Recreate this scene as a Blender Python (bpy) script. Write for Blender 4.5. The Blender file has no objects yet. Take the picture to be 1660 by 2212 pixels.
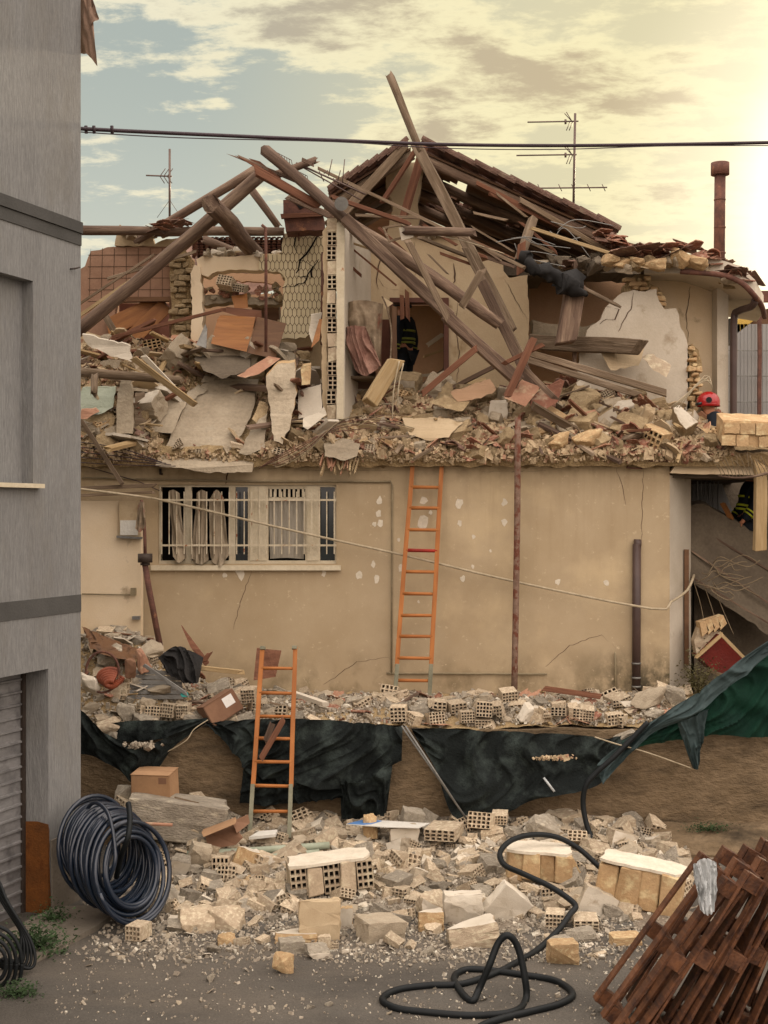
import bpy, bmesh, math, random
from mathutils import Vector, Matrix, Euler, noise
from mathutils.geometry import tessellate_polygon
random.seed(7)
R = math.radians
S = bpy.context.scene
COL = S.collection
F, HC, CX, CY = 2950.0, 3.85, 830.0, 1106.0     # focal length and centre in photo units, camera height in m

# ---------------------------------------------------------------- camera, world, sun, exposure
cam = bpy.data.cameras.new('camera'); camo = bpy.data.objects.new('camera', cam); COL.objects.link(camo)
camo.location = (0, 0, HC); camo.rotation_euler = (R(90), 0, 0)
cam.sensor_fit = 'VERTICAL'; cam.sensor_height = 36; cam.lens = F/2212*36
cam.clip_start = .1; cam.clip_end = 4000
S.camera = camo
S.view_settings.view_transform = 'Standard'; S.view_settings.look = 'None'
S.view_settings.exposure = 0.0; S.view_settings.gamma = 1

SUN_AZ, SUN_EL = R(24.5), R(11.5)               # to the right of straight ahead, low behind the house
sdir = Vector((math.sin(SUN_AZ)*math.cos(SUN_EL), math.cos(SUN_AZ)*math.cos(SUN_EL), math.sin(SUN_EL)))
sl = bpy.data.lights.new('sun', 'SUN'); sl.energy = 2.6; sl.angle = R(3); sl.color = (1, .80, .55)
so = bpy.data.objects.new('sun', sl); COL.objects.link(so)
so.rotation_euler = sdir.to_track_quat('Z', 'Y').to_euler()

def lin(c):
    if isinstance(c, str): c = tuple(int(c[i:i+2], 16)/255 for i in (0, 2, 4))
    return tuple((v/12.92 if v <= .04045 else ((v+.055)/1.055)**2.4) for v in c[:3]) + (1,)

def build_world():
    w = bpy.data.worlds.new('World'); S.world = w; w.use_nodes = True
    nt = w.node_tree; N = nt.nodes; L = nt.links; N.clear()
    def nd(t, **k):
        n = N.new(t)
        for a, b in k.items(): setattr(n, a, b)
        return n
    def val(x, sock):
        if isinstance(x, (int, float)): sock.default_value = x
        else: L.new(x, sock)
    def m(op, a, b=0, c=0, clamp=False):
        n = nd('ShaderNodeMath', operation=op, use_clamp=clamp)
        val(a, n.inputs[0]); val(b, n.inputs[1]); val(c, n.inputs[2]); return n.outputs[0]
    def mr(x, a, b, c=0, d=1):
        n = nd('ShaderNodeMapRange', interpolation_type='SMOOTHSTEP'); L.new(x, n.inputs[0])
        for i, v in zip((1, 2, 3, 4), (a, b, c, d)): n.inputs[i].default_value = v
        return n.outputs[0]
    def mix(f, a, b, t='MIX'):
        n = nd('ShaderNodeMix', data_type='RGBA', blend_type=t)
        val(f, n.inputs[0])
        for i, v in ((6, a), (7, b)):
            if isinstance(v, tuple): n.inputs[i].default_value = v
            else: L.new(v, n.inputs[i])
        return n.outputs[2]
    tc = nd('ShaderNodeTexCoord'); sep = nd('ShaderNodeSeparateXYZ'); L.new(tc.outputs['Generated'], sep.inputs[0])
    x, y, z = sep.outputs
    dt = nd('ShaderNodeVectorMath', operation='DOT_PRODUCT'); L.new(tc.outputs['Generated'], dt.inputs[0])
    dt.inputs[1].default_value = sdir
    sund = dt.outputs['Value']
    base = mix(mr(z, .06, .34), lin('dadbca'), lin('b0b9b2'))
    base = mix(mr(sund, .84, .97), base, lin('e3d9b2'))
    # clouds laid out on a flat layer overhead
    zz = m('ADD', m('MAXIMUM', z, 0), .16)
    cv = nd('ShaderNodeCombineXYZ'); L.new(m('DIVIDE', x, zz), cv.inputs[0]); L.new(m('DIVIDE', y, zz), cv.inputs[1])
    def nz(scale, det, rough, dist, off):
        mp = nd('ShaderNodeMapping'); mp.inputs['Location'].default_value = off; mp.inputs['Rotation'].default_value = (0, 0, R(8)); mp.inputs['Scale'].default_value = (.85, 1.25, 1)
        L.new(cv.outputs[0], mp.inputs[0])
        n = nd('ShaderNodeTexNoise'); L.new(mp.outputs[0], n.inputs['Vector'])
        n.inputs['Scale'].default_value = scale; n.inputs['Detail'].default_value = det
        n.inputs['Roughness'].default_value = rough; n.inputs['Distortion'].default_value = dist
        return n.outputs['Fac']
    big = nz(2.6, 4, .5, .2, (4.3, 9.1, 0)); fine = nz(7.5, 12, .66, .12, (.4, 8.2, 0))
    cov = m('ADD', m('MULTIPLY', big, .55), m('MULTIPLY', fine, .5))
    cov = m('ADD', cov, m('MULTIPLY', mr(x, -.28, .24), .085))
    cov = m('ADD', cov, m('MULTIPLY', mr(z, .14, .34), .05))
    cmask = mr(cov, .57, .645)
    thick = mr(cov, .645, .75)
    lit = mix(mr(sund, .80, .97), lin('f0e9cd'), lin('fcf0c0'))
    dark = mix(mr(sund, .80, .98), lin('b5b0a2'), lin('cdbb98'))
    cl = mix(thick, lit, dark)
    colr = mix(cmask, base, cl)
    glow = mr(sund, .962, 1.0)
    colr = mix(glow, colr, (1.4, 1.22, .86, 1))
    glow2 = mr(sund, .982, 1.0)
    colr = mix(glow2, colr, (2.6, 2.4, 1.9, 1))
    # unseen sky overhead and behind the camera, brightened to fill the facade
    back = mr(y, .55, -.35)
    colr = mix(back, colr, mix(mr(z, .0, .6), (1.35, 1.12, .97, 1), (3.5, 3.0, 2.66, 1)))
    up = mr(z, .42, .8)
    colr = mix(up, colr, (2.9, 2.6, 2.4, 1))
    low = mr(z, -.02, -.12); colr = mix(low, colr, (.10, .09, .075, 1))
    sky = nd('ShaderNodeTexSky', sky_type='NISHITA'); sky.sun_disc = False
    sky.sun_elevation = SUN_EL; sky.sun_rotation = SUN_AZ
    b1 = nd('ShaderNodeBackground'); L.new(colr, b1.inputs[0]); b1.inputs[1].default_value = .97
    b2 = nd('ShaderNodeBackground'); L.new(sky.outputs[0], b2.inputs[0]); b2.inputs[1].default_value = .002
    ad = nd('ShaderNodeAddShader'); L.new(b1.outputs[0], ad.inputs[0]); L.new(b2.outputs[0], ad.inputs[1])
    o = nd('ShaderNodeOutputWorld'); L.new(ad.outputs[0], o.inputs[0])
build_world()

# ---------------------------------------------------------------- helpers
def P(x, y, d): return Vector(((x-CX)/F*d, d, HC+(CY-y)/F*d))
def zat(y, d): return HC+(CY-y)/F*d
def G(x, y, h=0.0):                               # point of the yard surface (height h) seen at x, y
    d = F*(HC-h)/(y-CY); return Vector(((x-CX)/F*d, d, h))
def px(v): return (CX+v.x/v.y*F, CY-(v.z-HC)/v.y*F)
rnd = random.uniform

MATS = {}
def mk(name, c1, c2, scale=3, rough=.92, bump=.35, bscale=30, stretch=(1, 1, 1), rv=.0, grit=.25, c3=None, c3lo=.6, c3hi=.7, c3scale=1.5, metal=0, spec=.25, detail=6, extra=None, bdist=.02, alpha=None, c3st=(1, 1, 1)):
    m = bpy.data.materials.new(name); m.use_nodes = True; nt = m.node_tree; N = nt.nodes; L = nt.links
    b = N['Principled BSDF']; b.inputs['Roughness'].default_value = rough; b.inputs['Metallic'].default_value = metal
    b.inputs['Specular IOR Level'].default_value = spec
    tc = N.new('ShaderNodeTexCoord')
    oi = N.new('ShaderNodeObjectInfo')
    off = N.new('ShaderNodeVectorMath'); off.operation = 'SCALE'; cmb = N.new('ShaderNodeCombineXYZ')
    for i in range(3): L.new(oi.outputs['Random'], cmb.inputs[i])
    L.new(cmb.outputs[0], off.inputs[0]); off.inputs['Scale'].default_value = 37.0
    ad = N.new('ShaderNodeVectorMath'); ad.operation = 'ADD'; L.new(tc.outputs['Object'], ad.inputs[0]); L.new(off.outputs[0], ad.inputs[1])
    def nz(sc, st, det=detail, ro=.6):
        mp = N.new('ShaderNodeMapping'); mp.inputs['Scale'].default_value = st; L.new(ad.outputs[0], mp.inputs[0])
        n = N.new('ShaderNodeTexNoise'); n.inputs['Scale'].default_value = sc; n.inputs['Detail'].default_value = det; n.inputs['Roughness'].default_value = ro
        L.new(mp.outputs[0], n.inputs['Vector']); return n.outputs['Fac']
    def mr(x, a, b_, c=0, d=1):
        n = N.new('ShaderNodeMapRange'); L.new(x, n.inputs[0])
        for i, v in zip((1, 2, 3, 4), (a, b_, c, d)): n.inputs[i].default_value = v
        return n.outputs[0]
    def mix(f, a, b_, t='MIX'):
        n = N.new('ShaderNodeMix'); n.data_type = 'RGBA'; n.blend_type = t
        if isinstance(f, (int, float)): n.inputs[0].default_value = f
        else: L.new(f, n.inputs[0])
        for i, v in ((6, a), (7, b_)):
            if isinstance(v, tuple): n.inputs[i].default_value = v
            else: L.new(v, n.inputs[i])
        return n.outputs[2]
    c = mix(mr(nz(scale, stretch), .32, .68), lin(c1), lin(c2))
    if c3: c = mix(mr(nz(c3scale, c3st), c3lo, c3hi), c, lin(c3))
    g = nz(bscale, stretch, 5)
    if grit: c = mix(grit, c, mix(mr(g, .3, .7), (.35, .35, .35, 1), (1.0, 1.0, 1.0, 1)), 'MULTIPLY')
    if extra: c = extra(N, L, tc, c, mix, mr, nz)
    if rv:
        h = N.new('ShaderNodeHueSaturation'); L.new(c, h.inputs['Color']); L.new(mr(oi.outputs['Random'], 0, 1, 1-rv, 1+rv*.6), h.inputs['Value'])
        c = h.outputs[0]
    L.new(c, b.inputs['Base Color'])
    if bump:
        bp = N.new('ShaderNodeBump'); bp.inputs['Strength'].default_value = bump; bp.inputs['Distance'].default_value = bdist
        L.new(g, bp.inputs['Height']); L.new(bp.outputs[0], b.inputs['Normal'])
    if alpha is not None:
        b.inputs['Alpha'].default_value = alpha
    MATS[name] = m; return m

def facade_extra(N, L, tc, c, mix, mr, nz):
    s = N.new('ShaderNodeSeparateXYZ'); L.new(tc.outputs['Object'], s.inputs[0])
    mu = N.new('ShaderNodeMath'); mu.operation = 'MULTIPLY'
    L.new(mr(s.outputs[2], 2.15, 1.35), mu.inputs[0]); L.new(mr(nz(2.2, (1, 1, .8), 7), .46, .62), mu.inputs[1])
    c = mix(mu.outputs[0], c, lin('6f6148'))
    mo = N.new('ShaderNodeMath'); mo.operation = 'MULTIPLY'; mo2 = N.new('ShaderNodeMath'); mo2.operation = 'MULTIPLY'
    L.new(mr(s.outputs[2], 2.15, 1.6), mo.inputs[0]); L.new(mr(s.outputs[0], 2.3, 3.3), mo.inputs[1])
    L.new(mo.outputs[0], mo2.inputs[0]); L.new(mr(nz(4, (1, 1, .8), 8, .7), .4, .56), mo2.inputs[1])
    c = mix(mo2.outputs[0], c, lin('453f30'))
    mu2 = N.new('ShaderNodeMath'); mu2.operation = 'MULTIPLY'
    L.new(mr(s.outputs[2], 4.25, 4.5), mu2.inputs[0]); L.new(mr(nz(6, (1, 1, 1), 7), .4, .55), mu2.inputs[1])
    c = mix(mu2.outputs[0], c, lin('c9b593'))
    mu3 = N.new('ShaderNodeMath'); mu3.operation = 'MULTIPLY'
    L.new(mr(s.outputs[2], 2.2, 4.4), mu3.inputs[0]); L.new(mr(nz(5, (1.6, 1, .12), 6), .5, .68), mu3.inputs[1])
    mu4 = N.new('ShaderNodeMath'); mu4.operation = 'MULTIPLY'; L.new(mu3.outputs[0], mu4.inputs[0]); mu4.inputs[1].default_value = .3
    c = mix(mu4.outputs[0], c, lin('8a7557'))
    return mix(mr(nz(14, (1, 1, 1), 8, .75), .6, .7), c, lin('c3b193'))
def grey_extra(N, L, tc, c, mix, mr, nz):         # vertically scraped render with runs of dirt
    st = nz(60, (1, 1, .09), 5, .75)
    c = mix(mr(st, .38, .62), c, mix(.5, c, (.1, .1, .1, 1)))
    c = mix(mr(nz(1.6, (1, 1, .5), 7, .65), .5, .72, 0, .5), c, lin('6f6b62'))
    return c
mk('facade', 'b19f82', 'a28f71', 1.1, bump=.12, bscale=90, grit=.08, c3='bda987', c3scale=.9, c3lo=.52, c3hi=.72, extra=facade_extra)
mk('cream', 'dfcdb0', 'd3bd9a', 1.3, bump=.12, bscale=60, grit=.1, c3='a8957a', c3scale=3, c3lo=.62, c3hi=.72)
mk('plaster_tan', 'bba889', 'ab9677', 1.5, bump=.2, bscale=40, grit=.15, c3='8f7857', c3scale=2.5, c3lo=.6, c3hi=.72)
mk('plaster_pink', 'b39274', 'a58466', 1.5, bump=.2, bscale=40, grit=.15)
mk('plaster_white', 'c8bfae', 'b6ab98', 1.4, bump=.2, bscale=40, grit=.12, c3='9a8b75', c3scale=3, c3lo=.6, c3hi=.75)
mk('patch', 'dad0bc', 'c8bda8', 6, bump=.1)
mk('greywall', '8e8e8b', '807f7c', 1.4, bump=.7, bscale=75, stretch=(1, 1, .2), grit=.3, extra=grey_extra, bdist=.012)
mk('greyband', '53524f', '474643', 2, bump=.2, bscale=50, grit=.25)
mk('retain', '847158', '6b5a43', 3.5, bump=1, bscale=16, stretch=(.8, 1, 1.5), grit=.45, c3='42382a', c3scale=2.2, c3lo=.5, c3hi=.72, c3st=(.6, 1, 1.6), bdist=.04, detail=10)
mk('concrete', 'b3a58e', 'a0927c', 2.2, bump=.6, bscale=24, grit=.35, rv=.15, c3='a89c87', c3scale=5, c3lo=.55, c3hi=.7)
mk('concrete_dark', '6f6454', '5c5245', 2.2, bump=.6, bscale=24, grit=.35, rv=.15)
mk('chunk', 'bbb09d', '9c917f', 5, bump=.9, bscale=26, grit=.4, rv=.28, c3='d2c6ad', c3scale=6, c3lo=.55, c3hi=.68, bdist=.03)
mk('chunk_up', 'baa47f', '9d8766', 5, bump=.9, bscale=26, grit=.4, rv=.28, c3='c0ab88', c3scale=6, c3lo=.55, c3hi=.7, bdist=.03)
mk('brick', 'c0ad93', 'a5937a', 4, bump=.5, bscale=34, grit=.3, rv=.25, c3='cfc1a4', c3scale=7, c3lo=.5, c3hi=.62)
mk('brick_ochre', 'c0a27a', 'a88a64', 4, bump=.5, bscale=30, grit=.3, rv=.15, c3='cdb98f', c3scale=7, c3lo=.52, c3hi=.66)
mk('terracotta', '9a6a54', '805444', 5, bump=.5, bscale=30, grit=.35, rv=.3, c3='ad927a', c3scale=6, c3lo=.5, c3hi=.62)
mk('terracotta_pale', 'b58a70', 'a27860', 4, bump=.3, bscale=30, grit=.2, rv=.15, c3='c0a385', c3scale=5, c3lo=.55, c3hi=.66)
mk('rooftile', '8c6f60', '6f564a', 6, bump=.5, bscale=30, grit=.35, rv=.1, c3='94806c', c3scale=4, c3lo=.55, c3hi=.68)
mk('tilewall', '9c7c66', '8a6b57', 3, bump=.15, bscale=40, grit=.15)
mk('grout', '5b4636', '4d3b2e', 6)
mk('hextile', 'cdbf9d', 'bfb08c', 3, bump=.1, bscale=40, grit=.12, rough=.6)
mk('wood', '806a59', '5a483c', 2.4, bump=.7, bscale=9, stretch=(.5, 7, 7), grit=.5, rv=.22, c3='9c8670', c3scale=2, c3lo=.52, c3hi=.7, c3st=(.5, 4, 4))
mk('wood_grey', '8a7763', '65543f', 2.4, bump=.7, bscale=9, stretch=(.5, 7, 7), grit=.5, rv=.2, c3='a5927b', c3scale=2, c3lo=.52, c3hi=.7, c3st=(.5, 4, 4))
mk('wood_pale', 'b7a07a', '9a8058', 2.4, bump=.5, bscale=9, stretch=(.5, 7, 7), grit=.3, rv=.15)
mk('wood_red', '805843', '62402f', 2.4, bump=.5, bscale=9, stretch=(.5, 7, 7), grit=.4, rv=.15)
mk('wood_orange', '99683a', '80522c', 2.4, bump=.15, bscale=9, stretch=(.5, 5, 5), grit=.2, rough=.5)
mk('wood_brown', '6f5138', '5e432e', 2.4, bump=.15, bscale=9, stretch=(.5, 5, 5), grit=.2, rough=.55)
mk('ladder_wood', 'b0703a', '8c5428', 3, bump=.2, bscale=12, stretch=(1, 4, 4), grit=.25, rough=.6)
mk('ladder_grey', '8d8a74', '6d6c59', 3, bump=.2, bscale=30, grit=.3, rough=.6)
mk('red_paint', '9a2a1d', '7b2016', 4, grit=.2, rough=.5)
mk('rust', '755042', '553c34', 9, bump=.4, bscale=60, grit=.4, rough=.85, c3='9a6d4e', c3scale=6)
mk('rust_pole', '8c7464', '6d5546', 14, bump=.4, bscale=60, grit=.4, c3='6b4030', c3scale=11, c3lo=.5, c3hi=.58)
mk('rust_orange', '79491f', '5f3a1a', 6, bump=.5, bscale=50, grit=.4, c3='5c3212', c3scale=5, c3lo=.55, c3hi=.65)
mk('metal_dark', '4a4038', '38302b', 6, grit=.2, rough=.6, metal=.3)
mk('metal_grey', '8b8983', '716f6a', 4, grit=.2, rough=.55, metal=.5)
mk('antenna', '6b5a52', '544640', 4, grit=.1, rough=.5, metal=.5)
mk('shutter', '8a8886', '72706e', 5, bump=.1, bscale=30, grit=.25, rough=.6, metal=.2, c3='5f5d5c', c3scale=6, c3lo=.5, c3hi=.7, stretch=(.6, .6, 2))
mk('pipe_brown', '51413b', '413430', 3, grit=.1, rough=.4, bump=.05)
mk('conduit', '94876b', '7c7058', 6, grit=.2, rough=.7)
mk('cable_beige', 'b4a68c', '97896f', 12, grit=.2, rough=.7)
mk('cable_dark', '3c2e33', '2e2428', 6, grit=.1, rough=.5)
mk('rubber', '15191a', '0d1011', 6, grit=.1, rough=.55, bump=.05, spec=.22)
mk('bluepipe', '1b2635', '121a26', 2, grit=.12, rough=.28, bump=.04, spec=.6, c3='4a5058', c3scale=5, c3lo=.68, c3hi=.85)
mk('tarp', '212625', '151918', 2.2, bump=.9, bscale=45, grit=.45, rough=.85, spec=.12, c3='414a46', c3scale=4, c3lo=.48, c3hi=.75)
mk('tarp_slate', '3d4c4c', '2c3939', 2.2, bump=.4, bscale=18, grit=.2, rough=.7)
mk('net_green', '123f2e', '0d2f25', 3, bump=.5, bscale=70, grit=.35, rough=.8)
mk('black_cloth', '1a1918', '262422', 4, bump=.5, bscale=14, grit=.2, rough=.8)
mk('cloth_dust', '9b8a72', '7d6b57', 6, bump=.8, bscale=16, grit=.4, c3='8a5a49', c3scale=3, c3lo=.55, c3hi=.65)
mk('cloth_pink', '9a7868', '785548', 5, bump=1, bscale=16, grit=.35)
mk('curtain', 'a99b86', '8f8069', 5, bump=.6, bscale=18, stretch=(3, 3, .7), grit=.3)
mk('curtain_sheer', 'a8a193', '948c7d', 3, bump=.3, bscale=30, stretch=(5, 5, .3), grit=.2)
mk('white_paint', 'd0c4aa', 'bdb094', 4, bump=.25, bscale=30, grit=.2, rough=.6, c3='9c5f33', c3scale=5, c3lo=.66, c3hi=.72)
mk('bars', 'cbbfa6', 'b3a488', 9, grit=.2, rough=.6, c3='8a5030', c3scale=9, c3lo=.6, c3hi=.66)
mk('white_sheet', 'd3d0c6', 'c0bcb0', 3, grit=.1, rough=.6)
mk('blue_sheet', '5b82b4', '4a6f9f', 3, grit=.1, rough=.5)
mk('cardboard', 'a58260', '907052', 3, bump=.1, bscale=30, grit=.12)
mk('cardboard_dark', '85654e', '715340', 3, bump=.1, bscale=30, grit=.15)
mk('pvc', '9aa08c', '868d79', 4, grit=.15, rough=.4)
mk('asphalt', '605b53', '4e4942', 1.2, bump=.8, bscale=60, grit=.5, rough=.95, c3='6c6459', c3scale=.8, c3lo=.48, c3hi=.7, c3st=(.35, 1, 1))
mk('earth', '6d5c44', '5a4a36', 2, bump=.9, bscale=18, grit=.5)
mk('pad', '7d7467', '6c6458', 2, bump=.4, bscale=30, grit=.3)
mk('dust', 'b8a078', '97805c', 4, bump=1, bscale=22, grit=.5, bdist=.05)
mk('dust_yard', '9d907e', '7f7262', 4, bump=1, bscale=26, grit=.5, bdist=.05)
mk('chips', 'c2ad8c', '9a8568', 14, bump=.5, bscale=40, grit=.3, c3='a07a62', c3scale=9, c3lo=.56, c3hi=.6)
mk('chips_yard', 'aca18f', '897e6e', 14, bump=.5, bscale=40, grit=.3, c3='c9c2b0', c3scale=11, c3lo=.56, c3hi=.6)
mk('pallet_wood', '684228', '38231a', 3, bump=.4, bscale=10, stretch=(.5, 5, 5), grit=.4, rv=.2, rough=.6, c3='765038', c3scale=2, c3lo=.55, c3hi=.7)
mk('plastic_white', 'b9bcbb', '9c9f9e', 3, grit=.1, rough=.3, spec=.5)
mk('leaf', '3b4f2c', '2b3d22', 9, grit=.2, rough=.7, rv=.2)
mk('leaf_dry', '5c5434', '464428', 9, grit=.2, rough=.7)
mk('twig', '85765e', '6b5d49', 9, grit=.2)
mk('frame_brown', '5e3a2c', '4a2c22', 2.4, bump=.15, bscale=9, grit=.2, rough=.55)
mk('door_pink', '8c6050', '7c5244', 2.4, bump=.1, grit=.1, rough=.55)
mk('doghouse_red', '6d1f14', '561710', 3, grit=.2, rough=.6)
mk('navy', '1a2028', '11161c', 6, bump=.3, bscale=20, grit=.15, rough=.85)
mk('hi_vis', 'bcc634', 'a8b02e', 6, grit=.1, rough=.5)
mk('hi_vis_shaded', '8a9140', '787f38', 6, grit=.2, rough=.6)  # darker copy of the stripe colour, painting in the doorway's shade
mk('helmet_red', 'a01414', '8a0f10', 4, grit=.05, rough=.2, spec=.6)
mk('skin', 'b07a5c', 'a06c50', 6, grit=.1, rough=.6)
mk('hair', '2a201a', '1d1613', 9)
mk('glass_dark', '20282a', '181e20', 2, grit=0, rough=.08, bump=0, spec=.6)
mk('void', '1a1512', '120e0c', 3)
mk('insulation', '8a8a84', '6f6f69', 6, bump=.6)
mk('sheeting', '9a9894', '8c8a86', 1.2, grit=.1, rough=.5, stretch=(4, 1, .5))
mk('yellow_lit_wall', 'c8a858', 'b89848', 2, grit=.1)  # wall lit yellow: the tint of that light is put into its colour
mk('orange_hose', '8f4c34', '743c29', 4, grit=.1, rough=.5)
mk('label_white', 'd8d6d0', 'cfccc5', 3, grit=0)
mk('teal', '3f8f86', '36807a', 3, grit=.1)
mk('awning', 'a08672', '8a7262', 3, grit=.2, bump=.3)
M = MATS

def mesh_of(bm, name):
    me = bpy.data.meshes.new(name); bmesh.ops.recalc_face_normals(bm, faces=bm.faces); bm.to_mesh(me); bm.free(); return me
def obj(name, bm, mat, parent=None, mw=None, smooth=False):
    me = bm if isinstance(bm, bpy.types.Mesh) else mesh_of(bm, name)
    if not me.materials:
        for mm in (mat if isinstance(mat, (list, tuple)) else [mat]): me.materials.append(M[mm] if isinstance(mm, str) else mm)
    if smooth:
        for p in me.polygons: p.use_smooth = True
    o = bpy.data.objects.new(name, me); COL.objects.link(o)
    if mw is not None: o.matrix_world = mw
    if parent is not None:
        o.parent = parent
        o.matrix_parent_inverse = parent_inv(parent)
    return o
def parent_inv(p):
    w = p.matrix_basis.copy() if p.parent is None else p.parent.matrix_basis @ p.matrix_parent_inverse @ p.matrix_basis
    return w.inverted()
def tag(o, label, cat, group=None, kind=None):
    if label: o['label'] = label
    if cat: o['category'] = cat
    if group: o['group'] = group
    if kind: o['kind'] = kind
    return o
def thing(name, label, cat, loc=(0, 0, 0), group=None):
    o = bpy.data.objects.new(name, None); COL.objects.link(o); o.empty_display_size = .1
    o.matrix_basis = Matrix.Translation(loc)
    return tag(o, label, cat, group)
def struct(name, bm, mat):
    o = obj(name, bm, mat); o['kind'] = 'structure'; return o

def add_box(bm, lo, hi, mw=None, jit=0, mi=0):
    vs = [bm.verts.new((x+rnd(-jit, jit), y+rnd(-jit, jit), z+rnd(-jit, jit))) for x in (lo[0], hi[0]) for y in (lo[1], hi[1]) for z in (lo[2], hi[2])]
    if mw is not None:
        for v in vs: v.co = mw @ v.co
    for f in ((0, 1, 3, 2), (4, 6, 7, 5), (0, 4, 5, 1), (2, 3, 7, 6), (0, 2, 6, 4), (1, 5, 7, 3)):
        fc = bm.faces.new([vs[i] for i in f]); fc.material_index = mi
    return vs
def add_tube(bm, pts, r, seg=8, closed=False, taper=None, mi=0):
    pts = [Vector(p) for p in pts]; n = len(pts); rings = []
    up = Vector((0, 0, 1)); prev = None
    for i, p in enumerate(pts):
        t = (pts[min(i+1, n-1)]-pts[max(i-1, 0)])
        if closed: t = pts[(i+1) % n]-pts[i-1]
        if t.length < 1e-9: t = Vector((1, 0, 0))
        t.normalize()
        if prev is None: a = t.cross(up) if abs(t.z) < .95 else t.cross(Vector((1, 0, 0)))
        else: a = prev-t*prev.dot(t)
        if a.length < 1e-6: a = t.orthogonal()
        a.normalize(); prev = a; b = t.cross(a)
        rr = r if taper is None else r*(1+(taper-1)*i/(n-1))
        rings.append([bm.verts.new(p+(a*math.cos(2*math.pi*k/seg)+b*math.sin(2*math.pi*k/seg))*rr) for k in range(seg)])
    for i in range(n-1+(1 if closed else 0)):
        A, B = rings[i], rings[(i+1) % n]
        for k in range(seg):
            f = bm.faces.new((A[k], A[(k+1) % seg], B[(k+1) % seg], B[k])); f.smooth = True; f.material_index = mi
    if not closed:
        for q in (rings[0], rings[-1]):
            f = bm.faces.new(q); f.material_index = mi
def spline(pts, n=10):
    pts = [Vector(p) for p in pts]; out = []
    for i in range(len(pts)-1):
        p0, p1, p2, p3 = pts[max(i-1, 0)], pts[i], pts[i+1], pts[min(i+2, len(pts)-1)]
        for k in range(n):
            t = k/n
            out.append(.5*((2*p1)+(-p0+p2)*t+(2*p0-5*p1+4*p2-p3)*t*t+(-p0+3*p1-3*p2+p3)*t**3))
    out.append(pts[-1]); return out
def jag(pts, amp, step, seed=0, skip=()):         # makes an outline ragged; pts are 2-D or 3-tuples; edges listed in skip stay straight
    rs = random.Random(seed); out = []; n = len(pts)
    for i in range(n):
        a, b = Vector(pts[i]), Vector(pts[(i+1) % n]); L_ = (Vector(b[:2])-Vector(a[:2])).length
        out.append(tuple(a))
        if i in skip: continue
        k = int(L_/step)
        for j in range(1, k):
            q = a.lerp(b, j/k); q = list(q); q[0] += rs.uniform(-amp, amp); q[1] += rs.uniform(-amp, amp); out.append(tuple(q))
    return out
def add_plate(bm, loops, thick, mi=0, mi_side=None):   # loops: outer + holes, lists of 3-D points; thick: Vector
    flat = [Vector(p) for lp in loops for p in lp]
    tris = tessellate_polygon([[Vector(p) for p in lp] for lp in loops])
    A = [bm.verts.new(p) for p in flat]; B = [bm.verts.new(p+thick) for p in flat]
    for t in tris:
        for V, o in ((A, 1), (B, -1)):
            try: f = bm.faces.new([V[i] for i in t][::o]); f.material_index = mi
            except ValueError: pass
    k = 0
    for lp in loops:
        n = len(lp)
        for i in range(n):
            try:
                f = bm.faces.new((A[k+i], A[k+(i+1) % n], B[k+(i+1) % n], B[k+i])); f.material_index = mi if mi_side is None else mi_side
            except ValueError: pass
        k += n
def plate(name, loops, d, th, mat, parent=None, jg=0, step=12, seed=1, skip=(), tilt=None, side=None, smooth=False):
    """flat panel outlined in photo units at distance d (or per point), th metres thick going away from the camera"""
    bm = bmesh.new(); L3 = []
    for li, lp in enumerate(loops):
        lp = [tuple(p) if len(p) == 3 else (p[0], p[1], d) for p in lp]
        if jg: lp = jag(lp, jg, step, seed+li*17, skip if li == 0 else ())
        L3.append([P(*p) for p in lp])
    tv = tilt if tilt is not None else Vector((0, 1, 0))
    add_plate(bm, L3, tv.normalized()*th, 0, 1 if side else None)
    return obj(name, bm, [mat, side] if side else mat, parent)
def frame_from(p1, p2, roll=0):
    x = (p2-p1); L_ = x.length; x.normalize()
    z = Vector((0, 0, 1)) if abs(x.z) < .97 else Vector((0, 1, 0))
    y = z.cross(x).normalized(); z = x.cross(y)
    m = Matrix((x, y, z)).transposed().to_4x4() @ Matrix.Rotation(roll, 4, 'X')
    m.translation = (p1+p2)/2
    return m, L_
def beam_mesh(L_, w, h, kind, seed, splinter=.0, bend=0):
    rs = random.Random(seed); bm = bmesh.new(); n = max(3, int(L_/.25)); seg = 10 if kind == 'log' else 4
    rings = []
    ph = rs.uniform(0, 99)
    for i in range(n+1):
        t = i/n; x = (t-.5)*L_; r = []
        by = bend*math.sin(math.pi*t)+noise.noise((x*.9, ph, 0))*w*.18; bz = noise.noise((x*.9, ph+9, 0))*w*.18
        for k in range(seg):
            if kind == 'log':
                a = 2*math.pi*k/seg; q = 1+.16*noise.noise((x*1.5, math.cos(a)*1.3+ph, math.sin(a)*1.3)); c, s = math.cos(a)*w/2*q*(1.06-.12*t), math.sin(a)*h/2*q*(1.06-.12*t)
            else:
                c, s = ((-.5, -.5), (.5, -.5), (.5, .5), (-.5, .5))[k]; c *= w; s *= h; c += rs.uniform(-.03, .03)*min(w, h); s += rs.uniform(-.03, .03)*min(w, h)
            xx = x
            if i in (0, n): xx += rs.uniform(-1, 1)*splinter*(1)
            r.append(bm.verts.new((xx, c+by, s+bz)))
        rings.append(r)
    for A, B in zip(rings, rings[1:]):
        for k in range(seg):
            f = bm.faces.new((A[k], A[(k+1) % seg], B[(k+1) % seg], B[k])); f.smooth = kind == 'log'
    bm.faces.new(rings[0]); bm.faces.new(rings[-1])
    if kind != 'log': bmesh.ops.bevel(bm, geom=[e for e in bm.edges], offset=min(w, h)*.06, segments=1, affect='EDGES')
    return bm
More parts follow.
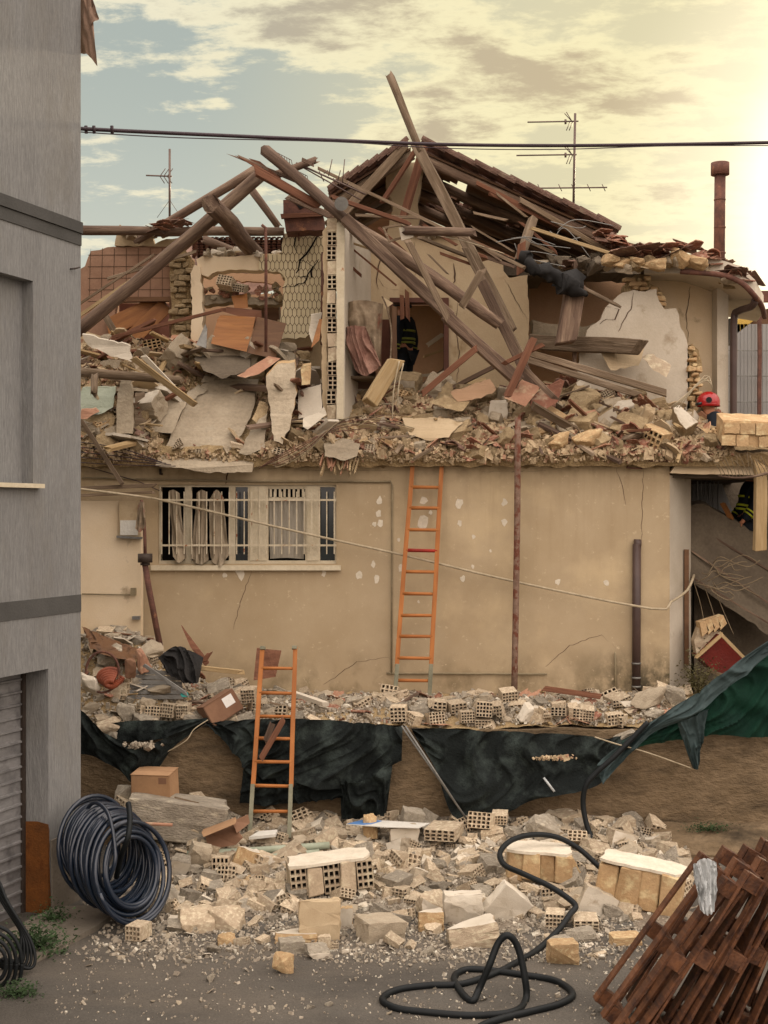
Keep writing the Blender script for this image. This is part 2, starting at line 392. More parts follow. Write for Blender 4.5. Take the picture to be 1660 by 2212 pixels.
BSEED = [100]
def beam(a, b, wpx, label, kind='log', mat='wood', h=None, name='roof_beam', cat='beam', group='fallen timbers of the wrecked roof', splinter=.06, roll=0, parent=None, bend=0, w_m=None):
    if kind == 'plank': roll = roll+R(78)
    p1, p2 = P(*a), P(*b); m, L_ = frame_from(p1, p2, roll); BSEED[0] += 1
    w = w_m or wpx/F*(a[2]+b[2])/2
    hh = w if h is None else h*w
    o = obj(name, beam_mesh(L_, w, hh, kind, BSEED[0], splinter, bend), mat, parent, m)
    if parent is None: tag(o, label, cat, group)
    return o
def tube(name, pts, r, mat, label=None, cat=None, parent=None, group=None, seg=8, sp=6, closed=False, taper=None):
    bm = bmesh.new(); add_tube(bm, spline(pts, sp) if sp else pts, r, seg, closed, taper)
    o = obj(name, bm, mat, parent)
    if label: tag(o, label, cat, group)
    return o

# ---------------------------------------------------------------- piece library
def hull_rock(seed, flat=.5, n=16):
    rs = random.Random(seed); bm = bmesh.new()
    for _ in range(n):
        v = Vector((rs.uniform(-1, 1), rs.uniform(-1, 1), rs.uniform(-1, 1)))
        mx = max(abs(c) for c in v); v = v/mx*rs.uniform(.82, 1) if rs.random() < .8 else v
        bm.verts.new(v*.5)
    r = bmesh.ops.convex_hull(bm, input=bm.verts[:])
    bmesh.ops.delete(bm, geom=[g for g in r['geom_interior'] if isinstance(g, bmesh.types.BMVert)], context='VERTS')
    bmesh.ops.bevel(bm, geom=bm.edges[:], offset=.03, segments=1, affect='EDGES')
    bmesh.ops.subdivide_edges(bm, edges=[e for e in bm.edges if e.calc_length() > .25], cuts=2, use_grid_fill=True)
    bmesh.ops.triangulate(bm, faces=bm.faces[:])
    for v in bm.verts: v.co += v.co.normalized()*noise.noise(v.co*5+Vector((seed, 0, 0)))*.07
    return mesh_of(bm, 'rock')
def hollow(bm, sx, sy, sz, ny, nz, depth=.05, mw=None, wall=.32):
    """clay block sx long, rows of square holes on both x faces"""
    def axis(s, n):
        c = s/n; e = [-s/2]
        for i in range(n): e += [-s/2+c*(i+wall/2), -s/2+c*(i+1-wall/2)]
        return e+[s/2]
    ys, zs = axis(sy, ny), axis(sz, nz); vs0 = []
    for sgn in (-1, 1):
        g = [[bm.verts.new((sgn*sx/2, y, z)) for z in zs] for y in ys]; vs0 += [v for r in g for v in r]
        for i in range(len(ys)-1):
            for j in range(len(zs)-1):
                q = (g[i][j], g[i+1][j], g[i+1][j+1], g[i][j+1])
                if i % 2 and j % 2:
                    inn = [bm.verts.new((sgn*(sx/2-depth), v.co.y, v.co.z)) for v in q]; vs0 += inn
                    for k in range(4): bm.faces.new((q[k], q[(k+1) % 4], inn[(k+1) % 4], inn[k]))
                    f = bm.faces.new(inn); f.material_index = 1
                else: bm.faces.new(q)
        if sgn == -1: ga = g
        else: gb = g
    ny_, nz_ = len(ys)-1, len(zs)-1
    for (pa, pb) in ([((i, 0), (i+1, 0)) for i in range(ny_)]+[((i, nz_), (i+1, nz_)) for i in range(ny_)]+[((0, j), (0, j+1)) for j in range(nz_)]+[((ny_, j), (ny_, j+1)) for j in range(nz_)]):
        bm.faces.new((ga[pa[0]][pa[1]], ga[pb[0]][pb[1]], gb[pb[0]][pb[1]], gb[pa[0]][pa[1]]))
    if mw is not None:
        for v in vs0: v.co = mw @ v.co
    return vs0
def brick_mesh(seed, broken=True):
    rs = random.Random(seed); bm = bmesh.new()
    hollow(bm, 1, 1, .55 if seed % 2 else .8, 5 if seed % 3 else 4, 3 if seed % 2 else 4, depth=.22)
    if broken:
        for _ in range(rs.choice((1, 1, 2))):
            no = Vector((rs.uniform(-.5, .5), rs.uniform(-1, 1), rs.uniform(-.8, .8))).normalized(); co = no*rs.uniform(.12, .42)
            r = bmesh.ops.bisect_plane(bm, geom=bm.verts[:]+bm.edges[:]+bm.faces[:], plane_co=co, plane_no=no, clear_outer=True)
            ed = [e for e in r['geom_cut'] if isinstance(e, bmesh.types.BMEdge)]
            bmesh.ops.triangle_fill(bm, edges=ed, use_beauty=True)
    for v in bm.verts: v.co += Vector((noise.noise(v.co*4), noise.noise(v.co*4+Vector((9, 0, 0))), noise.noise(v.co*4+Vector((0, 9, 0)))))*.025
    return mesh_of(bm, 'brick')
def tile_mesh(seed, arc=True):
    rs = random.Random(seed); bm = bmesh.new(); n = 7; rows = 4; r = .5; amax = 1.15 if arc else .12
    gt = []; gb = []
    for i in range(rows+1):
        x = (i/rows-.5)*rs.uniform(1.0, 1.0); a_, b_ = [], []
        for k in range(n+1):
            a = (k/n-.5)*2*amax; xx = x
            if i in (0, rows) : xx += rs.uniform(-.12, .12)
            sc = r if arc else 4
            a_.append(bm.verts.new((xx, math.sin(a)*sc, (math.cos(a)-1)*sc))); b_.append(bm.verts.new((xx, math.sin(a)*(sc-.05), (math.cos(a)-1)*sc-.06)))
        gt.append(a_); gb.append(b_)
    for g in (gt, gb):
        for i in range(rows):
            for k in range(n): bm.faces.new((g[i][k], g[i+1][k], g[i+1][k+1], g[i][k+1]))
    for i in range(rows):
        for k in (0, n): bm.faces.new((gt[i][k], gt[i+1][k], gb[i+1][k], gb[i][k]))
    for k in range(n):
        for i in (0, rows): bm.faces.new((gt[i][k], gt[i][k+1], gb[i][k+1], gb[i][k]))
    return mesh_of(bm, 'tile')
def shard_mesh(seed):
    rs = random.Random(seed); bm = bmesh.new(); n = rs.randint(5, 7); pts = []
    for k in range(n):
        a = 2*math.pi*k/n+rs.uniform(-.3, .3); pts.append(Vector((math.cos(a)*rs.uniform(.35, .55), math.sin(a)*rs.uniform(.35, .55), 0)))
    pts = [Vector(p) for p in jag([tuple(p) for p in pts], .025, .14, seed)]
    add_plate(bm, [pts], Vector((0, 0, -.16))); return mesh_of(bm, 'shard')
def stick_mesh(seed, kind='square'):
    bm = beam_mesh(1.0, .06, .03 if kind == 'square' else .06, kind, seed, .03); return mesh_of(bm, 'stick')
def block_mesh(seed):
    rs = random.Random(seed); bm = bmesh.new(); add_box(bm, (-.5, -.5, -.5), (.5, .5, .5))
    for _ in range(rs.choice((1, 2, 3))):
        no = Vector((rs.uniform(-1, 1), rs.uniform(-1, 1), rs.uniform(-.9, .9))).normalized(); co = no*rs.uniform(.32, .56)
        r = bmesh.ops.bisect_plane(bm, geom=bm.verts[:]+bm.edges[:]+bm.faces[:], plane_co=co, plane_no=no, clear_outer=True)
        bmesh.ops.triangle_fill(bm, edges=[e for e in r['geom_cut'] if isinstance(e, bmesh.types.BMEdge)], use_beauty=True)
    bmesh.ops.bevel(bm, geom=bm.edges[:], offset=.02, segments=1, affect='EDGES')
    bmesh.ops.triangulate(bm, faces=bm.faces[:]); bmesh.ops.subdivide_edges(bm, edges=[e for e in bm.edges if e.calc_length() > .2], cuts=3); bmesh.ops.triangulate(bm, faces=bm.faces[:])
    bm.normal_update(); side = rs.choice((0, 1, 2)); sg = rs.choice((-1, 1))
    for f in bm.faces:
        if f.normal[side]*sg > .9: f.material_index = 1
    for v in bm.verts: v.co += Vector((noise.noise(v.co*6+Vector((seed, 0, 0))), noise.noise(v.co*6+Vector((0, seed, 0))), noise.noise(v.co*6+Vector((0, 0, seed)))))*.075
    return mesh_of(bm, 'block')
LIB = {}
def lib(kind, mats):
    key = (kind, tuple(mats))
    if key not in LIB:
        mk_ = {'block': block_mesh, 'rock': lambda s: hull_rock(s), 'brick': lambda s: brick_mesh(s, True), 'wholebrick': lambda s: brick_mesh(s, False),
               'tile': lambda s: tile_mesh(s, True), 'flat': lambda s: tile_mesh(s, False), 'shard': shard_mesh, 'stick': stick_mesh, 'log': lambda s: stick_mesh(s, 'log')}[kind]
        ms = []
        for s in range(9):
            me = mk_(s*7+3)
            for m_ in mats: me.materials.append(M[m_])
            ms.append(me)
        LIB[key] = ms
    return LIB[key]
def piece(kind, mats, loc, size, rot, name, label, cat, group):
    me = random.choice(lib(kind, mats))
    o = bpy.data.objects.new(name, me); COL.objects.link(o)
    o.location = loc; o.scale = size; o.rotation_euler = rot
    return tag(o, label, cat, group)
def chips(name, n, pos, size, mat, parent=None):   # many small fragments as one mesh, too many to count
    bm = bmesh.new(); rs = random
    for _ in range(n):
        q = pos()
        if q is None: continue
        p, k = q; s = size*k*rs.uniform(.4, 1.5)*(1 if rs.random() < .9 else 1.8); m = Matrix.Translation(p) @ Euler((rs.uniform(0, 6), rs.uniform(0, 6), rs.uniform(0, 6))).to_matrix().to_4x4()
        a, b, c = s*rs.uniform(.5, 1), s*rs.uniform(.35, .8), s*rs.uniform(.12, .5)
        add_box(bm, (-a, -b, -c), (a, b, c), m, jit=s*.2)
    o = obj(name, bm, mat, parent); return o

# landmark phrases used to say where a loose piece lies (photo units)
LM_YARD = [(585, 1800, 'foot of the lower ladder'), (435, 1760, 'big concrete lump'), (245, 1850, 'blue pipe coil'), (480, 1800, 'open brown box'), (560, 1840, 'grey green pipes'),
           (710, 1880, 'white topped masonry slab'), (690, 1985, 'upright pale block'), (830, 1775, 'blue and white sheet'), (1165, 1850, 'masonry lump inside the hose loop'),
           (1380, 1905, 'largest white topped masonry lump'), (1000, 1965, 'block with a white face'), (1090, 1960, 'curved white plaster piece'), (1240, 1960, 'kink of the black hose'),
           (1040, 1780, 'foot of the leaning thin poles'), (1030, 2110, 'tangled black hose'), (820, 2010, 'lone grey block'), (610, 2080, 'small brick nearest the viewer'), (1215, 2060, 'tan stump of brick'), (400, 1960, 'edge of the debris'), (930, 1880, 'middle of the yard debris')]
LM_TER = [(240, 1470, 'orange hose bundle'), (390, 1440, 'black sacking'), (330, 1480, 'grey slatted panel'), (480, 1520, 'cardboard box with a label'), (600, 1440, 'top of the lower ladder'),
          (580, 1430, 'brown board on the wall'), (890, 1500, 'foot of the upper ladder'), (1115, 1500, 'rusty pole foot'), (960, 1530, 'stacked hollow bricks'), (1375, 1500, 'brown downpipe foot'),
          (1230, 1490, 'red brown plank'), (720, 1500, 'bare stretch of facade'), (1440, 1500, 'white corner strip'), (1130, 1540, 'white cube block'), (230, 1560, 'end of the tarp hammock'), (330, 1535, 'brick panel on the terrace edge')]
LM_UP = [(460, 900, 'big cracked slab'), (610, 860, 'upright broken slab'), (520, 720, 'orange cabinet panel'), (330, 745, 'tumbled hollow block panel'), (290, 810, 'short log on the left'), (265, 880, 'standing concrete slab'),
         (395, 850, 'pair of pale boards'), (725, 860, 'broken brick wall end'), (785, 760, 'dusty wardrobe'), (830, 815, 'leaning stump of timber'), (900, 830, 'doorway with the rescuer'), (1000, 850, 'foot of the long diagonal beam'),
         (1075, 895, 'pale rounded stone'), (1125, 855, 'square pink tiles'), (1118, 930, 'top of the rusty pole'), (1250, 870, 'large angular stone'), (1340, 880, 'pale rock below the double beam'), (1240, 950, 'pair of cube blocks at the edge'),
         (1420, 790, 'hollow brick cluster by the white wall'), (1430, 850, 'end of the double beam'), (1490, 900, 'cracked plaster wall'), (1545, 890, 'red helmet'), (1600, 935, 'ochre masonry block'), (925, 1000, 'top of the upper ladder'), (740, 970, 'splintered clay hanging over the edge'), (940, 920, 'flat beige board'), (640, 960, 'bundle of bent wires'), (990, 935, 'ribbed roof tile')]
def where(x, y, lms):
    b = min(lms, key=lambda l: math.hypot(l[0]-x, (l[1]-y)*1.3)); dx, dy = x-b[0], y-b[1]
    if abs(dx)+abs(dy) < 22: return 'right at the '+b[2]
    if abs(dx) > abs(dy)*1.2: return ('right of the ' if dx > 0 else 'left of the ')+b[2]
    return ('below the ' if dy > 0 else 'above the ')+b[2]
def sizeword(s): return 'tiny' if s < .08 else 'small' if s < .14 else 'medium sized' if s < .22 else 'large'

# ---------------------------------------------------------------- ground, terrace
def hyard(X, d):
    if d > 15.9: return 0
    x = CX+X/d*F
    e = min(1, max(0, (x-300)/120))*min(1, max(0, (1490-x)/120))
    h = max(0, (d-12.9)/2.9)**1.5*.33*e
    if x < 520: h += .28*max(0, 1-abs(x-400)/130)*max(0, min(1, (d-14.6)/.5))
    return h+.035*noise.noise((X*3, d*3, 0))*e*(1 if d > 12.6 else 0)
bm = bmesh.new()
bmesh.ops.create_grid(bm, x_segments=2, y_segments=2, size=900)
struct('ground', bm, 'asphalt')
bm = bmesh.new(); NX, NY = 90, 50; g = []
for i in range(NX+1):
    r = []
    for j in range(NY+1):
        d = 11.6+(15.85-11.6)*j/NY; x = 230+(1560-230)*i/NX; X = (x-CX)/F*d
        r.append(bm.verts.new((X, d, hyard(X, d)-.02+.03*(0 if d < 12.6 else 1)*(.6+.8*noise.noise((X*7, d*7, 3))))))
    g.append(r)
for i in range(NX):
    for j in range(NY): bm.faces.new((g[i][j], g[i+1][j], g[i+1][j+1], g[i][j+1]))
tag(obj('debris_bed', bm, 'dust_yard', smooth=True), None, None, kind='stuff')['label'] = 'grey bed of dust and crushed masonry spread over the yard'
bpy.data.objects['debris_bed']['category'] = 'debris'

DW, TZ = 15.8, 1.33                               # retaining wall front and terrace level
DF = 17.8                                         # facade distance
bm = bmesh.new(); add_box(bm, (-14, DW+.25, .0), (14, 45, TZ)); struct('terrace', bm, 'earth')
bm = bmesh.new()
top = [(-9, 1.34)]+[(x, 1.33+.05*noise.noise((x*1.7, 0, 0))+.03*noise.noise((x*6, 5, 0))) for x in [(-9+.25*k) for k in range(1, 76)]]+[(10, 1.33)]
out = [Vector((x, DW, z)) for x, z in top]+[Vector((10, DW, -.1)), Vector((-9, DW, -.1))]
add_plate(bm, [out], Vector((0, .245, 0)))
rw = obj('retaining_wall', bm, 'retain'); tag(rw, 'brown layered retaining wall below the terrace with tarps over its edge', 'wall')
bm = bmesh.new()
pr = [(15.2, -.05), (15.2, .03), (15.35, .14), (15.6, .24), (15.795, .27), (15.795, -.05)]
for k in range(26):
    X0, X1 = 2.35+k*.16, 2.35+(k+1)*.16
    if k == 0: prev_ = [bm.verts.new((X0, a, b)) for a, b in pr]
    nx_ = [bm.verts.new((X1, a+.04*noise.noise((X1*3, b*5, 1)), b+(.04*noise.noise((X1*3, a*5, 0)) if b > 0 else 0))) for a, b in pr]
    for q in range(6): bm.faces.new((prev_[q], nx_[q], nx_[(q+1) % 6], prev_[(q+1) % 6]))
    prev_ = nx_
obj('footing', bm, 'retain', rw)

# ---------------------------------------------------------------- grey building on the left
C0 = Vector((-3.02, 13.6, 0)); DIR = Vector((.3627, 1, 0)).normalized(); NRM = Vector((DIR.y, -DIR.x, 0))   # outward normal
def gb(x, y, off=0):                              # point on the grey wall seen at x, y
    u = (x-CX)/F; t = (C0.y*u-C0.x)/(u-.3627); d = C0.y-t
    return Vector((C0.x-.3627*t, d, HC+(CY-y)/F*d))+NRM*off
def W(t, z, off=0): return Vector((C0.x, C0.y, 0))-DIR*t+Vector((0, 0, z))+NRM*off
def tof(x):
    u = (x-CX)/F; t = (C0.y*u-C0.x)/(u-.3627); return t/DIR.y
grey = thing('grey_building', 'grey scraped render building with dark bands and a roller shutter at the left', 'building', (-3.02, 13.6, 0))
def wpoly(pts, off=0): return [W(t, z, off) for t, z in pts]
tw, tg = tof(72), tof(105)
bm = bmesh.new()
outer = [(0, -.05), (7, -.05), (7, 11), (0, 11)]
win = [(tw, 4.12), (tw+1.4, 4.12), (tw+1.4, 6.02), (tw, 6.02)]
gar = [(tg, -.04), (tg+2.6, -.04), (tg+2.6, 2.35), (tg, 2.35)]
outer = [(0, -.05), (tg, -.05), (tg, 2.35), (tg+2.6, 2.35), (tg+2.6, -.05), (7, -.05), (7, 11), (0, 11)]
add_plate(bm, [wpoly(outer), wpoly(win)], -NRM*.3)
obj('wall', bm, 'greywall', grey)
bm = bmesh.new()                                   # other sides of the building
pp = Vector((-DIR.y, DIR.x, 0))                   # going away from the yard
a, b = W(.0, 0, -.3), W(7, 0, -.3)
for z0, z1 in ((-.05, 11),):
    add_plate(bm, [[a, a+pp*5, a+pp*5+Vector((0, 0, 11)), a+Vector((0, 0, 11))]], -DIR*.25)
    add_plate(bm, [[a+Vector((0, 0, 11.0)), a+pp*5+Vector((0, 0, 11)), b+pp*5+Vector((0, 0, 11)), b+Vector((0, 0, 11))]], Vector((0, 0, .3)))
obj('side_wall', bm, 'greywall', grey)
for (z0, z1, o_) in ((6.62, 6.73, .028), (6.50, 6.615, .012), (2.86, 3.03, .008)):
    bm = bmesh.new(); add_plate(bm, [wpoly([(.002, z0), (7, z0), (7, z1), (.002, z1)], o_)], -NRM*(o_-.001)); obj('band', bm, 'greyband', grey)
bm = bmesh.new(); add_plate(bm, [wpoly([(tw-.02, 4.0), (tw+1.5, 4.0), (tw+1.5, 6.1), (tw-.02, 6.1)], -.12)], -NRM*.1); bp_ = obj('blind_window', bm, 'greywall', grey)
bm = bmesh.new(); add_plate(bm, [wpoly([(tw-.09, 4.075), (tw+1.5, 4.075), (tw+1.5, 4.115), (tw-.09, 4.115)], .07)], -NRM*.19); obj('window_sill', bm, 'white_paint', bp_)
sh = bmesh.new(); ns = 21; x0s = tg-.0
rings = []
z = -.02; k = 0
prof = []
while z < 2.36:
    prof += [(z, 0), (z+.085, .0), (z+.095, .02), (z+.112, .02), (z+.118, .0)]; z += .12
r0 = [sh.verts.new(W(tg, zz, -.285+oo)) for zz, oo in prof]; r1 = [sh.verts.new(W(tg+2.6, zz, -.285+oo)) for zz, oo in prof]
for i in range(len(prof)-1): sh.faces.new((r0[i], r1[i], r1[i+1], r0[i+1]))
obj('roller_shutter', sh, 'shutter', grey)
bm = bmesh.new(); add_plate(bm, [[W(tg+.002, -.02, -.25), W(tg+.045, -.02, -.25), W(tg+.045, 2.348, -.25), W(tg+.002, 2.348, -.25)]], -NRM*.03); obj('guide_rail', bm, 'metal_dark', grey)
bm = bmesh.new(); add_plate(bm, [[W(tg+.002, -.04, .004), W(tg+.002, .86, .004), W(tg+.002, .88, -.12), W(tg+.002, .87, -.28), W(tg+.002, -.04, -.28)]], DIR*-.004+Vector((0, 0, 0)))
obj('rust_coat', bm, 'rust_orange', grey)
bm = bmesh.new(); rs_ = random.Random(5)
add_plate(bm, [wpoly(jag([(tg-.05, -.04), (tg+.001, -.04), (tg+.001, .84), (tg-.012, .8), (tg-.02, .4)], .008, .08, 4), .004)], -NRM*.003); obj('rust_edge', bm, 'rust_orange', grey)
bm = bmesh.new(); add_plate(bm, [wpoly([(-.012, -.04), (tg-.055, -.04), (tg-.03, .7), (-.012, .72)], .018)], -NRM*.017); obj('plinth', bm, 'pad', grey)
bm = bmesh.new(); add_tube(bm, [gb(152, 581), gb(152, 581, .05), gb(162, 578, .06)], .008, 6); obj('hook', bm, 'metal_dark', grey)
# pad in front of the shutter
bm = bmesh.new(); q = [W(tg-.42, 0, .62), W(tg-.1, 0, .02), W(tg+2.6, 0, .02), W(tg+2.6, 0, .7), W(tg+.3, 0, .72)]
add_plate(bm, [[p+Vector((0, 0, .05)) for p in q]], Vector((0, 0, -.06))); struct('pavement', bm, 'pad')

def cloth_grid(top, bot, nu=40, nv=16, amp=.06, fu=6, seed=0, sag=0, ridge=0, fv=1.2):
    """top/bot: lists of (x,y,d) of equal meaning; builds a folded sheet between the two edges"""
    T = spline([P(*p) for p in top], 12); B = spline([P(*p) for p in bot], 12)
    def at(L_, u):
        k = u*(len(L_)-1); i = min(int(k), len(L_)-2); return L_[i].lerp(L_[i+1], k-i)
    bm = bmesh.new(); g = []
    for i in range(nu+1):
        u = i/nu; r = []
        for j in range(nv+1):
            v = j/nv; p = at(T, u).lerp(at(B, u), v)
            n1 = math.sin((u+v*.35*math.sin(seed+u*3))*fu*2*math.pi+seed+noise.noise((u*3, v*2, seed))*4)*(.2+v)
            n1 += noise.noise((u*fu*1.6, v*fv*2, seed+5))*1.4+noise.noise((u*fu*4, v*fv*6, seed+9))*.5
            if ridge:
                q = u*fu*2.2+v*1.3*math.sin(seed*1.7)+noise.noise((u*2.2, v*1.5, seed+2))*1.6; n1 = n1*.45+(1-abs(math.sin(q*2.4)))**2.2*1.5+(1-abs(math.sin(q*5.3+2+v*2)))**3*.6
            p = p+Vector((0, -amp*n1-sag*math.sin(math.pi*v), 0)); r.append(bm.verts.new(p))
        g.append(r)
    for i in range(nu):
        for j in range(nv): bm.faces.new((g[i][j], g[i+1][j], g[i+1][j+1], g[i][j+1])).smooth = True
    return bm
awn = obj('cloth_rag', cloth_grid([(170, -6, 13.7), (180, -8, 13.65), (197, -10, 13.6)], [(168, 110, 13.75), (190, 118, 13.7), (212, 145, 13.6)], 14, 20, .03, 2, 3), 'awning')
tag(awn, 'torn pinkish rag hanging from the top corner of the grey building', 'cloth')
bm = cloth_grid([(180, -8, 13.66), (192, -8, 13.62), (200, -8, 13.58)], [(194, 60, 13.6), (202, 52, 13.6), (214, 40, 13.55)], 10, 12, .03, 2, 8)
obj('flap', bm, 'awning', awn)

# ---------------------------------------------------------------- the house
house = thing('wrecked_house', 'ochre two storey house with its upper floor blown open and roof broken', 'house', (0, DF, TZ))
bm = bmesh.new()
X0, X1 = -5.5, (1447-CX)/F*DF
zt = zat(992, DF)
tops = []
n = 110
for k in range(n+1):
    X = X1+(X0-X1)*k/n; tops.append(Vector((X, DF, zt+.03*noise.noise((X*2, 1, 0))+.02*noise.noise((X*9, 1, 0)))))
outer = [Vector((X0, DF, TZ-.05)), Vector((X1, DF, TZ-.05))]+tops
hole = [P(343, 1218, DF), P(727, 1218, DF), P(727, 1047, DF), P(343, 1047, DF)]
add_plate(bm, [outer, hole], Vector((0, .32, 0)))
facade = obj('facade_wall', bm, 'facade', house)
# rough concrete ring beam along the top edge of the facade
bm = bmesh.new(); ptop = []
for k in range(161):
    x = 178+(1447-178)*k/160; ptop.append((x, 988+3*noise.noise((x*.05, 0, 0)), DF-.02))
pbot = [(x, 1008+9*noise.noise((x*.02, 3, 0))+5*noise.noise((x*.09, 8, 0)), DF-.02) for (x, y, d) in ptop[::-1]]
add_plate(bm, [[P(*p) for p in ptop+pbot]], Vector((0, .018, 0))); obj('ring_beam', bm, 'dust', house)
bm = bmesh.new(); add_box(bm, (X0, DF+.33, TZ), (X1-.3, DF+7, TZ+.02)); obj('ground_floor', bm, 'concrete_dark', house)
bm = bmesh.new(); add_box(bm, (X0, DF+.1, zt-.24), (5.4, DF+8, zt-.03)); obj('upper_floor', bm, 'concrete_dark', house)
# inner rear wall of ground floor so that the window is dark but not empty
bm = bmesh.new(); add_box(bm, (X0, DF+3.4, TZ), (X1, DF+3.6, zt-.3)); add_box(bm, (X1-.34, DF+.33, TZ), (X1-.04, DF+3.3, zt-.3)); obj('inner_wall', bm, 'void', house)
# spots of filler
rs_ = random.Random(3)
for (x, y, s) in ((820, 1081, 11), (818, 1109, 9), (809, 1132, 7), (822, 1130, 9), (916, 1082, 12), (915, 1130, 17), (993, 1087, 12), (1091, 1085, 10), (993, 1130, 8), (1089, 1127, 10), (1024, 1160, 6),
                  (862, 1166, 5), (807, 1218, 9), (776, 1243, 11), (815, 1250, 11), (1000, 1250, 9), (1022, 1224, 6), (866, 1227, 9), (1206, 1257, 9), (1310, 1259, 9), (520, 1240, 15), (486, 1242, 7), (700, 1240, 8), (930, 1107, 6), (1060, 1190, 4), (905, 1300, 4)):
    pts = []
    for k in range(9):
        a = k/9*6.283; r = s*rs_.uniform(.55, 1.1); pts.append(P(x+math.cos(a)*r*.75, y+math.sin(a)*r, DF-.003))
    bm = bmesh.new(); add_plate(bm, [pts], Vector((0, .002, 0))); obj('filler_patch', bm, 'patch', house)
# cracks in the facade, thin dark fissures
def crack(pts, w, d, parent, mat='void', amp=3, seed=1):
    bm = bmesh.new(); rs_ = random.Random(seed); q = []
    for a, b in zip(pts, pts[1:]):
        k = max(2, int(math.hypot(b[0]-a[0], b[1]-a[1])/9))
        for j in range(k): q.append((a[0]+(b[0]-a[0])*j/k+rs_.uniform(-amp, amp), a[1]+(b[1]-a[1])*j/k+rs_.uniform(-amp, amp)))
    q.append(pts[-1]); n = len(q)
    up = [P(x-w*(.3+.7*math.sin(math.pi*i/(n-1))), y+(-w*.3), d) for i, (x, y) in enumerate(q)]
    dn = [P(x+w*(.3+.7*math.sin(math.pi*i/(n-1))), y+w*.3, d) for i, (x, y) in enumerate(q)]
    U = [bm.verts.new(p) for p in up]; V = [bm.verts.new(p) for p in dn]
    for i in range(n-1): bm.faces.new((U[i], U[i+1], V[i+1], V[i]))
    return obj('crack', bm, mat, parent)
for i, (pts, w) in enumerate([([(497, 1012), (490, 1030), (488, 1046)], 1.6), ([(545, 1232), (520, 1300), (505, 1360)], .5), ([(1330, 1010), (1345, 1050), (1352, 1090)], .6), ([(1180, 1440), (1230, 1395), (1300, 1370), (1330, 1400)], .6), ([(700, 1480), (770, 1430), (840, 1420)], .6), ([(1390, 1010), (1386, 1180)], .5), ([(850, 1016), (700, 1016), (560, 1012)], .6), ([(1180, 1018), (1040, 1019)], .6)]):
    crack(pts, w, DF-.004, house, 'grout', 1.5, i)
# right-hand return of the facade: pale strip
bm = bmesh.new(); pa, pb = P(1447, 1030, DF+.0), P(1493, 1030, 18.55)
add_plate(bm, [[Vector((pa.x+.002, pa.y+.003, TZ)), Vector((pb.x, pb.y, TZ)), Vector((pb.x, pb.y, 4.3)), Vector((pa.x+.002, pa.y+.003, 4.33))]], Vector((-.12, .2, 0)))
obj('return_wall', bm, 'plaster_white', house)
bm = bmesh.new(); pc = P(1478, 1030, 18.27); 
add_box(bm, (pc.x, pc.y-.03, 1.8), (pc.x+.06, pc.y-.0, 3.35)); obj('door_leaf_edge', bm, 'wood_brown', house)

# ---- window with grille
wnd = obj('window', (lambda b_: (add_plate(b_, [[P(343, 1219, DF+.05), P(727, 1219, DF+.05), P(727, 1047, DF+.05), P(343, 1047, DF+.05)]]+
      [[P(a+2, 1211, DF+.05), P(b-2, 1211, DF+.05), P(b-2, 1052, DF+.05), P(a+2, 1052, DF+.05)] for a, b in ((346, 402), (412, 497), (507, 538), (578, 662), (690, 726))], Vector((0, .07, 0))), b_)[1])(bmesh.new()), 'white_paint', house)
for a, b in ((540, 558), (559, 576), (664, 688)):
    bm = bmesh.new(); add_box(bm, (P(a, 0, DF+.05).x, DF+.035, zat(1211, DF+.05)), (P(b, 0, DF+.05).x, DF+.049, zat(1050, DF+.05))); obj('shutter_panel', bm, 'white_paint', wnd)
sill = bmesh.new(); add_box(sill, (P(328, 0, DF).x, DF-.07, zat(1232, DF-.05)), (P(737, 0, DF).x, DF+.05, zat(1221, DF))); obj('sill', sill, 'white_paint', wnd)
for a, b in ((507, 538), (690, 726)):
    bm = bmesh.new(); add_box(bm, (P(a+2, 0, DF).x, DF+.09, zat(1211, DF)), (P(b-2, 0, DF).x, DF+.1, zat(1050, DF))); obj('pane', bm, 'glass_dark', wnd)
bm = bmesh.new()
for k in range(8):
    xa = 582+k*10; add_box(bm, (P(xa, 0, DF).x, DF+.06, zat(1075, DF)), (P(xa+5, 0, DF).x, DF+.075, zat(1055, DF)))
add_box(bm, (P(580, 0, DF).x, DF+.06, zat(1056, DF)), (P(661, 0, DF).x, DF+.076, zat(1052, DF))); add_box(bm, (P(580, 0, DF).x, DF+.06, zat(1079, DF)), (P(661, 0, DF).x, DF+.076, zat(1074, DF)))
obj('blind_rail', bm, 'white_paint', wnd)
obj('net_curtain', cloth_grid([(581, 1078, DF+.12), (620, 1078, DF+.12), (660, 1078, DF+.12)], [(584, 1207, DF+.13), (620, 1205, DF+.13), (657, 1208, DF+.13)], 50, 8, .012, 9, 1), 'curtain_sheer', wnd)
obj('net_curtain', cloth_grid([(700, 1052, DF+.2), (712, 1052, DF+.2), (725, 1052, DF+.2)], [(717, 1210, DF+.2), (721, 1210, DF+.2), (726, 1210, DF+.2)], 20, 12, .02, 2, 4), 'curtain_sheer', wnd)
for (t_, b_, s_) in (([(366, 1060, DF-.02), (376, 1058, DF-.03), (388, 1065, DF-.02)], [(374, 1200, DF-.06), (388, 1215, DF-.07), (402, 1205, DF-.05)], 2),
                     ([(425, 1065, DF-.0), (435, 1058, DF-.02), (446, 1062, DF)], [(414, 1205, DF-.06), (432, 1220, DF-.07), (450, 1210, DF-.05)], 5),
                     ([(452, 1080, DF), (468, 1058, DF-.02), (484, 1075, DF)], [(455, 1205, DF-.06), (474, 1225, DF-.07), (494, 1200, DF-.05)], 7)):
    c_ = obj('torn_curtain', cloth_grid(t_, b_, 16, 26, .035, 2.2, s_), 'curtain', wnd)
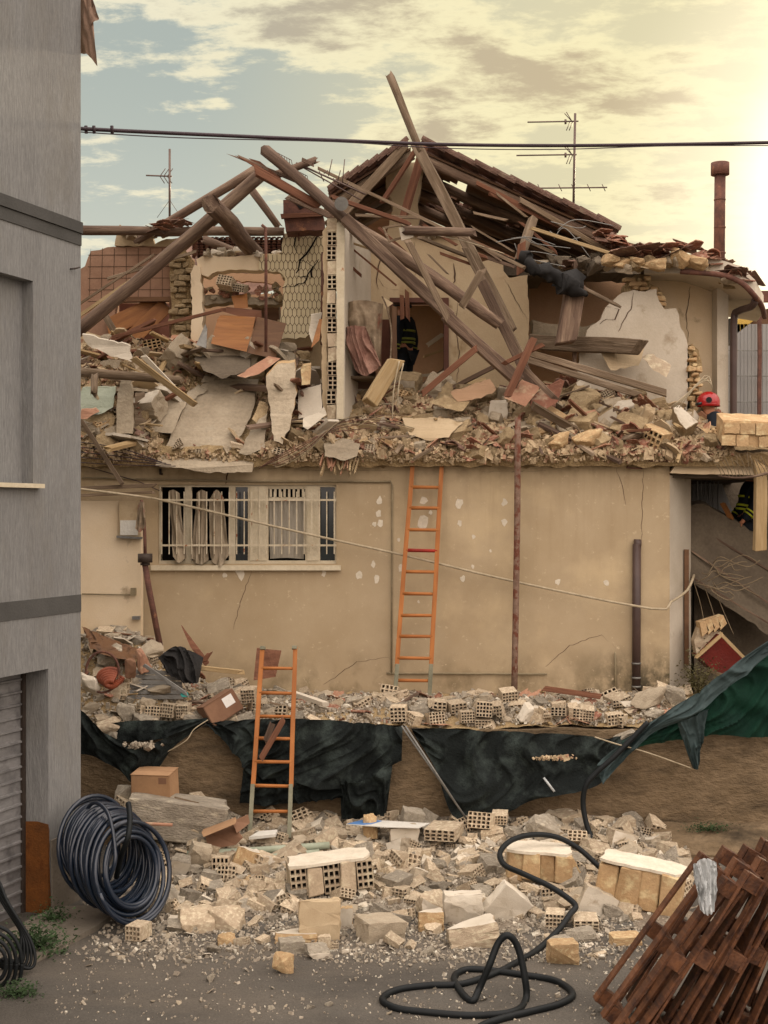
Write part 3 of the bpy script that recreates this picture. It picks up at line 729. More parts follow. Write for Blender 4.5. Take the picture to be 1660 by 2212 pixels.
bm = bmesh.new(); gd = DF-.1
for yy in (1080, 1178): add_box(bm, (P(345, 0, gd).x, gd-.006, zat(yy+2, gd)), (P(727, 0, gd).x, gd+.008, zat(yy-2, gd)))
for k in range(24):
    xx = 350+k*16.2
    add_box(bm, (P(xx-1.1, 0, gd).x, gd-.012, zat(1197, gd)), (P(xx+1.1, 0, gd).x, gd-.0065, zat(1062, gd)))
obj('window_grille', bm, 'bars', wnd)

# ---- pipes and cables on the facade
def pc_(pts, r, mat, name, parent=None, label=None, cat=None, sp=0, d=DF-.03, seg=6, group=None):
    return tube(name, [P(*(p if len(p) == 3 else (p[0], p[1], d))) for p in pts], r, mat, label, cat, parent, group, seg, sp)
pc_([(178, 1032), (350, 1036), (560, 1040), (845, 1040), (848, 1050), (847, 1250), (846, 1455)], .014, 'conduit', 'conduit', house)
pc_([(835, 1454), (860, 1455), (1000, 1455), (1182, 1456)], .014, 'conduit', 'conduit', house)
pc_([(1329, 1410), (1330, 1440), (1330, 1512)], .014, 'conduit', 'conduit', house)
pc_([(347, 1012), (347, 1024), (352, 1024)], .018, 'metal_dark', 'bracket', house)
bm = bmesh.new(); add_tube(bm, [P(1376, 1175, DF-.06), P(1375, 1500, DF-.06)], .055, 14); add_tube(bm, [P(1378, 1165, DF-.06), P(1377, 1187, DF-.06)], .05, 14)
dp = obj('downpipe', bm, 'pipe_brown', house)
bm = bmesh.new()
bm.free()
for yy in (1431, 1462, 1481):
    bm = bmesh.new(); add_tube(bm, [P(1375, yy, DF-.06), P(1375, yy+4, DF-.06)], .062, 14); obj('pipe_clamp', bm, 'metal_grey', dp)
pc_([(120, 1050, 17.0), (300, 1072, 17.3), (375, 1086, 17.62), (640, 1148, 17.6), (880, 1201, 17.6), (1120, 1258, 17.6), (1408, 1315, 17.55), (1450, 1300, 17.6), (1485, 1275, 17.9), (1500, 1242, 18.2)], .017, 'cable_beige', 'slack_cable', None, 'long beige cable slung across the ochre facade', 'cable', 3)
pc_([(178, 1005, DF-.05), (300, 1040, DF-.05), (345, 1060, DF-.05)], .006, 'cable_dark', 'wire', house)
rp = pc_([(1119, 902, 17.45), (1118, 1100, 17.45), (1115, 1300, 17.4), (1111, 1512, 17.35)], .04, 'rust_pole', 'steel_pole', None, 'rusty steel pole standing upright against the ochre facade', 'pole', 2, seg=12)
# ladder maker
def ladder(label, tl, tr, bl, br, rungs, cut, red=None):
    base = (P(*bl)+P(*br))/2; t = thing('ladder', label, 'ladder', base, 'orange wooden ladders of the rescuers')
    def ly(a, b, y):
        k = (y-a[1])/(b[1]-a[1]); return tuple(a[i]+(b[i]-a[i])*k for i in range(3))
    for a, b in ((tl, bl), (tr, br)):
        m1 = ly(a, b, cut)
        beam(a, m1, 9.5, None, 'square', 'ladder_wood', h=.6, name='rail', parent=t, splinter=0)
        beam((m1[0], m1[1]-6, m1[2]-.02), b, 9, None, 'square', 'ladder_grey', h=.6, name='rail_foot', parent=t, splinter=0)
        k_ = ly(a, b, a[1]+6); beam((a[0], a[1]-1, a[2]), k_, 11, None, 'square', 'ladder_grey', name='rail_cap', parent=t, splinter=0)
    for yy in rungs:
        q1, q2 = ly(tl, bl, yy), ly(tr, br, yy+1)
        beam(q1, q2, 7.5, None, 'log', 'red_paint' if yy == red else 'ladder_wood', name='rung', parent=t, splinter=0)
    return t
ladder('tall orange ladder leaning on the ochre facade beside the rusty pole', (892, 998, 17.7), (955, 997, 17.7), (852, 1522, 17.15), (928, 1510, 17.2), (1052, 1097, 1145, 1188, 1235, 1282, 1329, 1374, 1421, 1470), 1440, 1188)
ladder('shorter orange ladder standing in the yard against the tarp covered wall', (568, 1398, 16.0), (638, 1397, 16.0), (540, 1800, 15.1), (626, 1810, 15.1), (1443, 1497, 1547, 1595, 1645, 1697, 1752), 1700)

# ---- annex door wall at the left of the facade
bm = bmesh.new(); ax = P(305, 0, DF-.25).x
add_box(bm, (-5.5, DF-.25, TZ), (ax, DF-.08, zat(1082, DF-.25))); anx = obj('annex_wall', bm, 'cream', house)
beam((150, 1070, 17.4), (338, 1062, 17.4), 12, None, 'square', 'wood_grey', h=.5, name='eave_board', parent=house)
beam((150, 1056, 17.45), (335, 1048, 17.45), 8, None, 'square', 'wood_grey', name='eave_board', parent=house)
pc_([(178, 1283, DF-.28), (286, 1285, DF-.28)], .01, 'conduit', 'conduit', house)
bm = bmesh.new(); add_box(bm, (P(283, 0, DF-.3).x, DF-.32, zat(1286, DF-.3)), (P(294, 0, DF-.3).x, DF-.255, zat(1270, DF-.3))); obj('switch_box', bm, 'conduit', house)
bm = bmesh.new(); add_box(bm, (P(287, 0, DF-.3).x, DF-.34, zat(1338, DF-.3)), (P(303, 0, DF-.3).x, DF-.255, zat(1331, DF-.3))); obj('latch', bm, 'metal_grey', house)
nb = tag(plate('wall_niche_box', [[(258, 1082), (303, 1082), (303, 1162), (258, 1158)]], DF-.33, .07, 'plaster_tan', None), 'shallow tan box hanging on the cream annex wall', 'box')
plate('box_base', [[(252, 1157), (306, 1160), (305, 1165), (252, 1162)]], DF-.36, .1, 'metal_grey', nb)
plate('paper', [[(260, 1124), (298, 1124), (298, 1156), (260, 1156)]], DF-.345, .01, 'white_sheet', nb)
lamp = obj('flue_pipe', (lambda b_: (add_tube(b_, [P(313, 1215, 17.2), P(322, 1270, 17.15), P(346, 1395, 17.0)], .038, 12), b_)[1])(bmesh.new()), 'rust', None)
tag(lamp, 'thin rusty flue pipe with a round cap leaning on the cream annex', 'flue')
bm = bmesh.new(); add_tube(bm, [P(314, 1196, 17.2), P(314, 1215, 17.2)], .092, 18); add_tube(bm, [P(314, 1216, 17.2), P(314, 1221, 17.2)], .06, 14); obj('cap', bm, 'metal_dark', lamp)
pc_([(306, 1080, 17.3), (312, 1130, 17.3), (314, 1196, 17.25)], .022, 'rust', 'pipe', lamp, sp=2)
obj('hanging_rag', cloth_grid([(300, 1085, 17.25), (306, 1083, 17.2), (312, 1086, 17.2)], [(292, 1140, 17.2), (303, 1150, 17.2), (316, 1136, 17.2)], 10, 12, .03, 2, 6), 'cloth_dust', None)
tag(bpy.data.objects['hanging_rag'], 'small dusty rag hanging beside the box on the annex wall', 'cloth')


# ---------------------------------------------------------------- upper floor: walls still standing
def inpoly(x, y, pg):
    c = False; n = len(pg); j = n-1
    for i in range(n):
        xi, yi, xj, yj = pg[i][0], pg[i][1], pg[j][0], pg[j][1]
        if (yi > y) != (yj > y) and x < (xj-xi)*(y-yi)/(yj-yi)+xi: c = not c
        j = i
    return c
FL = 4.56
# brown tiled bathroom wall with its door
tilepg = [(170, 640), (186, 560), (200, 548), (205, 538), (360, 532), (372, 545), (374, 600), (372, 648), (368, 648)]
dt_ = 19.6
tw_ = plate('tiled_wall', [[(150, 800), (150, 600), (184, 575), (197, 542), (232, 534), (358, 532), (371, 548), (376, 575), (370, 610), (374, 646), (250, 646), (250, 800)]], dt_, .14, 'tilewall', house, 2.5, 14, 4)
for k in range(8):                                 # grout lines, slightly darker strips
    x = 196+k*26
    plate('grout_line', [[(x-.6-k*.2, 536+(8 if k == 0 else 0)), (x+.6-k*.2, 536), (x+.6-(3 if k < 3 else 1), 645), (x-.6-(3 if k < 3 else 1), 645)]], dt_-.003, .002, 'grout', tw_)
for k in range(5):
    y = 551+k*25
    plate('grout_line', [[(190, y-.6), (368, y-1.2), (368, y), (190, y+.6)]], dt_-.004, .002, 'grout', tw_)
plate('plaster_band', [[(248, 530), (252, 508), (290, 503), (330, 512), (334, 528), (360, 516), (385, 514), (388, 532), (330, 532)]], dt_-.02, .15, 'plaster_tan', house, 1.5, 9, 8)
plate('rear_wall', [[(120, 620), (180, 600), (420, 560), (420, 930), (120, 930)]], 21.3, .1, 'plaster_pink', house)
bm = bmesh.new()
plate('door_frame', [[(255, 641), (376, 641), (376, 800), (366, 800), (366, 650), (255, 652)]], dt_-.05, .12, 'wood_brown', house)
dl = plate('door_leaf', [[(258, 655, 19.9), (330, 655, 20.2), (366, 655, 20.4), (366, 790, 20.4), (300, 795, 20.1), (258, 790, 19.9)]], 19.9, .05, 'door_pink', house)
bo = beam((232, 712, 19.5), (345, 655, 19.75), 40, 'wide orange boards slipped across the brown door opening', 'plank', 'wood_orange', h=.2, name='orange_board', cat='board', group=None)
beam((240, 770, 19.4), (365, 660, 19.7), 34, 'lower orange board crossing the brown door opening', 'plank', 'wood_orange', h=.2, name='orange_board', cat='board', group=None)
beam((225, 676, 19.2), (258, 735, 19.1), 14, 'short grey board leaning by the orange boards', 'plank', 'wood_grey', h=.3, name='short_board', cat='board', group=None)
# broken stone wall between bathroom and kitchen
def masonry(name, pg, d, th, mat, mats, parent, cell=22, seed=1, mi_core='dust'):
    """rubble masonry: a recessed core with individual irregular stones on its face"""
    rs = random.Random(seed)
    core = plate(name, [pg], d+.05, th, mi_core, parent, 1.5, 9, seed)
    x0, x1 = min(p[0] for p in pg), max(p[0] for p in pg); y0, y1 = min(p[1] for p in pg), max(p[1] for p in pg)
    bm = bmesh.new(); y = y0+cell*.4; row = 0
    while y < y1:
        x = x0+(cell*.6 if row % 2 else 0); h = cell*rs.uniform(.55, .9)
        while x < x1:
            w = cell*rs.uniform(.8, 1.7)
            if inpoly(x+w/2, y+h/2, pg) and rs.random() < .93:
                a = P(x+1, y+h-1, d); b = P(x+w-1, y+1, d); dd = rs.uniform(-.05, .05)
                vs = add_box(bm, (a.x, d+dd-.03, a.z), (b.x, d+.12, b.z), None, .018)
            x += w
        y += h; row += 1
    bmesh.ops.bevel(bm, geom=bm.edges[:], offset=.012, segments=1, affect='EDGES')
    obj('stonework', bm, mat, core); return core
masonry('stone_pier', [(366, 560), (384, 552), (400, 540), (416, 560), (420, 600), (412, 650), (420, 700), (414, 790), (368, 790), (372, 700)], 19.4, .25, 'chunk_up', None, house, 17, 3)
plate('plaster_pier', [[(412, 590), (420, 572), (432, 575), (434, 600), (438, 640), (440, 780), (412, 780), (416, 660)]], 19.25, .3, 'cream', house, 2, 8, 5)
# lintel and hex tiled kitchen wall
plate('lintel_wall', [[(425, 560), (440, 552), (500, 554), (560, 549), (612, 550), (640, 545), (700, 545), (702, 600), (610, 600), (602, 584), (520, 582), (470, 586), (450, 598), (430, 590)]], 19.3, .28, 'cream', house, 1.8, 9, 6)
hexpg = [(611, 505), (640, 503), (700, 500), (704, 560), (700, 640), (694, 700), (660, 730), (610, 732), (606, 690), (612, 640), (616, 600), (600, 586), (570, 585), (560, 582), (560, 549), (611, 549)]
hexpg = jag(hexpg, 2, 10, 9)
hw = plate('hex_tile_wall', [hexpg], 19.24, .1, 'hextile', house)
bm = bmesh.new(); cw, rh = 9.5, 17.0                # grout net of long hexagons
def seg2(a, b, w=.55):
    if not (inpoly(*a, hexpg) and inpoly(*b, hexpg)): return
    d_ = Vector((b[0]-a[0], b[1]-a[1])); n_ = Vector((-d_.y, d_.x)).normalized()*w
    vs = [bm.verts.new(P(q[0], q[1], 19.236)) for q in ((a[0]+n_.x, a[1]+n_.y), (b[0]+n_.x, b[1]+n_.y), (b[0]-n_.x, b[1]-n_.y), (a[0]-n_.x, a[1]-n_.y))]
    bm.faces.new(vs)
for i in range(-1, 18):
    for j in range(0, 15):
        x0 = 556+i*cw+(cw/2 if j % 2 else 0); y0 = 500+j*rh
        seg2((x0, y0), (x0, y0+rh*.62)); seg2((x0, y0+rh*.62), (x0+cw/2, y0+rh)); seg2((x0, y0+rh*.62), (x0-cw/2, y0+rh))
obj('tile_grout', bm, 'grout', hw)
for i, (pts, w) in enumerate([([(690, 505), (668, 540), (650, 560), (640, 590)], 2.2), ([(650, 560), (676, 575), (672, 600), (640, 596)], 2), ([(640, 545), (636, 520), (640, 503)], 1.6), ([(690, 560), (672, 585), (655, 612), (610, 622)], 1.5)]):
    crack(pts, w, 19.228, hw, 'void', 2.5, i)
plate('kitchen_rear_wall', [[(410, 590), (620, 590), (620, 780), (410, 780)], [(500, 606), (596, 612), (600, 632), (520, 640), (470, 626)]], 21.0, .12, 'plaster_pink', house, 2, 12, 5)
plate('low_rear_wall', [[(600, 690), (712, 690), (712, 930), (600, 930)]], 19.7, .1, 'plaster_tan', house)
plate('cupboard', [[(545, 655), (602, 655), (604, 700), (545, 705)]], 19.9, .4, 'wood_brown', house)
plate('lower_lintel', [[(436, 640), (470, 636), (530, 640), (610, 645), (612, 655), (560, 660), (500, 652), (440, 660)]], 19.5, .3, 'concrete', house, 2, 8, 4)
# end of a hollow brick partition facing the street, with its white side face
we = bmesh.new()
zb, zt_ = zat(905, 18.0), zat(476, 18.0)
xa, xb = P(708, 0, 18).x, P(728, 0, 18).x
k = 0; z = zb
rs_ = random.Random(12)
while z < zt_-.1:
    h = .19; m_ = Matrix.Translation(((xa+xb)/2+rs_.uniform(-.012, .012), 18.1, z+h/2)) @ Matrix.Rotation(R(90), 4, 'Z') @ Euler((rs_.uniform(-.03, .03), 0, 0)).to_matrix().to_4x4()
    if rs_.random() < .62: hollow(we, .25, xb-xa, h-.012, 2, 3, .06, m_, .25)
    else: add_box(we, (-.125+rs_.uniform(0, .03), -(xb-xa)/2, -h/2), (.125, (xb-xa)/2, h/2-.01), m_, .012)
    z += h
bw = obj('brick_wall_end', we, ['brick', 'void'], house)
plate('plaster_edge', [[(728, 482), (737, 472), (745, 474), (742, 905), (727, 905)]], 17.95, .06, 'white_paint', house, 1, 14, 2)
plate('plaster_edge', [[(697, 500), (708, 486), (709, 640), (706, 760), (709, 900), (698, 900), (695, 700), (700, 600)]], 18.05, .1, 'plaster_tan', house, 1.5, 9, 2)
bm = bmesh.new()
a, b = P(745, 474, 17.97), P(802, 500, 20.0)
add_plate(bm, [[Vector((a.x, a.y, zat(905, 17.97))), Vector((b.x, b.y, FL)), Vector((b.x, b.y, zat(520, 20))), Vector((a.x+.05, a.y+.4, zat(500, 18.3))), Vector((a.x, a.y, zat(474, 17.97)))]], Vector((-.05, 0, 0)))
obj('side_wall', bm, 'plaster_white', house)
# rear wall of the middle room with a doorway
rw_out = [(798, 540), (812, 528), (860, 515), (884, 500), (950, 506), (992, 512), (1008, 540), (1022, 556), (1040, 566), (1060, 560), (1084, 561), (1088, 585), (1100, 600), (1122, 596), (1140, 594), (1143, 700), (1142, 860), (966, 870), (966, 646), (845, 646), (845, 880), (798, 880)]
room = plate('rear_room_wall', [jag(rw_out, 2, 11, 21, skip=(17, 18, 19))], 20.0, .16, 'plaster_tan', house, side='chunk_up')
plate('door_frame', [[(842, 643), (970, 643), (970, 880), (960, 880), (960, 653), (850, 653), (850, 880), (842, 880)]], 19.95, .24, 'frame_brown', house)
plate('corridor_wall', [[(800, 660), (1145, 660), (1145, 900), (800, 900)]], 22.2, .1, 'plaster_pink', house)
for (q1, q2, w, mt) in (((925, 745, 22.0), (958, 722, 22.0), 9, 'plaster_white'), ((912, 772, 22.0), (960, 755, 22), 5, 'wood_pale'), ((895, 812, 21.9), (960, 808, 21.9), 6, 'plaster_white'), ((905, 838, 21.5), (960, 798, 21.5), 7, 'wood_grey')):
    beam(q1, q2, w, 'pale batten leaning inside the dark doorway near y %d' % q1[1] if 0 else {745: 'short white batten highest inside the dark doorway', 772: 'thin tan batten halfway up inside the dark doorway', 812: 'white batten lying low inside the dark doorway', 838: 'grey batten slanting up at the foot of the dark doorway'}[q1[1]], 'square', mt, name='batten', cat='batten', group='battens inside the doorway')
for i, (pts, w) in enumerate([([(832, 545), (818, 575), (812, 600), (818, 625)], 1.3), ([(818, 600), (830, 620), (870, 630)], 1), ([(982, 570), (984, 600), (980, 612)], 1.8), ([(990, 640), (984, 700), (992, 760), (988, 830)], .8), ([(1088, 600), (1110, 640), (1140, 690)], .8), ([(895, 520), (897, 600)], .5), ([(1040, 570), (1046, 620)], .6)]):
    crack(pts, w, 19.99, room, 'grout', 2, i+30)
for x in (868, 880): beam((x, 632, 19.8), (x+2, 690, 19.8), 9, 'brown stud hanging in the top of the dark doorway' if x < 870 else 'paler stud beside it in the top of the dark doorway', 'square', 'wood_red', name='hanging_stud', cat='stud', group=None)
beam((851, 668, 19.7), (853, 830, 19.6), 22, 'reddish door leaf edge standing at the left of the dark doorway', 'plank', 'wood_brown', h=.5, name='door_edge', cat='door')
plate('door_panel', [[(822, 690, 19.75), (842, 690, 19.7), (842, 800, 19.7), (822, 800, 19.75)]], 19.7, .05, 'frame_brown', bpy.data.objects['door_edge'])
bm = bmesh.new(); add_box(bm, (-.4, 20.2, 7.35), (2.4, 22.4, 7.5)); obj('corridor_shade_slab', bm, 'concrete_dark', house)  # unseen slab added to keep sky light off the figure in the doorway
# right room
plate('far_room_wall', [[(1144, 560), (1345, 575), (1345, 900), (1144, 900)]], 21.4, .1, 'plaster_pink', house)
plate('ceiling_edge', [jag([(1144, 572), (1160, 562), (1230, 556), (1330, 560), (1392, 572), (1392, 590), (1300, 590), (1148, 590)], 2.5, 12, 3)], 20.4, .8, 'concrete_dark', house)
plate('low_sill', [jag([(1150, 690), (1200, 700), (1260, 706), (1320, 690), (1330, 730), (1150, 745)], 3, 12, 5)], 20.6, .4, 'concrete', house)
wp = [(1245, 905), (1248, 800), (1256, 745), (1276, 705), (1298, 690), (1310, 662), (1325, 649), (1345, 632), (1370, 626), (1394, 630), (1419, 624), (1424, 650), (1436, 668), (1461, 666), (1471, 708), (1484, 735), (1489, 770), (1491, 905)]
cw_ = plate('cracked_plaster_wall', [jag(wp, 3, 11, 14, skip=(0, 16, 17))], 18.9, .12, 'plaster_white', house, side='brick')
for i, (pts, w) in enumerate([([(1370, 632), (1362, 668), (1345, 700), (1336, 716)], 1), ([(1310, 662), (1338, 668), (1330, 690), (1310, 690), (1296, 700)], 1.2)]): crack(pts, w, 18.893, cw_, 'grout', 2, i+60)
masonry('brick_pier', [(1348, 640), (1352, 612), (1364, 600), (1384, 590), (1400, 592), (1402, 612), (1425, 622), (1436, 664), (1405, 660), (1380, 640)], 19.05, .3, 'brick_ochre', None, house, 17, 8)
masonry('brick_jamb', [(1486, 905), (1486, 760), (1496, 742), (1510, 756), (1517, 790), (1508, 830), (1516, 870), (1514, 905)], 18.85, .3, 'brick_ochre', None, house, 15, 9)
plate('corner_wall', [[(1400, 600), (1560, 610), (1560, 1010), (1400, 1010)]], 19.5, .25, 'cream', house)
crack([(1490, 620), (1484, 680), (1487, 740)], .8, 19.49, house, 'grout', 2, 70)
bm = bmesh.new(); add_box(bm, (P(1548, 0, 19.2).x, 19.15, FL), (P(1572, 0, 19.2).x, 19.45, zat(600, 19.2))); obj('corner_pilaster', bm, 'plaster_white', house)
bm = bmesh.new(); add_box(bm, (P(1561, 0, 19.5).x, 19.5, FL), (P(1561, 0, 19.5).x+.05, 23, zat(620, 19.5))); obj('end_wall', bm, 'plaster_white', house)
bm = bmesh.new(); add_box(bm, (P(1572, 0, 19.4).x, 19.3, zat(745, 19.4)), (P(1580, 0, 19.4).x, 19.6, zat(690, 19.4))); obj('shutter_box', bm, 'metal_grey', house)
# eaves slab at the right with a curved gutter edge
zs = zat(598, 19)
soff = [(1385, 600, 18.95), (1500, 586, 18.7), (1560, 590, 18.5), (1608, 608, 18.4), (1632, 636, 18.6), (1640, 660, 19.6), (1560, 640, 20.6), (1400, 606, 20.6)]
def PZ(x, d, z): return Vector(((x-CX)/F*d, d, z))
bm = bmesh.new()
pts = [PZ(1392, 18.9, 7.15), PZ(1500, 18.7, 7.12), PZ(1556, 18.55, 7.02), PZ(1600, 18.5, 6.92), PZ(1632, 18.6, 6.75), PZ(1650, 19.6, 6.7), PZ(1635, 21.5, 6.85), PZ(1400, 22, 7.2)]
add_plate(bm, [pts], Vector((0, 0, .26))); obj('eaves_slab', bm, 'plaster_white', house)
gut = tube('gutter', [PZ(1470, 18.62, 7.13), PZ(1556, 18.48, 7.06), PZ(1600, 18.42, 6.95), PZ(1630, 18.5, 6.78), PZ(1646, 18.9, 6.7), PZ(1652, 19.8, 6.68)], .038, 'rust', None, None, house, seg=10)
tube('gutter_pipe', [P(1632, 648, 18.6), P(1624, 662, 18.7), P(1596, 672, 19.0), P(1586, 690, 19.1), P(1585, 800, 19.1), P(1585, 915, 19.1)], .05, 'pipe_brown', None, None, gut, seg=12, sp=4)
plate('yellow_lit_gable', [[(1586, 700), (1632, 655), (1632, 690), (1586, 725)]], 24, .1, 'yellow_lit_wall', house)

# ---------------------------------------------------------------- roofs
def roof_slab(name, pts3, th, mat, parent, holes=()):
    bm = bmesh.new(); add_plate(bm, [pts3], Vector((0, 0, th))); return obj(name, bm, mat, parent)
rd0, rd1 = 19.4, 23.4
A = P(905, 326, rd0); B = P(1352, 524, rd0)
def rr(u, v): return A.lerp(B, u)+Vector((0, (rd1-rd0)*v, 0))
rgt = thing('tiled_roof', 'standing tiled roof slope falling to the right above the dark attic', 'roof', A)
gaps = [(948, 392, 1012, 428), (920, 436, 958, 455), (968, 440, 1018, 452), (1000, 466, 1056, 474), (1090, 484, 1130, 490)]
def ingap(v):
    q = px(v); return any(g_[0] < q[0] < g_[2] and g_[1] < q[1] < g_[3] for g_ in gaps)
bm = bmesh.new(); nb_ = 60                          # boards across the slope, a few missing so daylight shows
rs_ = random.Random(4)
for i in range(nb_):
    u0, u1 = i/nb_, (i+.985)/nb_
    for v0, v1 in [(k/24, (k+1)/24) for k in range(24)]:
        if ingap(rr((u0+u1)/2+rs_.uniform(-.006, .006), (v0+v1)/2)): continue
        q = [rr(u0, v0), rr(u1, v0), rr(u1, v1), rr(u0, v1)]
        add_plate(bm, [q], Vector((0, 0, .03)))
obj('boarding', bm, 'wood_brown', rgt)
bm = bmesh.new(); rs_ = random.Random(6)            # clay tiles, row on row down the slope
slope = (B-A).normalized(); upn = slope.cross(Vector((0, 1, 0))); upn = -upn if upn.z < 0 else upn
L_ = (B-A).length; step = .27; nrow = int(L_/step)
for i in range(nrow):
    for j in range(int((rd1-rd0)/.2)):
        if ingap(A+slope*(i*step+.13)+Vector((0, -.12+j*.2, 0))): continue
        base = A+slope*(i*step)+Vector((0, -.12+j*.2, 0))+upn*(.06+.02*(rs_.random()))
        t0, t1 = slope*(-.02), slope*(.36)
        r_ = .095; prev = None; yaw = rs_.uniform(-.02, .02)
        rings = []
        for tt, dz in ((t0, .03), (t1, 0.0)):
            rings.append([bm.verts.new(base+tt+upn*(math.sin(a)*r_+dz)+Vector((0, math.cos(a)*r_+yaw, 0))) for a in [math.pi*k/6 for k in range(7)]])
        for k in range(6): bm.faces.new((rings[0][k], rings[0][k+1], rings[1][k+1], rings[1][k]))
        bm.faces.new(rings[0]+[bm.verts.new(base+t0)]) if 0 else None
bmesh.ops.solidify(bm, geom=bm.faces[:], thickness=.014)
obj('roof_tiles', bm, 'rooftile', rgt)
for k, (v, w) in enumerate(((0.0, 15), (.25, 13), (.5, 12), (.75, 12), (1, 12))):
    a, b = rr(0, v), rr(1, v); a.z -= .1; b.z -= .1
    m_, l_ = frame_from(a, b); obj('rafter', beam_mesh(l_, .11, .13, 'log', 300+k, .05), 'wood', rgt, m_)
# back slope of the attic, seen from inside, with daylight gaps
bm = bmesh.new(); rs_ = random.Random(8)
za, ya, zb_, yb = zat(400, 23.4)+1.2, 23.2, 6.4, 27.0
nr = 26
for i in range(nr):
    f0, f1 = i/nr, (i+1.02)/nr
    xs = [-.6, .2, .9, 1.6, 2.3, 3.2, 4.2, 5.4, 6.8]
    for j in range(len(xs)-1):
        y0 = ya+(yb-ya)*f0; z0 = za+(zb_-za)*f0; y1 = ya+(yb-ya)*f1; z1 = za+(zb_-za)*f1
        pxy = px(Vector(((xs[j]+xs[j+1])/2, (y0+y1)/2, (z0+z1)/2)))
        if z0 > A.z-(xs[j]-A.x)*.443+.05: continue
        gap = None
        for g_ in gaps:
            if g_[1] < pxy[1] < g_[3]: gap = g_
        def bx_(xa, xb): add_plate(bm, [[Vector((xa, y0, z0)), Vector((xb, y0, z0)), Vector((xb, y1, z1)), Vector((xa, y1, z1))]], Vector((0, .04, .04)))
        if gap:
            gx0 = (gap[0]-CX)/F*y0+rs_.uniform(-.06, .06); gx1 = (gap[2]-CX)/F*y0+rs_.uniform(-.06, .06)
            if gx0 > xs[j+1] or gx1 < xs[j]: bx_(xs[j], xs[j+1])
            else:
                if gx0 > xs[j]: bx_(xs[j], gx0)
                if gx1 < xs[j+1]: bx_(gx1, xs[j+1])
        else: bx_(xs[j], xs[j+1])
obj('rear_boarding', bm, 'wood_brown', rgt)
plate('attic_rear_wall', [[(860, 520), (1160, 470), (1420, 540), (1420, 660), (860, 660)]], 25.5, .1, 'wood_brown', rgt)
# left slope of the same roof
C_, D_ = P(888, 322, 19.6), P(712, 428, 19.6)
lft = thing('tiled_roof', 'short steep roof slope falling to the left of the broken apex', 'roof', C_)
def rl(u, v): return C_.lerp(D_, u)+Vector((0, 3.4*v, 0))
bm = bmesh.new()
for i in range(10): add_plate(bm, [[rl(i/10, 0), rl((i+.98)/10, 0), rl((i+.98)/10, 1), rl(i/10, 1)]], Vector((0, 0, .03)))
obj('boarding', bm, 'wood_brown', lft)
bm = bmesh.new(); sl_ = (D_-C_).normalized(); un = Vector((0, 1, 0)).cross(sl_); un = -un if un.z < 0 else un
for i in range(int((D_-C_).length/.16)):
    for j in range(16):
        base = C_+sl_*(i*.16)+Vector((0, -.1+j*.2, 0))+un*.05; rings = []
        for tt, dz in ((-.02, .035), (.2, 0)):
            rings.append([bm.verts.new(base+sl_*tt+un*(math.sin(a)*.09+dz)+Vector((0, math.cos(a)*.09, 0))) for a in [math.pi*k/6 for k in range(7)]])
        for k in range(6): bm.faces.new((rings[0][k], rings[0][k+1], rings[1][k+1], rings[1][k]))
bmesh.ops.solidify(bm, geom=bm.faces[:], thickness=.014)
obj('roof_tiles', bm, 'rooftile', lft)
for k, v in enumerate((.02, .35, .7)):
    a, b = rl(-.02, v), rl(1.05, v); a.z -= .09; b.z -= .09; m_, l_ = frame_from(a, b); obj('rafter', beam_mesh(l_, .12, .14, 'log', 320+k, .05), 'wood_grey', lft, m_)
beam((872, 318, 19.5), (742, 462, 19.4), 20, 'weathered grey rafter coming down left from the broken roof apex', 'square', 'wood_grey')
beam((845, 345, 19.7), (730, 440, 19.7), 12, 'thinner grey rafter just behind the one left of the apex', 'square', 'wood_grey')
ch = plate('chimney_breast', [jag([(838, 356), (866, 345), (914, 352), (911, 405), (904, 430), (908, 470), (892, 520), (836, 520), (842, 470), (850, 445), (836, 400)], 3, 11, 5)], 20.3, .4, 'plaster_tan', None, side='brick')
tag(ch, 'broken tan plastered chimney breast standing under the roof apex', 'chimney')
# roof far behind at the left, low and dark
bm = bmesh.new(); rs_ = random.Random(2)
LR = thing('low_tiled_roof', 'low dark tiled roof behind the left timbers', 'roof', P(500, 560, 22.5))
obj('roof_slope', (lambda b_: (add_plate(b_, [[P(150, 720, 22.0), P(720, 590, 22.0), P(720, 520, 24.5), P(430, 515, 24.5), P(250, 565, 23.4), P(150, 640, 22.6)]], Vector((0, 0, -.06))), b_)[1])(bmesh.new()), 'rooftile', LR)
for j in range(7):
    for i in range(26):
        u = i/26; a = P(425+u*290, 556-j*6, 22.2+j*.35)
        rr_ = [[bm.verts.new(a+Vector((math.cos(t)*.075, dy, math.sin(t)*.07+dy*.12+rs_.uniform(-.006, .006)))) for t in [math.pi*k/5 for k in range(6)]] for dy in (-.03, .36)]
        for k in range(5): bm.faces.new((rr_[0][k], rr_[0][k+1], rr_[1][k+1], rr_[1][k]))
bmesh.ops.solidify(bm, geom=bm.faces[:], thickness=.012)
obj('roof_tiles', bm, 'rooftile', LR)

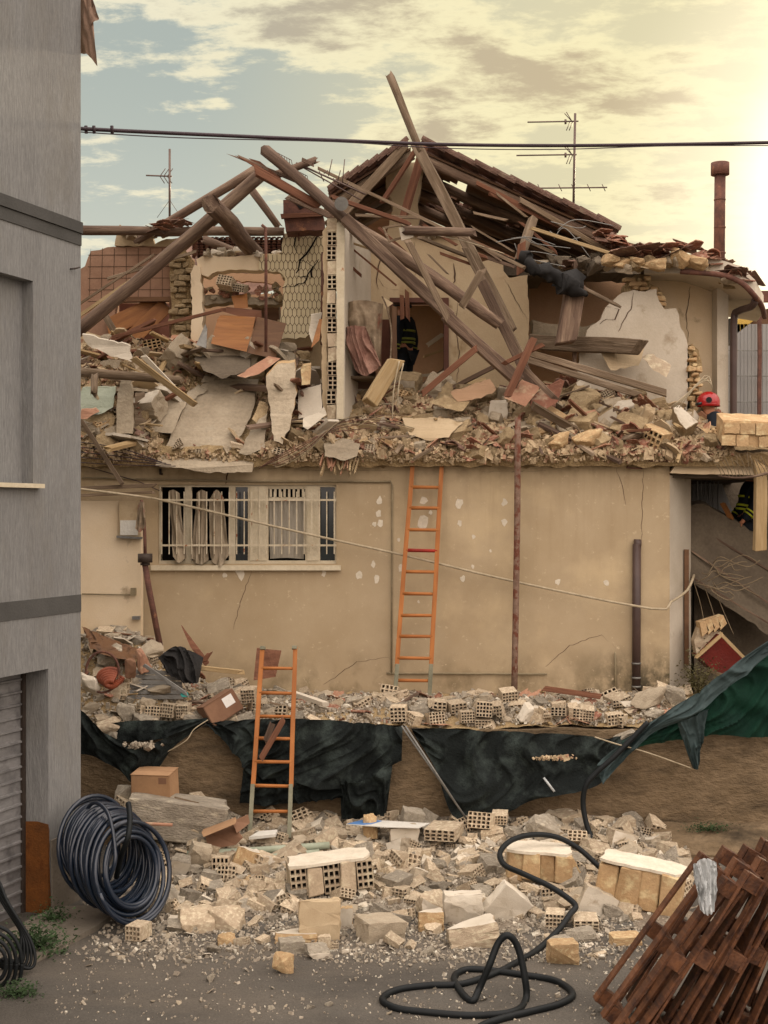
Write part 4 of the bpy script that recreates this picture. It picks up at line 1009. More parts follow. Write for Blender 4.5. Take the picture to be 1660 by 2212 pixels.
# ---------------------------------------------------------------- big timbers
beam((843, 163, 18.7), (912, 330, 18.7), 17, 'tall bare pole jutting highest above the roof apex', 'log', 'wood_grey', name='roof_pole', cat='pole')
beam((903, 318, 18.75), (1106, 716, 18.45), 23, 'very long grey rafter falling from the apex to the right', 'square', 'wood_grey')
beam((1008, 540, 18.5), (1130, 772, 18.3), 13, 'narrow grey rail doubling the long rafter on its right side', 'square', 'wood_grey')
beam((1040, 610, 18.45), (1155, 840, 18.3), 22, 'brown lower end of the long rafter sunk in the rubble', 'square', 'wood')
beam((914, 322, 19.2), (874, 468, 19.3), 15, 'orange brown strut standing right below the apex', 'square', 'wood_red')
beam((896, 328, 19.0), (826, 438, 19.2), 9, 'slim strut crossing the chimney breast', 'square', 'wood_red')
beam((575, 326, 18.2), (748, 478, 17.85), 25, 'upper part of the thick diagonal log passing above the brick wall end', 'log', 'wood')
beam((740, 468, 17.8), (972, 684, 17.9), 24, 'long reddish diagonal beam starting at the brick wall end', 'square', 'wood')
beam((958, 672, 17.88), (1122, 826, 17.95), 26, 'lower half of the long diagonal beam ending in the rubble', 'square', 'wood')
beam((752, 478, 18.5), (1078, 697, 18.2), 27, 'dark round log running just above the long diagonal beam', 'log', 'wood', bend=-.12)
beam((572, 372, 18.3), (160, 722, 18.3), 29, 'thick log slanting down left across the brown tiled wall', 'log', 'wood')
beam((560, 362, 18.9), (300, 520, 19.3), 19, 'log half hidden behind the thick left log', 'log', 'wood')
beam((455, 440, 17.6), (556, 552, 19.6), 38, 'stout short log with a sawn end pointing at the viewer', 'log', 'wood')
beam((120, 497, 19.1), (352, 497, 19.1), 21, 'horizontal log crossing the sky beside the grey building', 'log', 'wood')
beam((340, 500, 19.2), (612, 499, 19.2), 20, 'horizontal log continuing behind the stout short log', 'log', 'wood')
beam((544, 408, 19.4), (602, 492, 19.4), 17, 'short prop under the left log apex', 'log', 'wood')
beam((470, 470, 19.5), (385, 545, 19.8), 14, 'slim prop left of the stout short log', 'square', 'wood_grey')
beam((440, 515, 19.9), (545, 556, 19.7), 17, 'low log resting on the cream lintel', 'log', 'wood')
beam((592, 378, 18.6), (682, 345, 18.6), 17, 'round log end poking out right above the left log apex', 'log', 'wood')
beam((655, 345, 18.5), (678, 356, 18.45), 8, 'stub lying across the round log end', 'square', 'wood', splinter=.02)
beam((560, 372, 18.0), (700, 452, 18.1), 18, 'split orange hearted plank below the thick diagonal log', 'square', 'wood_red', splinter=.15)
beam((512, 338, 18.3), (640, 392, 18.2), 7, 'long splinter pointing up left from the left log apex', 'plank', 'wood', h=.5, splinter=.2)
beam((530, 345, 18.25), (690, 440, 18.15), 6, 'second splinter alongside the one pointing up left', 'plank', 'wood_red', h=.5, splinter=.2)
beam((555, 350, 18.3), (600, 385, 18.2), 10, 'ragged chip of wood at the left log apex', 'plank', 'wood_red', h=.4, splinter=.15)
beam((622, 424, 18.4), (720, 470, 18.3), 13, 'dark plank running beside the orange roof box', 'plank', 'wood', h=.4)
beam((872, 499, 18.0), (1024, 502, 18.0), 19, 'short horizontal log in front of the rear room wall', 'log', 'wood')
beam((1150, 738, 19.4), (1383, 752, 18.2), 32, 'massive squared beam lying before the cracked plaster wall', 'square', 'wood_grey', splinter=.08)
beam((1145, 762, 18.0), (1438, 850, 17.75), 15, 'upper of two long sawn beams lying on the right rubble', 'square', 'wood_grey')
beam((1140, 778, 17.9), (1378, 852, 17.75), 13, 'lower of two long sawn beams lying on the right rubble', 'square', 'wood_grey')
beam((1243, 612, 18.4), (1224, 742, 18.4), 42, 'thick reddish post with a dark wrapped head', 'square', 'wood', name='thick_post', cat='post', group=None)
beam((1243, 560, 18.9), (1242, 800, 18.9), 8, 'thin dark post behind the thick reddish post', 'square', 'wood', name='thin_post', cat='post', group=None)
beam((1154, 470, 18.6), (1122, 560, 18.5), 17, 'pale grey stub of rafter at the attic mouth', 'square', 'wood_grey')
beam((1127, 528, 18.35), (1125, 590, 18.35), 17, 'reddish broken post end below the pale rafter stub', 'square', 'wood_red')
beam((1032, 750, 17.8), (915, 850, 17.8), 13, 'smooth reddish brown rail slanting across the doorway foot', 'square', 'wood_red', name='rail_timber', cat='rail', group=None)
beam((1072, 790, 18.6), (985, 834, 18.8), 9, 'dark thin rafter on the rear room floor', 'square', 'wood')
beam((1168, 747, 17.5), (1090, 785, 17.6), 9, 'red stick crossing the foot of the long rafter', 'square', 'wood_red', name='red_stick', cat='stick', group=None)
beam((1150, 738, 17.5), (1095, 858, 17.4), 14, 'reddish plank standing on the rubble by the crossing sticks', 'square', 'wood_red', name='leaning_plank', cat='plank', group=None)
beam((1128, 790, 17.6), (1200, 862, 17.5), 12, 'brown plank end diving right into the rubble', 'square', 'wood', name='leaning_plank', cat='plank', group=None)
beam((855, 775, 17.3), (802, 866, 17.2), 31, 'leaning stump of weathered timber before the wardrobe', 'square', 'wood_pale', name='timber_stump', cat='timber', group=None, splinter=.06)
beam((881, 519, 17.6), (969, 690, 17.55), 14, 'pale board crossing the two diagonal beams', 'plank', 'wood_grey', h=.4, name='cross_board', cat='board', group=None)
beam((1044, 582, 17.9), (1000, 660, 17.85), 16, 'short grey brace nailed over the dark round log', 'plank', 'wood_grey', h=.3, name='brace_board', cat='board', group=None)
beam((905, 512, 18.9), (1010, 554, 18.9), 7, 'thin strip hanging on the rear room wall', 'plank', 'wood_grey', name='thin_strip', cat='strip', group=None)
beam((720, 426, 17.7), (885, 484, 18.0), 9, 'red brown lath left of the short horizontal log', 'square', 'wood_red', name='lath', cat='lath', group='laths across the broken roof')
beam((690, 365, 18.9), (1128, 575, 18.0), 7, 'very long pale lath falling from the fallen aerial to the right', 'square', 'wood_grey', name='lath', cat='lath', group='laths across the broken roof')
beam((1145, 492, 18.2), (1310, 545, 18.2), 7, 'pale pink lath under the right roof slope', 'square', 'wood_pale', name='lath', cat='lath', group='laths across the broken roof')
beam((1075, 420, 19.2), (1142, 472, 19.2), 5, 'short thin lath hanging from the right roof slope', 'square', 'wood_grey', name='lath', cat='lath', group='laths across the broken roof')
beam((775, 465, 18.2), (905, 470, 18.2), 6, 'grey lath above the broken picture frames', 'square', 'wood_grey', name='lath', cat='lath', group='laths across the broken roof')
beam((1030, 395, 19.3), (1290, 528, 19.3), 9, 'long edge board under the right roof slope', 'square', 'wood_red', name='edge_board', cat='board', group='edge boards under the right slope')
beam((1120, 430, 19.2), (1320, 548, 19.2), 11, 'lower edge board under the right roof slope', 'square', 'wood_grey', name='edge_board', cat='board', group='edge boards under the right slope')
beam((1060, 420, 19.25), (1360, 560, 19.25), 6, 'lowest reddish edge board under the right roof slope', 'square', 'wood_red', name='edge_board', cat='board', group='edge boards under the right slope')
beam((130, 800, 17.5), (394, 820, 17.5), 20, 'short log lying at the left above the slab edge', 'log', 'wood_grey', name='short_log', cat='log', group=None)
beam((206, 812, 17.3), (204, 850, 17.0), 15, 'hollow stub of pipe like wood under the short log', 'log', 'wood_grey', name='wood_stub', cat='stub', group=None)
beam((290, 775, 17.3), (420, 872, 17.1), 15, 'pale painted board lying nearest the pair of pale boards', 'plank', 'wood_pale', h=.25, name='pale_board', cat='board', group=None, roll=.6)
beam((312, 770, 17.4), (400, 862, 17.3), 12, 'greenish pale board behind its twin over the log', 'plank', 'plaster_white', h=.25, name='pale_board', cat='board', group=None, roll=.6)
beam((236, 730, 17.9), (484, 668, 17.9), 7, 'long thin red brown batten rising right from the left rubble', 'square', 'wood_red', name='long_batten', cat='batten', group=None)
beam((172, 902, 17.3), (263, 1044, 17.35), 15, 'bare stick hanging down over the facade beside the grey building', 'square', 'wood_grey', h=.6, name='hanging_board', cat='board', group=None)
beam((240, 600, 18.9), (420, 545, 18.9), 6, 'thin lath slanting over the brown tiles', 'square', 'wood_grey', name='tile_lath', cat='lath', group='laths over the brown tiles')
beam((175, 680, 18.8), (370, 548, 18.9), 7, 'pale lath crossing the brown tiled wall low down', 'square', 'wood_pale', name='tile_lath', cat='lath', group='laths over the brown tiles')
beam((175, 655, 18.75), (330, 552, 18.85), 5, 'thinner lath above the pale one on the brown tiles', 'square', 'wood_grey', name='tile_lath', cat='lath', group='laths over the brown tiles')
for k in range(16):                                 # odd loose laths in the roof wreck
    rs_ = random.Random(900+k); x = rs_.uniform(740, 1150); y = rs_.uniform(455, 560); a_ = rs_.uniform(.1, .9); l_ = rs_.uniform(50, 130)
    q2 = (x+math.cos(a_)*l_, y+math.sin(a_)*l_, 18.6)
    beam((x, y, 18.7), q2, rs_.uniform(3.5, 7), 'broken lath among the wreck %s' % where(x+30, y+20, [(790, 470, 'grey disc on the beam'), (850, 500, 'broken picture frames'), (950, 500, 'short horizontal log'), (1050, 520, 'long grey rafter'), (1140, 520, 'pale rafter stub'), (1190, 570, 'black wrapped bundle'), (900, 560, 'pale crossing board')]), 'square', rs_.choice(['wood', 'wood_grey', 'wood_red', 'wood_pale']), name='broken_lath', cat='lath', group='broken laths in the roof wreck')
# wreckage around the beams
pf = plate('picture_frame', [[(826, 490, 18.2), (872, 482, 18.2), (884, 510, 18.1), (840, 524, 18.1)], [(832, 494, 18.2), (868, 487, 18.2), (878, 508, 18.1), (843, 518, 18.1)]], 18.2, .03, 'wood_grey'); tag(pf, 'empty grey window frame caught in the roof wreck', 'frame')
pf = plate('picture_frame', [[(862, 492, 18.0), (890, 486, 18.0), (894, 512, 18.0), (868, 520, 18.0)]], 18.0, .02, 'plaster_white'); tag(pf, 'small pale panel beside the empty window frame', 'panel')
ds = bmesh.new(); add_tube(ds, [P(738, 440, 17.6), P(738, 440, 17.75)], .09, 20); dsk = obj('disc_cap', ds, 'metal_grey', None); tag(dsk, 'round pale grey disc facing out where the beams cross', 'disc')
rb = thing('roof_box', 'battered orange brown boxed tank wedged under the diagonal log', 'tank', P(655, 500, 18.9))
plate('body', [jag([(612, 432), (640, 428), (690, 448), (700, 470), (700, 496), (618, 500), (612, 466)], 2, 14, 3)], 18.7, .4, 'rust', rb)
plate('front_panel', [[(606, 462), (700, 458), (702, 466), (608, 472)]], 18.64, .05, 'wood_red', rb)
plate('torn_hole', [[(636, 436), (652, 434), (662, 446), (648, 452)]], 18.69, .01, 'void', rb)
pc_([(575, 760, 17.7), (575, 540, 17.7), (574, 492, 17.7), (566, 486, 17.7)], .022, 'rust', 'standpipe', None, 'thin rusty pipe standing in front of the kitchen opening', 'pipe', 0)
pc_([(646, 500, 18.9), (646, 520, 18.9)], .012, 'rust', 'rod', None, 'rusty rod on top of the hexagon tiled wall', 'rod', 0)
pc_([(698, 545, 19.1), (696, 745, 19.1)], .025, 'rust', 'wall_pipe', house)

# ---- wrapped bundle on the post
wb = tube('wrapped_bundle', [P(1130, 560, 18.3), P(1150, 574, 18.2), P(1180, 590, 18.15), P(1212, 604, 18.15), P(1238, 618, 18.2), P(1252, 640, 18.25)], .1, 'black_cloth', 'dark cloth wrapped bundle drooping onto the thick post', 'bundle', seg=12, sp=8)
for v in wb.data.vertices: v.co += (v.co-P(1195, 596, 18.2)).normalized()*.0+Vector((noise.noise(v.co*7), noise.noise(v.co*7+Vector((5, 0, 0))), noise.noise(v.co*7+Vector((0, 5, 0)))))*.11
wb2 = bmesh.new(); add_tube(wb2, [P(1206, 610, 18.2), P(1232, 612, 18.25), P(1250, 620, 18.3)], .15, 10)
o_ = obj('cloth_fold', wb2, 'black_cloth', wb)
for v in o_.data.vertices: v.co += Vector((noise.noise(v.co*6), noise.noise(v.co*6+Vector((5, 0, 0))), noise.noise(v.co*6+Vector((0, 5, 0)))))*.12
beam((1250, 618, 18.3), (1335, 660, 18.6), 9, 'thin knobbly branch reaching right from the black bundle', 'log', 'wood_grey', name='branch', cat='branch', group=None)

# ---- aerials, chimney, cables
def mast(label, x, y0, y1, d, group='television aerials'):
    t = thing('tv_antenna', label, 'antenna', P(x, y1, d), group); tube('mast', [P(x, y0, d), P(x-(4 if x > 1000 else 0), y1, d)], .022, 'antenna', parent=t, sp=0); return t
def rod(t, a, b, r=.008, name='rod'): tube(name, [P(*a), P(*b)], r, 'antenna', parent=t, sp=0, seg=5)
t = mast('thin aerial with one arm standing left beyond the roof', 367, 322, 478, 26)
rod(t, (316, 379, 26), (372, 381, 26), .016, 'boom')
for k in range(3):
    rod(t, (346+k*8, 381, 26), (352+k*8+6, 364, 26)); rod(t, (346+k*8, 381, 26), (352+k*8+4, 396, 26))
rod(t, (367, 432, 26), (340, 470, 26), .005, 'guy_wire'); rod(t, (367, 432, 26), (392, 470, 26), .005, 'guy_wire')
t = mast('tall aerial with three arms above the right roof slope', 1243, 245, 470, 24)
for (xa, xb, y) in ((1140, 1250, 262), (1116, 1246, 334), (1120, 1312, 405)): rod(t, (xa, y+2, 24), (xb, y, 24), .014, 'boom')
for y in (262, 334):
    for k in range(2): rod(t, (1236, y, 24), (1224-k*4, y-20+k*3, 24)); rod(t, (1238-k*6, y, 24), (1230-k*6, y+20, 24))
    rod(t, (1222, y-4, 24), (1222, y+6, 24), .02, 'dipole')
for x in (1122, 1165, 1210, 1238, 1272, 1304): rod(t, (x-3, 398, 24), (x+4, 413, 24))
t = thing('tv_antenna', 'fallen aerial lying tangled over the left timbers', 'antenna', P(650, 370, 18.6), 'television aerials')
rod(t, (640, 352, 18.6), (790, 420, 18.6), .014, 'boom'); rod(t, (648, 358, 18.6), (780, 432, 18.6), .01, 'boom')
for (ax_, ay, bx2, by2) in ((588, 324, 630, 346), (628, 362, 664, 380)):
    for q in range(2): rod(t, (ax_+q*2, ay+q*12, 18.6), (bx2+q*2, by2+q*12, 18.6), .005)
    for k in range(9): f = k/8; rod(t, (ax_+(bx2-ax_)*f, ay+(by2-ay)*f, 18.6), (ax_+(bx2-ax_)*f+2, ay+(by2-ay)*f+12, 18.6), .005)
for k in range(7): rod(t, (690+k*10, 370+k*5, 18.6), (700+k*9, 392-(k % 3)*24, 18.6), .007)
t = thing('chimney_flue', 'tall rusty round flue with a wide cap at the far right', 'flue', P(1556, 560, 21))
bm = bmesh.new(); add_tube(bm, [P(1556, 378, 21), P(1555, 470, 21), P(1554, 600, 21)], .085, 18); obj('pipe', bm, 'rust', t)
bm = bmesh.new(); add_tube(bm, [P(1556, 352, 21), P(1556, 378, 21)], .14, 20); obj('cap', bm, 'rust', t)
for yy in (430, 490, 545):
    bm = bmesh.new(); add_tube(bm, [P(1555.4, yy, 21), P(1555.4, yy+3, 21)], .09, 18); obj('collar', bm, 'rust', t)
pl = [(120, 272, 14), (176, 278, 14.0), (400, 289, 14.6), (720, 303, 15.5), (960, 312, 16), (1200, 314.5, 16.2), (1450, 312, 16.2), (1760, 306, 16.2)]
pw = pc_(pl, .021, 'cable_dark', 'power_cable', None, 'dark twisted power cable strung across the sky', 'cable', 8)
pc_([(x, y+3+abs(6*math.sin(x/230)), d-.02) for x, y, d in pl], .006, 'cable_dark', 'slack_wire', pw, sp=8)
for x in (186, 203, 242): tube('clamp', [P(x, 272, 14.05), P(x+1, 288, 14.05)], .018, 'cable_dark', parent=pw, sp=0)
for x in range(420, 1660, 46):
    y = 289+(x-400)*.042 if x < 960 else 313
    if x > 720: y = 303+(x-720)*.0375 if x < 960 else 313+.5*math.sin(x/90)
    tube('cable_tie', [P(x, y-1, 15.4), P(x+4, y-1, 15.4)], .024, 'cable_dark', parent=pw, sp=0) if 0 else None
# neighbouring shed at the far right edge
nbh = thing('sheeted_shed', 'grey sheet covered shed with rusty posts behind the right corner', 'shed', P(1640, 905, 24))
bm = bmesh.new()
for k in range(26):
    xa = 1560+k*8; a, b = P(xa, 1000, 24), P(xa+7.2, 700, 24); add_box(bm, (a.x, 24, a.z), (b.x, 24.03+.02*(k % 2), b.z))
obj('sheeting', bm, 'sheeting', nbh)
plate('roof_band', [[(1590, 690), (1790, 622), (1790, 700), (1590, 704)]], 24.1, .1, 'wood_brown', nbh)
plate('roof_trim', [[(1630, 628), (1790, 628), (1790, 652), (1630, 652)]], 23.9, .1, 'rust', nbh)
for x in (1641, 1588): beam((x, 640, 23.8), (x, 1000, 23.8), 8, None, 'square', 'rust', name='post', parent=nbh)
for y in (757, 812, 868): beam((1560, y, 23.85), (1700, y+1, 23.85), 2.5, None, 'square', 'metal_grey', name='rail', parent=nbh)

# ---------------------------------------------------------------- upper rubble heap
def crest(x):                                      # photo height of the crest of the heap
    tab = [(100, 735), (300, 735), (420, 745), (640, 765), (712, 860), (760, 862), (860, 842), (980, 850), (1060, 850), (1150, 836), (1260, 838), (1400, 850), (1480, 885), (1560, 905), (1640, 930)]
    for a, b in zip(tab, tab[1:]):
        if x <= b[0]: return a[1]+(b[1]-a[1])*max(0, (x-a[0])/(b[0]-a[0]))
    return tab[-1][1]
def hup(X, d):
    x = CX+X/d*F; c = zat(crest(x), 19.2)
    t = max(0, min(1, (d-17.55)/1.65)); t = t**.8
    h = 4.575+(c-4.575)*t
    if d > 19.2: h = c+(4.9-c)*min(1, (d-19.2)/1.4)
    if 320 < x < 660 and d < 19: h -= .34*min(1, (x-320)/40, (660-x)/40)*max(0, min(1, (d-17.6)/.3, (19-d)/.3))
    return h+.05*noise.noise((X*2.5, d*2.5, 2))+.03*noise.noise((X*8, d*8, 2))
bm = bmesh.new(); g = []; NX, NY = 130, 44
for i in range(NX+1):
    r = []
    for j in range(NY+1):
        d = 17.56+(21.2-17.56)*j/NY; X = -4.6+(5.15+4.6)*i/NX; r.append(bm.verts.new((X, d+.06*noise.noise((X*4, 0, j)) , hup(X, d)+.03*noise.noise((X*15, d*15, 0)))))
    g.append(r)
for i in range(NX):
    for j in range(NY): bm.faces.new((g[i][j], g[i+1][j], g[i+1][j+1], g[i][j+1]))
for i in range(NX):                                # broken lip hanging at the front edge
    a, b = g[i][0], g[i+1][0]; f = []
    for q in (a, b):
        f.append(q)
lo = [bm.verts.new((g[i][0].co.x, 17.62, 4.44+.04*noise.noise((i*.4, 0, 0)))) for i in range(NX+1)]
for i in range(NX): bm.faces.new((g[i][0], g[i+1][0], lo[i+1], lo[i]))
hb = obj('rubble_bed', bm, 'dust'); tag(hb, 'bed of tan dust and crushed masonry heaped on the upper floor', 'rubble', None, 'stuff')

def upos(x, dd):                                   # point of the heap at photo x, distance dd
    X = (x-CX)/F*dd; return Vector((X, dd, hup(X, dd)))
def ufind(x, y):                                   # distance at which the heap is seen at x, y
    best = (9e9, 17.7)
    for k in range(60):
        d = 17.6+1.7*k/59; p = upos(x, d); e = abs(px(p)[1]-y)
        if e < best[0]: best = (e, d)
    return best[1]
# hand placed slabs and stones of the upper heap
def slab(pts, th, mat, label, name='concrete_slab', cat='slab', group=None, jg=2.5, seed=3, tilt=Vector((0, 1, .35)), side=None):
    o = plate(name, [pts], 18, th, mat, None, jg, 10, seed, tilt=tilt, side=side); return tag(o, label, cat, group)
slab([(437, 832, 18.55), (464, 816, 18.7), (558, 824, 18.6), (545, 890, 18.2), (522, 940, 17.9), (497, 974, 17.7), (480, 992, 17.62), (350, 984, 17.6), (368, 945, 17.8), (374, 925, 17.9), (405, 872, 18.25)], .14, 'concrete', 'biggest cracked concrete slab tipped towards the street')
slab([(336, 1006, 17.45), (350, 984, 17.58), (480, 992, 17.58), (547, 1004, 17.5), (545, 1020, 17.48), (445, 1021, 17.45), (400, 1012, 17.42)], .2, 'concrete', 'front lip of the big slab sagging over the window', seed=7)
slab([(309, 933, 17.8), (339, 843, 18.3), (404, 868, 18.2), (372, 936, 17.75)], .12, 'concrete', 'left fragment beside the big cracked slab', seed=9)
slab([(434, 826, 18.6), (442, 812, 18.7), (468, 812, 18.7), (460, 828, 18.6)], .12, 'concrete', 'small corner piece above the big cracked slab', seed=2)
slab([(404, 850, 18.3), (428, 834, 18.5), (448, 842, 18.45), (412, 866, 18.2)], .1, 'concrete', 'thin wedge between the two largest slab pieces', seed=5)
slab([(575, 813, 17.9), (600, 786, 18.0), (637, 782, 18.0), (642, 850, 17.8), (628, 915, 17.6), (611, 960, 17.5), (592, 952, 17.5), (581, 869, 17.8)], .16, 'concrete', 'upright broken slab right of the big cracked slab', seed=12, side='brick_ochre')
slab([(517, 979, 17.5), (545, 925, 17.7), (577, 896, 17.85), (573, 967, 17.55), (532, 983, 17.5)], .1, 'concrete', 'leaf shaped slab fragment at the foot of the upright slab', seed=14)
slab([(545, 905, 17.9), (560, 870, 18.1), (580, 880, 18.1), (576, 895, 18.0), (556, 915, 17.9)], .1, 'chunk_up', 'small slab fragment wedged between larger slabs', seed=15)
slab([(252, 937, 17.55), (254, 850, 17.7), (264, 815, 17.7), (280, 809, 17.7), (287, 850, 17.65), (287, 937, 17.55)], .09, 'concrete', 'standing concrete slab under the short log at left', seed=16, jg=1.5)
slab([(290, 935, 17.7), (292, 850, 17.9), (312, 848, 17.9), (318, 900, 17.8), (312, 935, 17.7)], .08, 'wood_grey', 'dark board standing right of the standing slab', name='upright_board', cat='board', seed=17, jg=1)
slab([(172, 860, 17.8), (178, 838, 17.9), (250, 836, 17.9), (244, 880, 17.7), (215, 895, 17.6), (175, 905, 17.6)], .05, 'pvc', 'pale green panel at far left under the short log', name='green_board', cat='panel', seed=18, jg=1.5)
slab([(172, 905, 17.55), (176, 885, 17.6), (206, 882, 17.6), (214, 890, 17.55), (188, 905, 17.5)], .05, 'terracotta_pale', 'orange pink sheet under the pale green panel', name='pink_sheet', cat='sheet', seed=19, jg=1.5)
slab([(170, 905, 17.75), (230, 880, 17.8), (248, 905, 17.7), (232, 958, 17.58), (170, 975, 17.55)], .1, 'chunk_up', 'broken tan slab by the grey building below the green panel', seed=20)
slab([(645, 845, 18.1), (694, 833, 18.1), (697, 895, 17.95), (645, 905, 17.95)], .08, 'plaster_white', 'pale panel beside the broken brick wall end', name='pale_sheet', cat='panel', seed=21, jg=1)
slab([(655, 905, 17.6), (690, 892, 17.6), (700, 880, 17.6), (706, 896, 17.5), (665, 928, 17.4), (655, 922, 17.4)], .04, 'plaster_white', 'white tilted plate at the foot of the brick wall end', name='white_plate', cat='plate', seed=22, jg=1)
slab([(420, 775, 18.5), (470, 765, 18.8), (540, 770, 18.7), (540, 800, 18.3), (480, 818, 18.1), (440, 800, 18.2)], .14, 'concrete_dark', 'rough flat mortar slab below the cabinet panels', seed=23)
slab([(512, 812, 18.2), (580, 770, 18.5), (606, 775, 18.4), (560, 808, 18.1), (530, 816, 18.1)], .03, 'terracotta_pale', 'pinkish board with nail holes below the cabinet panels', name='pink_board', cat='board', seed=24, jg=.5)
slab([(456, 742, 18.6), (470, 690, 18.9), (476, 682, 19.0), (552, 686, 18.9), (546, 715, 18.8), (533, 760, 18.5)], .05, 'wood_orange', 'curved orange brown cabinet panel in the kitchen wreck', name='furniture_board', cat='panel', seed=25, jg=0)
slab([(534, 762, 18.55), (556, 686, 19.0), (619, 700, 18.9), (606, 740, 18.7), (596, 775, 18.5)], .05, 'wood_brown', 'dull brown cabinet panel right of the orange one', name='furniture_board', cat='panel', seed=26, jg=0)
slab([(500, 640, 19.3), (534, 634, 19.3), (536, 665, 19.2), (508, 668, 19.2)], .04, 'wood_orange', 'small orange cabinet door above the cabinet panels', name='furniture_board', cat='panel', seed=27, jg=0)
slab([(478, 672, 19.1), (490, 664, 19.2), (565, 672, 19.1), (566, 700, 19.0), (540, 690, 19.0)], .04, 'wood_red', 'brown worktop strip behind the cabinet panels', name='worktop', cat='board', seed=28, jg=0)
slab([(424, 745, 18.2), (444, 700, 18.3), (448, 712, 18.3), (446, 752, 18.2)], .03, 'metal_grey', 'narrow grey metal wedge left of the orange panel', name='metal_wedge', cat='plate', seed=29, jg=0)
slab([(672, 680, 18.3), (696, 676, 18.4), (690, 730, 18.2), (676, 745, 18.1), (668, 720, 18.2)], .04, 'plaster_white', 'white torn panel leaning by the hexagon tiles', name='torn_panel', cat='panel', seed=30, jg=1)
slab([(690, 690, 18.2), (698, 690, 18.2), (690, 735, 18.0), (672, 752, 18.0)], .03, 'wood_orange', 'orange strip leaning by the white torn panel', name='orange_strip', cat='strip', seed=31, jg=0)
slab([(178, 722, 18.0), (195, 724, 18.0), (282, 748, 18.0), (284, 782, 17.9), (240, 770, 17.95), (190, 745, 18.0)], .06, 'plaster_white', 'large white plaster sheet at the left of the heap', name='plaster_sheet', cat='sheet', seed=32)
slab([(650, 798, 17.9), (655, 790, 17.9), (672, 788, 17.9), (670, 830, 17.8), (652, 832, 17.8)], .12, 'brick_ochre', 'upright ochre brick right of the upright slab', name='ochre_brick', cat='brick', seed=33, jg=1)
slab([(700, 962, 17.45), (740, 950, 17.6), (778, 962, 17.5), (772, 985, 17.4), (745, 995, 17.35), (702, 985, 17.4)], .08, 'concrete', 'grey lump over splintered clay at the facade edge', seed=34)
slab([(870, 905, 17.9), (940, 905, 17.9), (1000, 915, 17.8), (970, 945, 17.6), (930, 952, 17.6), (885, 940, 17.7)], .08, 'plaster_tan', 'flat beige slab in the middle of the heap', seed=35)
slab([(930, 870, 18.1), (960, 855, 18.2), (1015, 868, 18.1), (1000, 888, 18.0), (975, 884, 18.0)], .08, 'chunk_up', 'tilted tan plate left of the pale rounded stone', seed=36)
slab([(975, 850, 18.2), (1060, 822, 18.4), (1072, 842, 18.2), (1040, 860, 18.1), (990, 868, 18.1)], .1, 'plaster_pink', 'long pinkish wall piece in front of the rear room', seed=37)
slab([(1090, 860, 17.9), (1128, 822, 18.1), (1168, 836, 18.0), (1136, 878, 17.8)], .04, 'terracotta_pale', 'square pink clay tile lying on edge, the nearer one', name='clay_tile', cat='tile', seed=38, jg=.5)
slab([(1146, 876, 17.9), (1150, 856, 18.0), (1212, 820, 18.2), (1220, 824, 18.2), (1205, 868, 17.9), (1162, 895, 17.8)], .05, 'terracotta', 'larger reddish clay tile behind the square pink one', name='clay_tile', cat='tile', seed=39, jg=.5)
slab([(1300, 762, 18.6), (1332, 745, 18.7), (1392, 752, 18.6), (1380, 790, 18.5), (1320, 800, 18.5)], .1, 'plaster_tan', 'tan wall piece below the massive squared beam', seed=40)
slab([(1390, 775, 18.3), (1415, 768, 18.3), (1450, 790, 18.2), (1440, 815, 18.1), (1412, 800, 18.2)], .12, 'brick', 'cluster of hollow bricks by the cracked wall', name='brick_cluster', cat='bricks', seed=41)
slab([(1562, 908, 17.35), (1680, 912, 17.35), (1680, 968, 17.35), (1562, 962, 17.35)], .35, 'brick_ochre', 'ochre block masonry lump on the slab at far right', name='masonry_lump', cat='masonry', seed=42, jg=1.2)
for (x0, x1, y0, y1) in ((1566, 1598, 912, 936), (1600, 1632, 914, 938), (1634, 1662, 914, 940), (1560, 1590, 940, 962), (1592, 1618, 940, 964), (1640, 1668, 944, 966)):
    plate('block', [jag([(x0, y0), (x1, y0), (x1, y1), (x0, y1)], 1.2, 9, x0)], 17.31, .05, 'brick_ochre', bpy.data.objects['masonry_lump'])
# slab overhanging the dark recess on the right
cs = thing('porch_slab', 'cream faced porch slab over the dark recess at right', 'slab', P(1550, 1000, 17.8))
plate('fascia', [jag([(1448, 1022), (1470, 990), (1500, 984), (1700, 988), (1700, 1026), (1500, 1024)], .6, 12, 3)], 17.72, .12, 'cream', cs)
bm = bmesh.new(); add_box(bm, (P(1452, 0, 17.8).x, 17.85, zat(1020, 17.8)), (6.2, 19.5, zat(1000, 17.8))); obj('slab_body', bm, 'concrete_dark', cs)
plate('slab_edge', [jag([(1490, 975), (1700, 970), (1700, 988), (1500, 984)], 2, 10, 6)], 17.68, .3, 'concrete_dark', cs)
hp = beam((1643, 1000, 17.5), (1640, 1185, 17.5), 24, 'squared post stub hanging from the porch slab at far right', 'square', 'wood_pale', name='hanging_post', cat='post', group=None)
tb = thing('bare_branch', 'dark bare branch with twigs before the porch slab', 'branch', P(1600, 1030, 17.3))
tube('bough', [P(1700, 1018, 17.3), P(1660, 1022, 17.3), P(1625, 1030, 17.3), P(1590, 1032, 17.35), P(1552, 1028, 17.4)], .022, 'wood', parent=tb, taper=.4)
rs_ = random.Random(5)
for k in range(14):
    x = 1560+k*8; tube('twig', [P(x, 1030, 17.35), P(x-5, 1015+rs_.uniform(-3, 3), 17.34), P(x-rs_.uniform(8, 22), 985+rs_.uniform(-6, 14), 17.3)], .005, 'twig', parent=tb, sp=4, seg=5)

